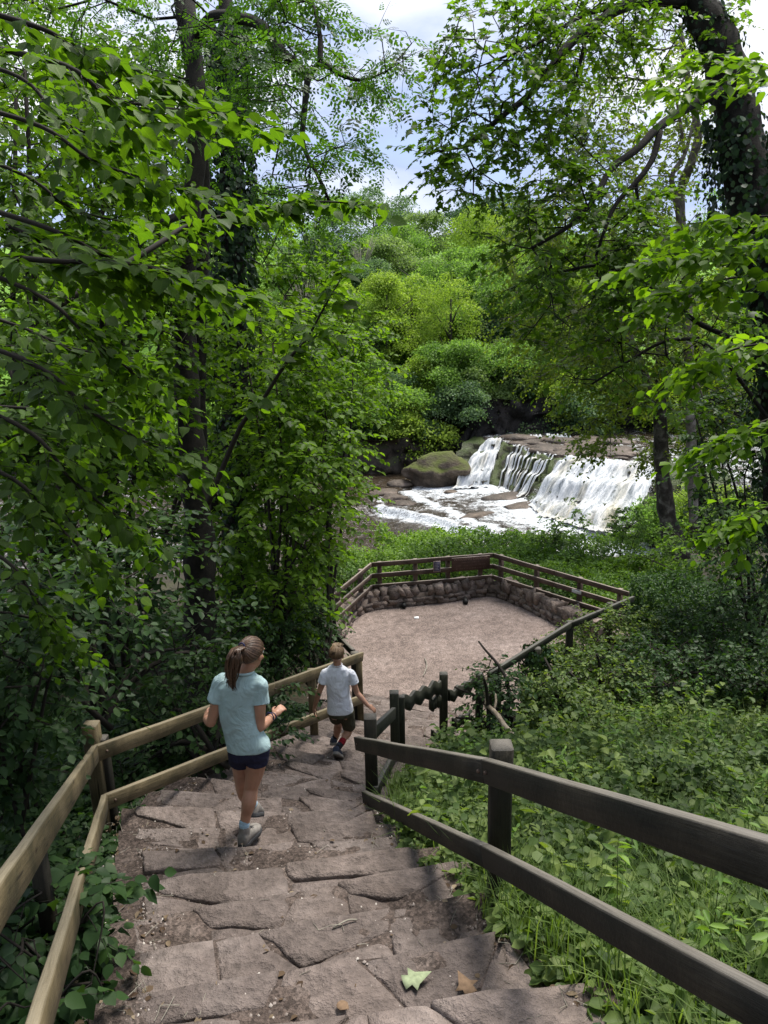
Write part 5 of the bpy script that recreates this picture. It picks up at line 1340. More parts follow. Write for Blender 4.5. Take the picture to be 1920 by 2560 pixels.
# the 290 leaves that show largest are leaves of their own, the rest one mass
p, d, n_l, sz, t = nl_.arr()
Rinv = np.array(R3.transposed()); pc = (p - np.array([0, 0, CAMZ])) @ Rinv.T
px_ = 960 + FPX * pc[:, 0] / -pc[:, 2]; py_ = 1280 - FPX * pc[:, 1] / -pc[:, 2]
show = sz / -pc[:, 2] * ((px_ > -20) & (px_ < 1940) & (py_ > -20) & (py_ < 2560)); okd = -pc[:, 2] > 1.7
big = np.argsort(-show)[:290]; mask = okd.copy(); mask[big] = False
nl_.build('foliage', 'hi', M['leaf_hazel'], near, mask=mask)
tv, tf = TP['hi']; protos = []
for k in range(9):
    me = mesh_np('leaf', tv * np.array([1, 1 + .15 * (k % 3 - 1), 1 + .5 * (k // 3 - 1)]), [i for f in tf for i in f], [len(f) for f in tf], M['leaf_hazel'], obj=False, attr=np.full(len(tv), .12 + .095 * k)); leaf_uv(me, tv, 1); protos.append(me)
for j in big:
    if not okd[j]: continue
    dd_ = V(d[j]).normalized(); sd_ = V(n_l[j]).cross(dd_).normalized(); uu = dd_.cross(sd_)
    o = bpy.data.objects.new('leaf', protos[int(np.clip((t[j] - .05) / .9 * 9, 0, 8))]); COL.objects.link(o); o.parent = near
    o.matrix_parent_inverse = Matrix.Translation(-V(near.location))
    s_ = float(sz[j]); o.matrix_basis = Matrix.Translation(V(p[j])) @ Matrix((dd_ * s_, sd_ * s_, uu * s_)).transposed().to_4x4()

# ------------------------------------------------------------------ right side trees
rtr = [W(2050, 1900, 7.8), W(2010, 1500, 8.0), W(1965, 1000, 8.2), W(1920, 700, 8.3), W(1870, 480, 8.4), W(1845, 300, 8.5), W(1800, 120, 8.6), W(1740, -10, 8.8), W(1690, -220, 9.1), W(1650, -500, 9.6)]
L1 = [W(1745, 10, 8.8), W(1640, 2, 8.5), W(1560, 15, 8.2), W(1490, 60, 8.0), W(1430, 105, 7.8), W(1380, 165, 7.6), W(1330, 230, 7.5), W(1250, 295, 7.3), W(1160, 370, 7.1)]
L1b = [W(1560, 15, 8.2), W(1480, 30, 8.0), W(1420, 60, 7.8), W(1340, 110, 7.6), W(1240, 150, 7.4)]
L1c = [W(1470, 75, 7.9), W(1440, 200, 7.8), W(1420, 270, 7.7), W(1415, 330, 7.7)]
L2 = [W(1850, 215, 8.5), W(1775, 240, 8.2), W(1700, 280, 7.9), W(1640, 325, 7.6), W(1590, 375, 7.4), W(1530, 420, 7.2), W(1490, 490, 7.0), W(1430, 560, 6.9), W(1330, 620, 6.8)]
L2b = [W(1650, 330, 7.6), W(1630, 400, 7.5), W(1590, 455, 7.4), W(1540, 510, 7.3), W(1510, 580, 7.2), W(1490, 640, 7.2)]
L2c = [W(1590, 455, 7.4), W(1595, 500, 7.4), W(1610, 550, 7.4), W(1560, 600, 7.3)]
L3 = [W(1960, 900, 8.2), W(1760, 815, 7.9), W(1690, 760, 7.7), W(1600, 700, 7.5), W(1500, 665, 7.3), W(1400, 680, 7.2)]
L4 = [W(1990, 1150, 8.1), W(1800, 830 + 60, 7.8), W(1680, 850, 7.6), W(1560, 910, 7.5), W(1480, 960, 7.4)]
rt_ = tree('sycamore_tree', 'massive ivy grown sycamore leaning in at the right edge with long dark limbs', 'tree', None, rtr, [.33, .30, .28, .26, .24, .23, .21, .19, .15, .11],
     [(W(1250, 180, 7.5), (.85, 1.0, .7), 3.2), (W(1450, 60, 8), (.9, 1.0, .6), 2.0), (W(1180, 380, 7.2), (.50, .7, .42), 1.2), (W(1380, 330, 7.4), (.6, .8, .5), 1.2), (W(1430, 600, 7.0), (.75, .9, .7), 2.6), (W(1600, 640, 7.5), (.8, .9, .7), 2.2), (W(1480, 830, 7.3), (.75, .9, .55), 1.3), (W(1720, 860, 7.8), (.7, .8, .8), 1.3), (W(1700, 120, 8.8), (.8, 1, .8), 1.2), (W(1520, -160, 8.4), (1.6, 1.6, .6), 2)],
     680, 'star', 'leaf_syc', .068, 9, .34, extra_limbs=[(L1, .075, .02), (L1b, .03, .012), (L1c, .022, .010), (L2, .06, .014), (L2b, .035, .012), (L2c, .02, .008), (L3, .03, .012), (L4, .025, .010)], seed_from=.96, r_tip=.0035, shell=.15, flat=.4, out_bias=.25, expo=.36)
ivy_on(rt_, rtr[1:6], .29, 3600, .065); ivy_on(rt_, rtr[5:9], .21, 500, .055)
# pale limbed birch behind
btr = [W(1500, 1330, 20), W(1540, 1000, 20), W(1600, 760, 19.8), W(1560, 560, 19.6), W(1450, 470, 19.4), W(1490, 400, 19.4), W(1540, 300, 19.3), W(1505, 100, 19.3), W(1450, -50, 19.3)]
btr = [W(1735, 1330, 20), W(1725, 1000, 20), W(1715, 700, 20), W(1700, 500, 19.8), W(1730, 400, 19.6), W(1745, 330, 19.6), W(1720, 200, 19.5), W(1700, 60, 19.5)]
tree('birch_tree', 'tall pale limbed birch with fine light green leaves behind the sycamore limbs', 'tree', None, btr, [.13, .12, .12, .12, .11, .10, .08, .05],
     [(W(1480, 500, 19.5), (2.3, 2.0, 1.8), 3), (W(1620, 250, 19.5), (2.3, 2.0, 2.2), 3), (W(1400, 800, 19.5), (1.6, 1.6, 1.9), 2), (W(1580, 800, 19.5), (1.7, 1.6, 1.8), 2), (W(1330, 640, 19), (.8, 1.2, 1.2), .6), (W(1460, 130, 19.5), (1.5, 1.6, 1.2), 1)],
     860, 'mid', 'leaf_birch', .085, 11, .75, barkmat='bark_pale', seed_from=.4, r_tip=.006, flat=.7, droop=.6, shell=.25,
     extra_limbs=[([W(1715, 640, 20), W(1690, 500, 19.6), W(1680, 440, 19.4), W(1712, 385, 19.4), W(1740, 280, 19.3)], .09, .04), ([W(1712, 385, 19.4), W(1700, 300, 19.3), W(1690, 250, 19.2)], .05, .025), ([W(1640, 1000, 20), W(1560, 800, 19.6), W(1500, 600, 19.5), W(1420, 480, 19.4)], .09, .03)])
ntr = [W(1700, 1400, 21), W(1672, 1310, 21), W(1658, 1200, 21), W(1650, 1050, 21), W(1655, 880, 21), W(1662, 740, 21), W(1655, 600, 21)]
tree('alder_tree', 'straight rough barked tree standing right of the waterfall', 'tree', None, ntr, [.34, .25, .20, .18, .17, .15, .10],
     [(W(1650, 700, 21), (2.0, 1.6, 1.4), 2), (W(1560, 930, 20.5), (1.2, 1.2, 1.2), 1.4), (W(1790, 880, 21), (1.5, 1.4, 1.4), 1.3), (W(1500, 1090, 20.5), (.8, .8, .5), .55), (W(1790, 1080, 20.5), (1.0, 1.0, .8), .7)],
     330, 'mid', 'leaf_birch', .095, 12, .7, barkmat='bark_mid', seed_from=.55, r_tip=.006, flat=.6)
tree('alder_tree', 'darker slim tree beside the rough barked tree at the right', 'tree', None, [W(1765, 1400, 22), W(1750, 1150, 22), W(1740, 1000, 22), W(1745, 800, 22)], [.16, .14, .12, .06],
     [(W(1760, 1000, 22), (1.6, 1.3, 1.4), 1), (W(1640, 1130, 21.6), (.5, .6, .5), .25)], 130, 'mid', 'leaf_birch', .09, 12, .6, seed_from=.3)
G_R = 'shrubs right of the platform'
shrub('hazel_tree', 'dark bushy hazel at the right edge in front of the trees', W(1900, 1650, 12), [(W(1850, 1150, 12), (.75, 1, 1.2), 3), (W(1900, 1420, 11), (.7, .9, .9), 2), (W(1790, 980, 12.5), (.7, .9, .8), 1.2)], 230, .07, 'leaf_dark', 'tree', G_R, 6, tint=.6)
shrub('hazel_bush', 'green bush under the rough barked tree at the right', W(1800, 1560, 16), [(W(1790, 1360, 16.5), (1.2, 1, .8), 2), (W(1640, 1410, 18), (.8, .8, .45), 1)], 170, .07, 'leaf_mid', 'bush', G_R, 7)
for (px, py, D, rx, rz, n, lab, mt_) in ((1420, 1640, 12.5, .5, .30, 60, 'low green shrub crowding the end of the stone wall', 'leaf_cover'), (1560, 1610, 12.5, .95, .55, 130, 'wide clipped shrub right of the handrail end', 'leaf_cover'),
      (1760, 1600, 12.0, 1.0, .5, 130, 'wide dark shrub at the right below the hedges', 'leaf_dark'), (1900, 1700, 9.8, .6, .5, 90, 'dark shrub at the right edge above the ground cover', 'leaf_dark'), (1500, 1700, 10.2, .75, .30, 90, 'leafy shrub behind the ivy covered post', 'leaf_cover'), (1680, 1690, 10.3, .95, .42, 140, 'broad leaved shrub in the middle of the right bank', 'leaf_dark'),
      (1385, 1740, 9.0, .35, .26, 46, 'small leafy shrub right of the ivy covered post', 'leaf_cover')):
    c = W(px, py, D); shrub('shrub', lab, V((c.x, c.y, Tz(c.x, c.y))), [(c, (rx, rx * .8, rz), 1)], int(n * 1.5), .05, mt_, 'shrub', G_R, 7, nl=12, slen=.32, flat=.5)
# clipped hedges between the platform and the river
def hedge(label, pts, hw, top, n, mat='leaf_hedge'):
    c0 = pts[len(pts) // 2]; root = empty('hedge', (c0.x, c0.y, Tz(c0.x, c0.y)), label, 'hedge', 'clipped hedges below the platform')
    A = np.array([tuple(p) for p in catmull(pts, 8)]); t = NR.uniform(0, 1, n) * (len(A) - 1.01); i = t.astype(int); f = (t - i)[:, None]; p = A[i] * (1 - f) + A[i + 1] * f
    d = nrm(A[i + 1] - A[i]); sd = np.stack([-d[:, 1], d[:, 0], 0 * d[:, 0]], -1)
    a = NR.uniform(-.15, pi + .15, n); k = np.clip(NR.normal(1, .07, n), .55, 1.12); bump_ = 1 + .26 * fbm(p[:, 0] * 1.9, p[:, 1] * 1.9, a * 1.5, 3)
    h = top - T(p[:, 0], p[:, 1]); h = np.maximum(h, .5)
    q = p + sd * (np.cos(a) * hw * k * bump_)[:, None]; q[:, 2] = T(p[:, 0], p[:, 1]) + np.maximum(0.05, np.sin(np.clip(a, 0.02, pi - .02)) ** .45) * h * k * bump_
    lb = LB(); o = nrm(sd * np.cos(a)[:, None] + np.array([0, 0, 1.]) * np.sin(a)[:, None] * 1.2 + rv(n, .45))
    lb.add(q, rv(n) + np.array([0, 0, .5]), o + np.array([0, 0, .5]), .068 * NR.uniform(.6, 1.3, n) * (p[:, 1] / 18), .45 + .6 * vnoise(q[:, 0] * .9, q[:, 1] * .9) + NR.normal(0, .2, n))
    lb.build('foliage', 'mid', M[mat], root)
    b = TB()
    for k_ in range(46):
        j = rnd.randrange(len(A) - 1); q0 = V(A[j]) ; q0.z = Tz(q0.x, q0.y) - .1; q1 = q0 + V((rnd.uniform(-.6, .6) * hw, rnd.uniform(-.6, .6) * hw, max(.4, (top - q0.z) * .75)))
        b.tube([q0, q0.lerp(q1, .5) + V((rnd.uniform(-.1, .1), 0, 0)), q1], [.03, .02, .01], 4)
    b.build('stems', M['twig'], root, 'stuff')
def hp_(px, py, z): p = PZ(px, py, z); return V((p.x, p.y, 0))
hedge('long hedge directly behind the platform fence', [hp_(780, 1420, 3.9), hp_(930, 1396, 3.9), hp_(1100, 1385, 3.9), hp_(1250, 1385, 3.9)], .9, 4.05, 16000)
hedge('lower sunlit hedge bordering the river bank', [hp_(960, 1380, 3.2), hp_(1100, 1366, 3.2), hp_(1250, 1372, 3.2), hp_(1400, 1375, 3.2), hp_(1600, 1385, 3.2)], 1.2, 3.45, 20000)
hedge('wide hedge to the right of the platform corner', [hp_(1250, 1400, 4.0), hp_(1400, 1420, 4.0), hp_(1560, 1440, 4.0), hp_(1750, 1450, 4.0)], 1.1, 4.1, 22000)
hedge('hedge running along the right run of the platform fence', [hp_(1330, 1425, 4.1), hp_(1470, 1458, 4.1), hp_(1640, 1490, 4.2), hp_(1800, 1520, 4.3)], .75, 4.15, 17000)
hedge('dark hedge at the right under the trees', [hp_(1600, 1480, 4.2), hp_(1750, 1500, 4.3), hp_(1950, 1520, 4.4)], .9, 4.5, 12000, 'leaf_dark')
# small sapling in front of the fall
for (px, py, px2, py2, D, lab) in ((1440, 1400, 1448, 1270, 22, 'thin sapling standing up against the white water'), (1330, 1400, 1380, 1320, 21, 'leafy sapling beside the thin one in front of the falls'), (1560, 1400, 1580, 1290, 20, 'bushy sapling at the right foot of the falls')):
    a, b_ = W(px, py, D), W(px2, py2, D); rad_ = .28 if px == 1440 else .45
    shrub('sapling', lab, V((a.x, a.y, Tz(a.x, a.y))), [(a.lerp(b_, .8), (rad_, rad_, (b_ - a).length * .45), 1)], 14 if px == 1440 else 40, .08, 'leaf_hedge', 'sapling', None, 2, nl=7, slen=.3, rs=.012)

# bright boughs entering at the right edge, close by
rb = empty('beech_tree', W(2250, 900, 4.6), 'beech whose bright leaves reach in from the right edge', 'tree'); bt = TB(); bl = LB()
bst = catmull([W(2300, 2300, 4.8), W(2280, 1200, 4.8), W(2240, 300, 5.0)], 6); bt.tube(bst, list(np.linspace(.09, .05, len(bst))), 8, .1)
for p0, p1, p2, D, n in (((2250, 330), (1900, 200), (1680, 235), 4.6, 16), ((2250, 560), (1950, 540), (1720, 560), 4.8, 22), ((2250, 620), (1900, 610), (1600, 655), 4.6, 34), ((2250, 700), (1880, 690), (1640, 740), 5.0, 30), ((2250, 260), (1920, 170), (1760, 150), 5.0, 14), ((2250, 1000), (1950, 1040), (1780, 1120), 5.4, 24), ((2250, 1250), (1950, 1260), (1830, 1330), 5.6, 20), ((2250, 880), (1900, 860), (1720, 930), 5.2, 26)):
    pts = catmull([W(*p0, D + .2), W(*p1, D), W(*p2, D)], 7); bt.tube(pts, list(np.linspace(.014, .003, len(pts))), 5)
    A = np.array([tuple(p) for p in pts]); t = NR.uniform(.35, 1, n) * (len(A) - 1.01); i = t.astype(int); f = (t - i)[:, None]; o_ = A[i] * (1 - f) + A[i + 1] * f
    d_ = nrm(A[i + 1] - A[i]); sd_ = nrm(np.cross(d_, [0, 0, 1])) * np.where(NR.uniform(0, 1, n) < .5, 1, -1)[:, None]
    sprays(bl, bt, o_, nrm(d_ + sd_ * .8 + rv(n, .2)), .36, 9, .075, .3, .62, .4, .002, .2)
bt.build('stems', M['twig'], rb, 'stuff'); bl.build('foliage', 'mid', M['leaf_hazel'], rb)
# unseen canopy added over and behind the viewpoint to shade the foreground
for (x, y, z, rx, ry, rz, n, lab) in ((-5.5, -5, 19, 5, 5, 3.5, 150, 'unseen woodland tree added for shade behind the viewpoint, to the left'), (4.5, -6, 20, 5, 5, 3.5, 190, 'unseen woodland tree added for shade behind the viewpoint, to the right'),
        (-1, -12, 25, 7, 5, 5, 230, 'tall unseen woodland tree added for shade farther behind the viewpoint'), (11, -7, 19, 5, 5, 4.5, 240, 'unseen woodland tree added for shade behind and well to the right of the viewpoint'), (-13, -4, 18, 5, 5, 4.5, 240, 'unseen woodland tree added for shade behind and well to the left of the viewpoint')):
    root = empty('woodland_tree', (x * 1.3, y, Tz(x * 1.3, y)), lab, 'tree'); b = TB(); b.tube([V((x * 1.3, y, Tz(x * 1.3, y) - .2)), V((x * 1.2, y, 13)), V((x, y, z + 1))], [.3, .22, .08], 8, .1); b.build('trunk', M['bark'], root)
    clump_crown([((x, y, z), (rx, ry, rz), 1)], n, 40, .17, .8, M['leaf_mid'], root, 'lo')

# ------------------------------------------------------------------ ground cover
def cover(name, poly, n, leaf, mat, h0, h1, kind='mid', tint=.5, excl=0.10, seedy=1.0, per=5, dens=None, size_by_y=True, clear=None, patch=.9):
    """small upright herbs scattered over the ground: whorls of leaves on short stems"""
    xs_ = np.array([p[0] for p in poly]); ys_ = np.array([p[1] for p in poly]); X = NR.uniform(xs_.min(), xs_.max(), n * 3); Y = NR.uniform(ys_.min(), ys_.max(), n * 3)
    k = in_poly(X, Y, poly) & (path_dist(X, Y) > excl * (1 + .8 * vnoise(X * 2, Y * 2))); 
    if clear is not None: k &= ~in_poly(X, Y, clear)
    X, Y = X[k][:n], Y[k][:n]; m_ = len(X)
    dn = vnoise(X * patch, Y * patch, 7.7)
    h = h0 + (h1 - h0) * np.clip(.5 + .5 * dn + NR.normal(0, .25, m_), 0, 1.2)
    pd = path_dist(X, Y); h = h * np.clip(.35 + pd * 1.6, .35, 1)
    Z = T(X, Y); lb = LB(); up = np.array([0, 0, 1.])
    tn = tint + .25 * vnoise(X * .7, Y * .7, 1.1) + NR.normal(0, .12, m_)
    ax = nrm(rv(m_) * np.array([.3, .3, 0]) + up)
    tb_ = TB(); P0 = np.stack([X, Y, Z], -1); P1 = P0 + ax * h[:, None]
    tb_.vec(np.stack([P0, (P0 + P1) / 2, P1], 1), np.tile([.0028, .0022, .0012], (m_, 1)), 3)
    for i in range(per):
        a = NR.uniform(0, 2 * pi, m_); fh = 1 - .5 * i / per * NR.uniform(.4, 1.1, m_)
        d = np.stack([np.cos(a), np.sin(a), NR.uniform(-.35, .25, m_)], -1)
        sz = leaf * NR.uniform(.55, 1.25, m_) * (1.0 if not size_by_y else 1)
        lb.add(P0 + ax * (h * fh)[:, None], d, up + rv(m_, .35), sz, tn + NR.normal(0, .18, m_))
    root = empty(name, (float(X.mean()), float(Y.mean()), float(Z.mean())), kind='stuff')
    tag(tb_.build('stems', M['blade'], root), kind='stuff'); lb.build('leaves', kind, M[mat], root)
RB = [(.2, 2.0), (1.2, 1.0), (3.5, 1.5), (6, 4), (9.5, 9), (10.5, 13.5), (6.5, 12.5), (4.0, 11.0), (2.5, 9.6), (.8, 8.2), (-.2, 6.5), (-.3, 4.8)]
RB2 = [(.2, 1.0), (2.2, .5), (4.0, 4.5), (2.5, 7.6), (.5, 7.2), (-.2, 6.0), (-.2, 4.0)]
cover('ground_cover', RB, 9500, .052, 'leaf_cover', .12, .46, 'narrow', .66, .04, per=7)
cover('ground_cover', RB, 6500, .066, 'leaf_cover', .08, .36, 'mid', .5, .04, per=5, patch=.6)
cover('ground_cover', RB2, 5200, .062, 'leaf_cover', .14, .46, 'mid', .45, .02, per=6, patch=1.4)
cover('tall_herbs', RB, 620, .085, 'leaf_cover', .40, .68, 'mid', .72, .25, per=9)
cover('tall_herbs', RB, 420, .055, 'leaf_hedge', .40, .75, 'narrow', .6, .2, per=12)
cover('ivy_ground_cover', [(.2, 1.2), (1.6, .8), (1.3, 3.6), (.75, 4.7), (.3, 5.6), (-.1, 6.3), (-.25, 5.5), (-.1, 4.4), (.4, 3.4), (.8, 2.4)], 3000, .055, 'leaf_dark', .05, .20, 'round', .4, -.10, per=5)
cover('ivy_ground_cover', [(-.8, .8), (-1.6, .6), (-2.6, 3), (-3.2, 5.5), (-3.0, 8), (-2.2, 10.5), (-1.2, 11.8), (-.6, 11.4), (-1.2, 8.8), (-1.6, 6.8), (-1.8, 5.5), (-1.55, 4), (-1.2, 2.6)], 6600, .055, 'leaf_dark', .05, .24, 'round', .45, -.10, per=5)
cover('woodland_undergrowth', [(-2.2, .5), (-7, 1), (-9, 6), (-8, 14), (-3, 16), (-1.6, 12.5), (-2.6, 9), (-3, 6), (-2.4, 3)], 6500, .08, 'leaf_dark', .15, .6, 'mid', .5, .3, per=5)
# grass among the herbs
def grass(name, poly, n, h, mat='blade', tint=.5, excl=.02):
    xs_ = [p[0] for p in poly]; ys_ = [p[1] for p in poly]; X = NR.uniform(min(xs_), max(xs_), n * 3); Y = NR.uniform(min(ys_), max(ys_), n * 3)
    k = in_poly(X, Y, poly) & (path_dist(X, Y) > excl); k &= (vnoise(X * 1.1, Y * 1.1, 9.0) + NR.normal(0, .3, len(X)) > -.1); X, Y = X[k][:n], Y[k][:n]; m_ = len(X)
    a = NR.uniform(0, 6.28, m_); o = np.stack([np.cos(a), np.sin(a), 0 * a], -1); s_ = np.stack([-np.sin(a), np.cos(a), 0 * a], -1) * .0032
    H = h * NR.uniform(.5, 1.3, m_); P0 = np.stack([X, Y, T(X, Y)], -1); lean = NR.uniform(.15, .8, m_)
    up = np.array([0, 0, 1.]); P1 = P0 + up * (H * .6)[:, None] + o * (H * lean * .3)[:, None]; P2 = P0 + up * (H * (1.0 - .25 * lean))[:, None] + o * (H * lean)[:, None]
    v = np.stack([P0 - s_, P0 + s_, P1 + s_ * .8, P1 - s_ * .8, P2], 1).reshape(-1, 3); b_ = (np.arange(m_) * 5)[:, None]
    loops = (b_ + np.array([0, 1, 2, 3, 3, 2, 4])).ravel(); o_ = mesh_np(name, v, loops, np.tile([4, 3], m_), M[mat], attr=np.repeat(np.clip(tint + NR.normal(0, .22, m_), 0, 1), 5)); o_['kind'] = 'stuff'
grass('grass', RB, 20000, .40, tint=.6); grass('grass', [(.3, 1.2), (2.5, .8), (3.8, 3.5), (1.5, 4.2), (.5, 3.4)], 5000, .42, tint=.4)
# ivy covered post, brush heap and pale fallen branch
ip = W(1343, 1620, 10.9); ivp = empty('ivy_covered_post', (ip.x, ip.y, Tz(ip.x, ip.y)), 'short post smothered in dark ivy beside the handrail', 'post')
b = MB(); b.board(V((ip.x, ip.y, ip.z - 1.1)), ip, .1, .1, up=(0, 1, 0)); b.build('post', M['wood_moss'], ivp)
ivy_on(ivp, [V((ip.x, ip.y, ip.z - 1.0)), V((ip.x, ip.y, ip.z - .4)), V((ip.x, ip.y, ip.z + .02))], .15, 1500, .05, jit=.3)
bh = W(1245, 1800, 8.6); shrub('brush_clump', 'tangled brown-green brush clump around the foot of the pale branch', V((bh.x, bh.y, bh.z - .45)), [(bh, (.36, .35, .28), 1), (W(1240, 1700, 8.7), (.3, .3, .14), .7)], 90, .05, 'leaf_dark', 'shrub', None, 9, nl=7, slen=.22)
fb = empty('fallen_branch', W(1300, 1850, 7.8), 'pale barkless branch lying diagonally in the green of the right bank', 'branch')
b = TB(); main = catmull([W(1200, 1738, 8.7), W(1213, 1758, 8.6), W(1228, 1772, 8.4), W(1242, 1786, 8.2), W(1262, 1815, 8.0), W(1285, 1838, 7.8), W(1312, 1868, 7.5), W(1335, 1900, 7.3)], 5); b.tube(main, list(np.linspace(.026, .030, len(main))), 8, .12)
b.tube(catmull([W(1236, 1772, 8.35), W(1240, 1755, 8.4), W(1238, 1735, 8.5)], 4), .014, 6); b.tube(catmull([W(1213, 1760, 8.6), W(1212, 1720, 8.7), W(1216, 1695, 8.75)], 4), [.022] * 9, 6, .2); b.build('limb', M['branchwood'], fb)
print('TRIS', {k: v for k, v in sorted(STAT.items(), key=lambda a: -a[1])[:14]}, sum(STAT.values()))
# ------------------------------------------------------------------ people
def remesh(mb, name, mat, parent, vox=.007, smooth_it=4, disp=None):
    lo = [i for f in mb.f for i in f]; lt = [len(f) for f in mb.f]
    me = mesh_np(name, mb.v, lo, lt, None, obj=False); tmp = bpy.data.objects.new(name, me); COL.objects.link(tmp)
    r = tmp.modifiers.new('r', 'REMESH'); r.mode = 'VOXEL'; r.voxel_size = vox; r.use_smooth_shade = True
    s = tmp.modifiers.new('s', 'SMOOTH'); s.factor = .5; s.iterations = smooth_it
    dg = bpy.context.evaluated_depsgraph_get(); me2 = bpy.data.meshes.new_from_object(tmp.evaluated_get(dg)); bpy.data.objects.remove(tmp); bpy.data.meshes.remove(me)
    me2.name = name; me2.materials.clear()
    if disp:
        n = len(me2.vertices); co = np.empty(n * 3, np.float32); me2.vertices.foreach_get('co', co); co = co.reshape(-1, 3)
        no_ = np.empty(n * 3, np.float32); me2.vertices.foreach_get('normal', no_); no_ = no_.reshape(-1, 3)
        co = co + no_ * disp(co)[:, None]; me2.vertices.foreach_set('co', co.astype(np.float32).ravel()); me2.update()
    me2.polygons.foreach_set('use_smooth', np.ones(len(me2.polygons), bool))
    return link(name, me2, mat, parent)
def limb_(mb, pts, rads, k=12, per=4):
    pts = [V(p) for p in pts]; pp = catmull(pts, per) if len(pts) > 2 else pts
    rr = np.interp(np.linspace(0, 1, len(pp)), np.linspace(0, 1, len(rads)), rads)
    mb.tube(pp, list(rr), k)
    for p, r in ((pts[0], rads[0]), (pts[-1], rads[-1])): mb.blob(p, (r, r, r), 0, 2, 0)
def oval_loft(mb, secs, side, fwd, k=20, sq=2.4, caps=True):
    """secs: (centre, half width, half depth)"""
    vs = []; fs = []
    n = len(secs)
    for c, a, b_ in secs:
        for j in range(k):
            t = 2 * pi * j / k; cx_, sy_ = cos(t), sin(t)
            x = math.copysign(abs(cx_) ** (2 / sq), cx_) * a; y = math.copysign(abs(sy_) ** (2 / sq), sy_) * b_
            vs.append(V(c) + side * x + fwd * y)
    for i in range(n - 1):
        for j in range(k): fs.append((i*k + j, i*k + (j+1) % k, (i+1)*k + (j+1) % k, (i+1)*k + j))
    fs.append(tuple(range(k - 1, -1, -1))); fs.append(tuple((n-1)*k + j for j in range(k)))
    mb.add(vs, fs)
def hand_(mb, wrist, d, pn, s=1.0, curl=.5, thumb=1):
    """palm, four unequal bent fingers and a thumb leaving the side of the palm. d: hand direction, pn: back of the hand"""
    d, pn = V(d).normalized(), V(pn).normalized(); sd = d.cross(pn).normalized() * thumb; pn = sd.cross(d).normalized() * thumb
    c = wrist + d * .042 * s
    rot = Matrix((d, sd, pn)).transposed(); mb.blob(c, (.046 * s, .034 * s, .015 * s), 0, 2, 0, rot=rot)
    limb_(mb, [wrist - d * .01, wrist + d * .03 * s], [.019 * s, .022 * s], 8)
    for i, (o_, L_) in enumerate(((.026, .058), (.009, .066), (-.009, .061), (-.025, .048))):
        b_ = wrist + d * .078 * s + sd * o_ * s; L_ *= s; a1, a2, a3 = curl * .7, curl * 1.6, curl * 2.3
        p1 = b_ + (d * cos(a1) - pn * sin(a1)) * L_ * .42; p2 = p1 + (d * cos(a2) - pn * sin(a2)) * L_ * .33; p3 = p2 + (d * cos(a3) - pn * sin(a3)) * L_ * .25
        limb_(mb, [b_ - d * .01, b_, p1, p2, p3], [.0085 * s, .0085 * s, .008 * s, .0075 * s, .0062 * s], 7, 2)
    tb = wrist + d * .022 * s + sd * .024 * s; t1 = tb + (d * .6 + sd * .75 - pn * .3).normalized() * .032 * s; t2 = t1 + (d * .9 + sd * .15 - pn * .45).normalized() * .03 * s
    limb_(mb, [tb, t1, t2], [.0115 * s, .0095 * s, .0075 * s], 7, 2)
def head_(mb, c, f, s=1.0):
    """skull, jaw, nose, lips, ears; f = the way the face looks"""
    f = V(f).normalized(); sd = f.cross(UPV).normalized(); up = sd.cross(f).normalized(); rot = Matrix((sd, f, up)).transposed()
    def at_(x, y, z): return c + rot @ V((x * s, y * s, z * s))
    mb.blob(at_(0, -.012, .018), (.071 * s, .088 * s, .083 * s), 0, 3, 0, rot=rot)
    mb.blob(at_(0, .022, -.045), (.052 * s, .058 * s, .056 * s), 0, 2, 0, rot=rot)
    mb.blob(at_(0, .052, -.082), (.026 * s, .024 * s, .018 * s), 0, 2, 0, rot=rot)
    for sg_ in (-1, 1):
        mb.blob(at_(sg_ * .034, .055, -.022), (.022 * s, .022 * s, .02 * s), 0, 2, 0, rot=rot)
        mb.blob(at_(sg_ * .030, .072, .028), (.022 * s, .012 * s, .009 * s), 0, 2, 0, rot=rot)
        mb.blob(at_(sg_ * .073, -.008, -.012), (.009 * s, .017 * s, .029 * s), 0, 2, 0, rot=rot)
    mb.blob(at_(0, .084, -.018), (.011 * s, .017 * s, .014 * s), 0, 2, 0, rot=rot); limb_(mb, [at_(0, .074, .012), at_(0, .090, -.014)], [.008 * s, .010 * s], 8)
    mb.blob(at_(0, .076, -.050), (.022 * s, .010 * s, .007 * s), 0, 2, 0, rot=rot)
    return rot, at_
def eyes_(root, at_, s, hair_m):
    for sg_ in (-1, 1):
        b = MB(); b.blob(at_(sg_ * .031, .068, .010), (.0115 * s,) * 3, 0, 2, 0); e = b.build('eye', M['eye'], root, True)
        b = MB(); b.blob(at_(sg_ * .031, .0765, .010), (.005 * s,) * 3, 0, 2, 0); b.build('iris', M['iris'], e, True)
        e.matrix_parent_inverse = e.matrix_parent_inverse
        b = MB(); b.tube([at_(sg_ * .014, .083, .030), at_(sg_ * .030, .084, .036), at_(sg_ * .047, .074, .031)], [.002 * s, .003 * s, .0015 * s], 5); b.build('eyebrow', hair_m, root, True)
    b = MB(); b.tube([at_(-.019, .083, -.050), at_(0, .0875, -.049), at_(.019, .083, -.050)], [.0015 * s, .003 * s, .0015 * s], 6); b.build('mouth', M['lip'], root, True)
def skin_mat(name, c1, c2):
    m, nt, out, l = mat_new(name); n = noise(nt, coords(nt), 12, 3, .5); col = ramp(nt, n, [(.35, c1), (.65, c2)])
    p = pbr(nt, out, col, .5, noise(nt, coords(nt), 160, 2), .12, .002, .4); p.inputs['Subsurface Weight'].default_value = .12; p.inputs['Subsurface Radius'].default_value = (.02, .008, .004); p.inputs['Subsurface Scale'].default_value = .5
    return m
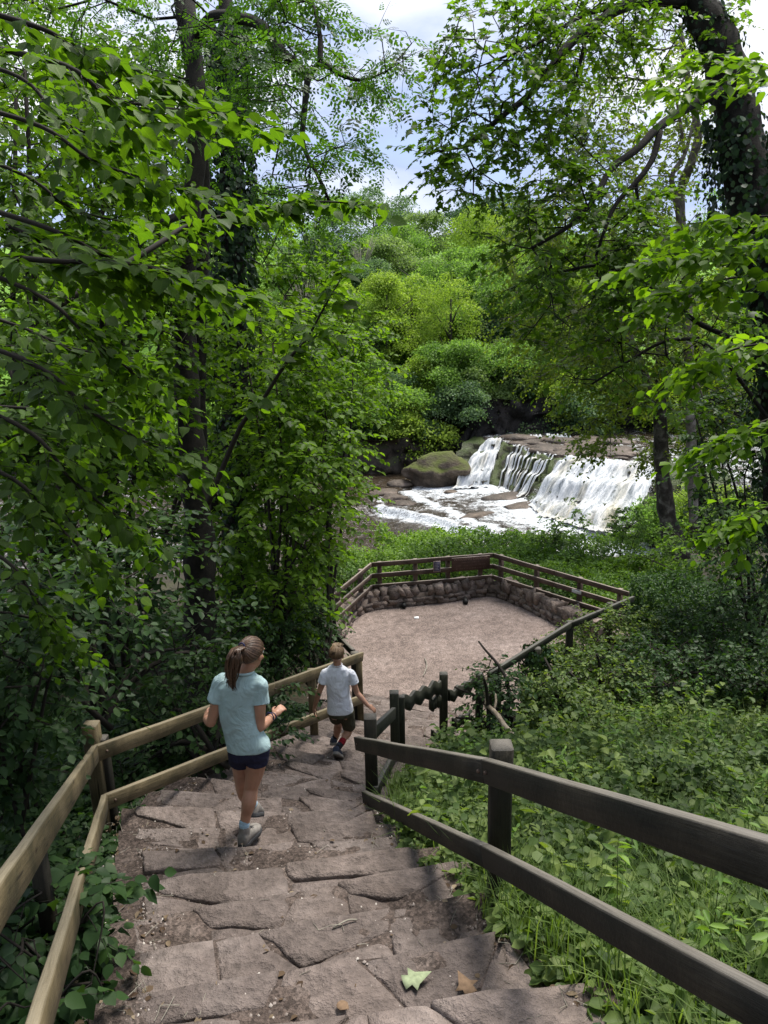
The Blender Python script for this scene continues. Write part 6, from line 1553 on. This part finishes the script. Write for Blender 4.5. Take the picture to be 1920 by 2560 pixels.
def cloth_mat(name, c, v=.12):
    m, nt, out, l = mat_new(name); n = noise(nt, coords(nt), 5, 4, .6); w_ = noise(nt, coords(nt, (1, 1, .8), rot=(.3, .5, 0)), 9, 3, .5, 1.2)
    col = mul(nt, c, ramp(nt, n, [(.3, (1 - v,) * 3), (.7, (1 + v,) * 3)]))
    p = pbr(nt, out, col, .9, w_, .8, .03, .15); return m
def hair_mat(name, c1, c2, c3):
    m, nt, out, l = mat_new(name); at = N(nt, 'ShaderNodeAttribute', attribute_name='tint'); pbr(nt, out, ramp(nt, at.outputs['Fac'], [(.1, c1), (.5, c2), (.9, c3)]), .42, spec=.5); return m
M['skin'] = skin_mat('skin', (.36, .185, .115), (.44, .235, .155)); M['eye'] = plain('eye_white', (.8, .8, .78), .2); M['iris'] = plain('iris_blue_grey', (.06, .09, .11), .2); M['lip'] = plain('lips', (.42, .15, .12), .5)
M['hair_g'] = hair_mat('brown_hair', (.035, .018, .010), (.075, .040, .024), (.16, .095, .06))
M['hair_b'] = hair_mat('fair_hair', (.07, .038, .02), (.17, .10, .052), (.36, .25, .14))
M['tee_g'] = cloth_mat('pale_aqua_cotton', (.35, .47, .48)); M['tee_b'] = cloth_mat('white_cotton', (.74, .75, .80), .06)
M['navy'] = cloth_mat('navy_cloth', (.022, .022, .045)); M['khaki'] = cloth_mat('dark_khaki_cloth', (.075, .070, .048), .35)
M['shoe_g'] = plain('grey_beige_suede', (.22, .20, .18), .8, .25, 30, .3); M['shoe_d'] = plain('dark_grey_rubber', (.055, .055, .058), .7, .2, 40)
M['shoe_b'] = plain('navy_shoe', (.035, .042, .065), .7, .25, 30, .3); M['sole_b'] = plain('grey_rubber', (.22, .20, .175), .7, .2, 40)
M['sock_g'] = plain('pale_blue_sock', (.32, .45, .55), .9, .15, 40, .3); M['sock_d'] = plain('black_sock', (.015, .013, .017), .9); M['sock_r'] = plain('red_sock', (.25, .012, .02), .9, .2, 40, .3)
M['band'] = plain('navy_band', (.015, .018, .07), .5)
def scalp_strands(c, rot, r3, pole, start, n, rad, lift=1.03, k=5, seed=0, lo=-.2, spread=1.0, end_fn=None):
    """strands laid over the skull from 'start(angle)' directions to the pole direction"""
    P = []; T_ = []; rr = random.Random(seed)
    for i in range(n):
        a = 2 * pi * (i + rr.random()) / n; s0 = start(a, rr); pl = V(pole) + V((rr.gauss(0, .05), rr.gauss(0, .05), rr.gauss(0, .05))); pl.normalize(); s0 = s0.normalized()
        row = []; lf = lift + rr.uniform(-.01, .03)
        for j in range(7):
            t = j / 6; d = (s0 * (1 - t) + pl * t).normalized(); l_ = lf + .04 * sin(pi * t)
            row.append(tuple(c + rot @ V((d.x * r3[0] * l_, d.y * r3[1] * l_, d.z * r3[2] * l_))))
        P.append(row); T_.append(rr.uniform(.1, .9))
    P = np.array(P); R_ = np.tile(np.array([.5, .9, 1, 1, 1, .9, .6]) * rad, (n, 1)); v, lo_, lt = tubes_vec(P, R_, k); return v, lo_, lt, np.repeat(T_, 7 * k)
def shoe_(root, heel, toe, up, w_, h, mu, ms, ankle, sock, sockr, sock_top, extra=None):
    heel, toe, up = V(heel), V(toe), V(up).normalized(); f = (toe - heel); L_ = f.length; f.normalize(); sd = f.cross(up).normalized(); up = sd.cross(f).normalized()
    b = MB(); prof_ = [(0, .60, .10, .62), (.05, .78, .0, .9), (.2, .84, .0, 1.0), (.36, .84, .0, .92), (.5, .92, .0, .72), (.68, 1.0, .0, .55), (.85, .92, .0, .46), (.95, .66, .0, .36), (1.0, .3, .05, .24)]
    oval_loft(b, [(heel + f * L_ * t + up * (h * hh / 2 + .018), w_ / 2 * ww, h * hh / 2 + .004) for t, ww, z0, hh in prof_], sd, up, 16, 2.3)
    limb_(b, [heel + f * L_ * .2 + up * h * .6, ankle.lerp(heel + f * L_ * .2 + up * h, .35)], [w_ * .40, w_ * .40], 10)
    sh = remesh(b, 'shoe', mu, root, .006, 3)
    b = MB(); out_ = [(0, .35), (.03, .62), (.15, .80), (.35, .78), (.55, .92), (.72, 1.02), (.88, .86), (.97, .5), (1.0, .2)]
    vs = []; 
    for z_, k_ in ((0, 1.0), (.010, 1.04), (.026, 1.04), (.030, .98)):
        for sgn, seq in ((1, out_), (-1, out_[::-1])):
            for t, ww in seq: vs.append(heel + f * (L_ * (t * 1.03 - .015)) + sd * sgn * w_ / 2 * ww * k_ + up * (z_ + (.010 * smooth(.8, 1, t) if True else 0)))
    n = 18; fs = []
    for r_ in range(3):
        for i in range(n): fs.append((r_*n + i, r_*n + (i+1) % n, (r_+1)*n + (i+1) % n, (r_+1)*n + i))
    fs.append(tuple(range(n - 1, -1, -1))); fs.append(tuple(3*n + i for i in range(n))); b.add(vs, fs); b.build('sole', ms, sh)
    for k_ in range(4):
        b = MB(); q_ = heel + f * L_ * (.42 + .09 * k_) + up * (h * (.86 - .12 * k_) + .020); b.tube([q_ - sd * w_ * .22, q_ + up * .006, q_ + sd * w_ * .22], .0028, 5); b.build('lace', ms, sh)
    b = MB(); bt_ = heel + f * L_ * .2 + up * h * .75; limb_(b, [bt_, bt_.lerp(sock_top, .5), sock_top], [sockr * 1.05, sockr, sockr * 1.02], 12); b.build('sock', sock, root, True)
    return sh
# ---- girl
gy = 4.30
def G(px, py, dy=0.0): return WY(px, py, gy + dy)
groot = empty('person', (G(615, 2110).x, gy, path_z(G(615, 2110).x, gy)), 'girl in a pale aqua T-shirt and navy shorts walking down the steps, long brown ponytail', 'person')
side = V((1, .10, 0)).normalized(); fw = V((-.10, 1, 0)).normalized()
hc = G(629, 1634, .02)
hip = G(621, 1866)
sec = [(G(609, 1688), .048, .040), (G(602, 1700), .095, .050), (G(600, 1714), .120, .062), (G(594, 1745), .112, .076), (G(597, 1790), .102, .072), (G(606, 1830), .106, .076), (G(619, 1864), .108, .078), (G(622, 1884), .104, .076)]
b = MB(); face = V((.42, .86, -.28)); rotg, atg = head_(b, hc, face, .96)
limb_(b, [G(604, 1696, -.005), G(612, 1680), hc + V((-.005, -.012, -.06))], [.050, .042, .043]); oval_loft(b, sec, side, fw)
Lsh, Lel, Lwr = G(556, 1708), G(528, 1806, -.03), G(515, 1798, .17)
Rsh, Rel, Rwr = G(648, 1710), G(650, 1818, -.02), G(684, 1789, .14)
limb_(b, [Lsh, Lsh.lerp(Lel, .5), Lel], [.045, .038, .031]); limb_(b, [Lel, Lel.lerp(Lwr, .35), Lwr], [.031, .033, .0215])
limb_(b, [Rsh, Rsh.lerp(Rel, .5), Rel], [.045, .039, .031]); limb_(b, [Rel, Rel.lerp(Rwr, .35), Rwr], [.031, .033, .0215])
hand_(b, Lwr, (-.12, .75, .25), (-.85, -.1, .5), .86, .95, 1)
hand_(b, Rwr, (.55, .60, .32), (.10, -.45, .85), .88, .75, -1)
Rh, Rk, Ra = G(643, 1880, 0), G(628, 1968, .02), G(611, 2062, -.02)
Lh, Lk, La = G(603, 1880, .01), G(606, 1972, .20), G(632, 2012, .33)
limb_(b, [Rh, Rh.lerp(Rk, .5) + V((.006, 0, 0)), Rk], [.072, .062, .046]); limb_(b, [Rk, Rk.lerp(Ra, .33) + V((.004, -.018, 0)), Rk.lerp(Ra, .7), Ra], [.045, .050, .036, .030])
limb_(b, [Lh, Lh.lerp(Lk, .5), Lk], [.070, .060, .045]); limb_(b, [Lk, Lk.lerp(La, .33) + V((0, -.016, 0)), Lk.lerp(La, .7), La], [.045, .049, .036, .030])
body = remesh(b, 'body', M['skin'], groot, .0055, 4)
eyes_(groot, atg, .96, M['hair_g'])
# T-shirt
b = MB(); ts = [(G(609, 1680), .056, .054), (G(605, 1690), .098, .064), (G(600, 1710), .144, .082), (G(593, 1748), .122, .092), (G(596, 1790), .114, .090), (G(607, 1830), .124, .094), (G(618, 1854), .137, .106), (G(621, 1868), .141, .108)]
oval_loft(b, ts, side, fw, 24, 2.3)
for s0, e0, kk in ((Lsh, Lel, .46), (Rsh, Rel, .44)):
    m_ = s0.lerp(e0, kk); limb_(b, [s0 + (G(600, 1712) - s0) * .25, s0, s0.lerp(m_, .6)], [.056, .055, .054]); b.tube([s0, s0.lerp(m_, .5), m_], [.052, .056, .062], 14)
def folds(fr, amp, ph):
    def f(co):
        x, y, z = co[:, 0], co[:, 1], co[:, 2]
        return amp * (vnoise(x * fr + z * fr * .5 + ph, y * fr, z * fr * .45) + .6 * vnoise(x * fr * 2.2 - z * fr + ph, y * fr * 2, z * fr)) 
    return f
remesh(b, 'shirt', M['tee_g'], groot, .0065, 3, folds(9, .010, 1.3))
b = MB(); b.tube([G(610, 1682, -.0) + side * .056 * cos(t) + fw * .055 * sin(t) + V((0, 0, .004 - .008 * sin(t))) for t in np.linspace(0, 2 * pi, 24)], .009, 8); b.build('collar', M['tee_g'], groot, True)
b = MB(); oval_loft(b, [(G(621, 1850), .116, .086), (G(621, 1872), .130, .098), (G(622, 1888), .130, .098)], side, fw, 22, 2.4)
b.tube([Rh + V((0, 0, .03)), Rh.lerp(Rk, .26)], [.084, .084], 16); b.tube([Lh + V((0, 0, .03)), Lh.lerp(Lk, .22)], [.082, .082], 16)
remesh(b, 'shorts', M['navy'], groot, .006, 3, folds(12, .003, 3))
# hair: combed back strands gathered into the ponytail
HR = (.074, .091, .087); pole = V((-.12, -.90, .42)).normalized()
hcc = atg(0, -.012, .018)
def hl(a, rr): return V((cos(a) * 1.0, .52 + .42 * sin(a) * .4 if False else .60 * sin(a) + .10, .62 * abs(sin(a)) * (1 if sin(a) > 0 else -.9) - .10))
capb = MB(); capb.blob(atg(0, -.020, .024), (.074 * .96, .088 * .96, .085 * .96), 3, 3, .02, rot=rotg)
vv_, ll_, tt_, at_t = scalp_strands(hcc, rotg, [x * .96 for x in HR], pole, hl, 240, .0042, 1.02, seed=2)
cp = remesh(capb, 'hair', M['hair_g'], groot, .008, 2)
mesh_np('hair_strands', vv_, ll_, tt_, M['hair_g'], groot, at_t, True)['kind'] = 'stuff'
tie = hcc + rotg @ V((pole.x * HR[0] * 1.04, pole.y * HR[1] * 1.04, pole.z * HR[2] * 1.04))
P = []; TT = []
e0, e1 = G(588, 1722, -.10), G(564, 1702, -.09)
for i in range(110):
    a = rnd.random() * 6.28; r_ = sqrt(rnd.random()); e = e0.lerp(e1, rnd.random()) + V((rnd.uniform(-.012, .012), rnd.uniform(-.01, .01), rnd.uniform(-.03, .055)))
    o = V((cos(a) * .044 * r_, sin(a) * .028 * r_, 0)); m1 = tie + V((-.022, -.045, .002)) + o * .75; m2 = G(585, 1655, -.10) + o * 1.15
    P.append([tuple(q_) for q_ in (tie + o * .35, tie.lerp(m1, .6) + o * .3, m1, m1.lerp(m2, .5) + V((-.004, -.014, 0)), m2, m2.lerp(e, .5) + o * .2, e)]); TT.append(rnd.uniform(.05, .85))
v, l_, t_ = tubes_vec(np.array(P), np.tile(np.array([.0045, .0052, .0058, .0058, .0052, .004, .0015]), (len(P), 1)), 5)
mesh_np('ponytail', v, l_, t_, M['hair_g'], groot, np.repeat(TT, 35), True)['kind'] = 'stuff'
b = MB(); dt = V((-.25, -.85, .35)).normalized(); s1 = dt.cross(UPV).normalized(); u1 = s1.cross(dt)
b.tube([tie + dt * .006 + s1 * .019 * cos(t) + u1 * .019 * sin(t) for t in np.linspace(0, 2 * pi, 14)], .005, 6); b.build('hair_band', M['band'], groot, True)
b = MB(); wd = (Rwr - Rel).normalized(); s1 = wd.cross(UPV).normalized(); u1 = s1.cross(wd); c_ = Rwr - wd * .012
b.tube([c_ + s1 * .026 * cos(t) + u1 * .026 * sin(t) for t in np.linspace(0, 2 * pi, 16)], .003, 5); c_ = Rwr - wd * .05 + u1 * .012
b.tube([c_ + s1 * .028 * cos(t) + u1 * .030 * sin(t) for t in np.linspace(0, 2 * pi, 16)], .004, 5); b.build('bracelet', M['band'], groot, True)
hz_ = path_z(G(610, 2110).x, gy)
heel = G(604, 2122, -.07); heel.z = max(heel.z, hz_ + .004); toe = G(648, 2096, .13); toe.z = max(heel.z - .005, hz_ + .004)
shoe_(groot, heel, toe, (0, 0, 1), .094, .088, M['shoe_g'], M['shoe_d'], Ra, M['sock_g'], .034, Ra + V((0, 0, .015)))
heel = G(633, 2044, .27); toe = G(648, 2040, .47); hz2 = path_z(heel.x, heel.y + .1); heel.z = max(heel.z, hz2 + .03); toe.z = max(toe.z, hz2 + .01)
shoe_(groot, heel, toe, (0, 0, 1), .09, .085, M['shoe_g'], M['shoe_d'], La, M['sock_g'], .033, La + V((0, 0, .01)))
# ---- boy
by = 7.20
def B(px, py, dy=0.0): return WY(px, py, by + dy)
broot = empty('person', (B(848, 1900).x, by, path_z(B(848, 1900).x, by)), 'fair haired boy in a white T-shirt and dark shorts reaching for the rail', 'person')
side = V((1, -.05, 0)).normalized(); fw = V((.05, 1, 0)).normalized(); hcb = B(842, 1637, .02)
b = MB(); rotb, atb = head_(b, hcb, (.22, .95, -.22), .95)
secb = [(B(843, 1671), .046, .040), (B(843, 1678), .09, .050), (B(844, 1687), .118, .062), (B(844, 1710), .118, .075), (B(846, 1742), .110, .074), (B(849, 1770), .116, .080), (B(850, 1786), .112, .080)]
limb_(b, [B(844, 1674), B(843, 1662), hcb + V((0, -.01, -.055))], [.045, .039, .041]); oval_loft(b, secb, side, fw)
Ls, Le, Lw = B(815, 1684), B(799, 1727, -.02), B(786, 1768, .02); Rs, Re, Rw = B(876, 1685), B(893, 1733, -.03), B(920, 1764, -.10)
limb_(b, [Ls, Ls.lerp(Le, .5), Le], [.042, .036, .029]); limb_(b, [Le, Le.lerp(Lw, .35), Lw], [.029, .030, .020])
limb_(b, [Rs, Rs.lerp(Re, .5), Re], [.042, .036, .029]); limb_(b, [Re, Re.lerp(Rw, .35), Rw], [.029, .030, .020])
hand_(b, Lw, (-.10, .06, -.95), (-.9, -.35, .1), .86, .42, -1); hand_(b, Rw, (.75, -.12, -.50), (.35, -.35, .85), .86, .55, -1)
Lh, Lk, La = B(838, 1782, .01), B(846, 1810, .20), B(840, 1846, .22); Rh, Rk, Ra = B(866, 1784), B(874, 1822, .10), B(853, 1858, -.08)
for h_, k_, a_ in ((Lh, Lk, La), (Rh, Rk, Ra)):
    limb_(b, [h_, h_.lerp(k_, .5), k_], [.070, .058, .044]); limb_(b, [k_, k_.lerp(a_, .33) + V((0, -.014, 0)), k_.lerp(a_, .7), a_], [.042, .045, .034, .029])
remesh(b, 'body', M['skin'], broot, .0055, 4); eyes_(broot, atb, .95, M['hair_b'])
b = MB(); oval_loft(b, [(B(843, 1663), .054, .052), (B(843, 1670), .100, .064), (B(844, 1684), .138, .080), (B(844, 1710), .126, .092), (B(846, 1742), .122, .092), (B(849, 1768), .134, .100), (B(850, 1778), .138, .102)], side, fw, 24, 2.3)
for s0, e0, kk in ((Ls, Le, .55), (Rs, Re, .50)):
    m_ = s0.lerp(e0, kk); limb_(b, [s0 + (B(844, 1688) - s0) * .25, s0, s0.lerp(m_, .6)], [.052, .052, .050]); b.tube([s0, s0.lerp(m_, .5), m_], [.050, .054, .058], 14)
remesh(b, 'shirt', M['tee_b'], broot, .0065, 3, folds(8, .011, 5.1))
b = MB(); b.tube([B(843, 1662, 0) + side * .051 * cos(t) + fw * .049 * sin(t) + V((0, 0, .004)) for t in np.linspace(0, 2 * pi, 20)], .005, 6); b.build('collar', M['tee_b'], broot, True)
b = MB(); oval_loft(b, [(B(850, 1766), .124, .092), (B(851, 1778), .128, .096), (B(851, 1788), .122, .094)], side, fw, 22, 2.4)
b.tube([Rh + V((0, 0, .03)), Rh.lerp(Rk, .5), Rh.lerp(Rk, .88)], [.082, .076, .072], 16); b.tube([Lh + V((0, 0, .03)), Lh.lerp(Lk, .5)], [.080, .074], 16)
remesh(b, 'shorts', M['khaki'], broot, .006, 3, folds(12, .004, 7))
HR = (.0745, .093, .090); hcc = atb(0, -.012, .020)
capb = MB(); capb.blob(atb(0, -.020, .030), (.0735 * .95, .087 * .95, .082 * .95), 3, 3, .02, rot=rotb); remesh(capb, 'hair', M['hair_b'], broot, .008, 2)
def hl2(a, rr):
    z = -.55 if sin(a) < 0 else .25; return V((cos(a), sin(a) * .95, z * abs(sin(a)) ** .5 - .12 * abs(cos(a)) + rr.uniform(-.06, .06)))
v1, l1, t1, a1 = scalp_strands(hcc, rotb, [x * .95 for x in HR], V((.15, -.25, .95)).normalized(), hl2, 330, .0042, 1.02, seed=5)
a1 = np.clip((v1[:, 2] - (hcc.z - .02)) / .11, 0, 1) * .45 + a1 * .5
mesh_np('hair_strands', v1, l1, t1, M['hair_b'], broot, a1, True)['kind'] = 'stuff'
P = []; TT = []
for i in range(150):
    a = rnd.random() * 6.28; rr_ = sqrt(rnd.random()) * .85; d0 = V((cos(a) * rr_, sin(a) * rr_ + .05, 1)).normalized()
    p0 = hcc + rotb @ V((d0.x * HR[0] * .96, d0.y * HR[1] * .96, d0.z * HR[2] * .96)); o = rotb @ V((.35 * d0.x + .15 + rnd.gauss(0, .15), .55 + rnd.gauss(0, .2), .35)); P.append([tuple(p0), tuple(p0 + o * .020 + V((0, 0, .008))), tuple(p0 + o * .040 + V((0, 0, .004)))]); TT.append(rnd.uniform(.45, 1))
v, l_, t_ = tubes_vec(np.array(P), np.tile(np.array([.005, .0045, .0015]), (len(P), 1)), 5); mesh_np('hair_tuft', v, l_, t_, M['hair_b'], broot, np.repeat(TT, 15), True)['kind'] = 'stuff'
toe = B(852, 1906, -.10); zt_ = path_z(toe.x, toe.y); toe.z = max(zt_ + .004, toe.z); heel = B(838, 1886, -.22)
shoe_(broot, heel, toe, ((toe - heel).cross(V((1, 0, 0)))) * -1 if (toe - heel).cross(V((1, 0, 0))).z < 0 else (toe - heel).cross(V((1, 0, 0))), .085, .08, M['shoe_b'], M['sole_b'], Ra, M['sock_d'], .034, Ra + V((0, 0, .0)))
b = MB(); d_ = (Rk - Ra).normalized(); limb_(b, [Ra + d_ * .0, Ra + d_ * .035], [.037, .038], 12); b.build('sock_cuff', M['sock_r'], broot, True)
heel = B(836, 1864, .15); toe = B(834, 1862, .33); shoe_(broot, heel, toe, (0, 0, 1), .085, .08, M['shoe_b'], M['sole_b'], La, M['sock_d'], .034, La + V((0, 0, .03)))

# ------------------------------------------------------------------ litter on the steps
def flatleaf(px, py, size, mat, label, tpl='star', rot=0.0, cat='leaf', curl=.12):
    g = GP(px, py); z = max(path_z(g.x, g.y) + .012, g.z + .005)
    g = PZ(px, py, z + .01)
    tv, tf = TP[tpl]; c, s = cos(rot), sin(rot)
    vs = [(g.x + size * ((x - .4) * c - y * s), g.y + size * ((x - .4) * s + y * c), z + .012 + size * (curl * (x * x + y * y) + .03 * sin(9 * x + 4 * y))) for x, y, _ in tv]
    o = mesh_np('fallen_leaf', vs, [i for f in tf for i in reversed(f)], [len(f) for f in tf], mat); md = o.modifiers.new('t', 'SOLIDIFY'); md.thickness = .0015
    return tag(o, label, cat)
flatleaf(1035, 2450, .115, M['greenleaf'], 'pale green lobed maple leaf lying on the lowest steps at the bottom', rot=.3)
flatleaf(455, 2400, .085, M['greenleaf'], 'curled pale green leaf left of the middle of the lower steps', rot=1.2)
flatleaf(468, 2382, .05, plain('tan_leaf', (.42, .26, .13), .9, .3, 30), 'orange tan dead leaf beside the curled green leaf', 'hi', .2)
flatleaf(367, 2245, .035, plain('yellow_leaf', (.45, .36, .12), .9, .3, 30), 'small yellow leaf at the left side of the steps', 'star', .8)
flatleaf(1165, 2465, .10, M['dryleaf'], 'curled brown leaf near the bottom right of the steps', 'star', 2.0)
flatleaf(430, 2500, .055, M['dryleaf'], 'brown boat shaped dead leaf at the bottom left, left of its pair', 'hi', 1.3)
flatleaf(505, 2502, .055, M['dryleaf'], 'brown upright dead leaf at the bottom left, right of its pair', 'hi', .9)
flatleaf(855, 2515, .055, M['dryleaf'], 'pale brown leaf at the bottom centre of the steps', 'hi', -.7)
flatleaf(815, 2190, .04, M['dryleaf'], 'small crumpled pale leaf in the centre of the steps right of the girl', 'star', .4)
def stick(px, py, px2, py2, r, label, mat='deadwood'):
    a, b_ = GP(px, py), GP(px2, py2); a.z = path_z(a.x, a.y) + .018; b_.z = path_z(b_.x, b_.y) + .018; m_ = a.lerp(b_, .5) + V((.01, .01, .01)); b = MB(); b.tube(catmull([a, m_, b_], 4), r, 5); tag(b.build('twig', M[mat], None, True), label, 'twig')
stick(835, 2385, 895, 2378, .004, 'short pale twig lying across the lower steps'); stick(750, 2110, 815, 2130, .004, 'thin pale twig on the step right of the girl'); stick(365, 2300, 385, 2250, .004, 'thin straw coloured stalk at the left edge of the steps')
a, b_ = PZ(1058, 1690, ZPLAT + .02), PZ(1062, 1645, ZPLAT + .02); b = MB(); b.tube(catmull([a, a.lerp(b_, .5) + V((.05, 0, .02)), b_], 5), .010, 5); tag(b.build('twig', M['deadwood'], None, True), 'pale curved twig lying on the gravel platform', 'twig')
# leaf litter nobody could count
lb = LB(); n = 1500; tt = NR.uniform(.6, len(PT) - 2, n); vv_ = np.where(NR.uniform(0, 1, n) < .7, np.where(NR.uniform(0, 1, n) < .55, NR.normal(-.02, .06, n), NR.normal(1.0, .05, n)), NR.uniform(0, 1, n))
gp = []
for t, v in zip(tt, vv_):
    p = pathpt(t, v, 0); k = max(0, np.searchsorted(ROWT0, t) - 1); gp.append((p.x, p.y, ROWZT[k] + .006 if 0 < v < 1 else max(ROWZT[k] - .01, Tz(p.x, p.y) + .01)))
lb.add(np.array(gp), nrm(rv(n) * np.array([1, 1, .15])), np.tile([0, 0, 1.], (n, 1)) + rv(n, .25), NR.uniform(.015, .045, n), NR.uniform(0, 1, n))
M['litter'] = leafy('leaf_litter', (.05, .03, .018), (.11, .075, .045), (.24, .19, .13), .1, .8, .2, (1, 1, 1)); lb.build('leaf_litter', 'mid', M['litter'])
tb_ = TB(); n = 500; P0 = np.array(gp)[NR.randint(0, len(gp), n)] + np.array([0, 0, .008]); d = nrm(rv(n) * np.array([1, 1, .1])) * NR.uniform(.03, .11, n)[:, None]
tb_.vec(np.stack([P0, P0 + d * .5 + rv(n, .004), P0 + d], 1), np.full((n, 3), .0018), 3); tb_.build('fallen_twigs', M['deadwood'], None, 'stuff')
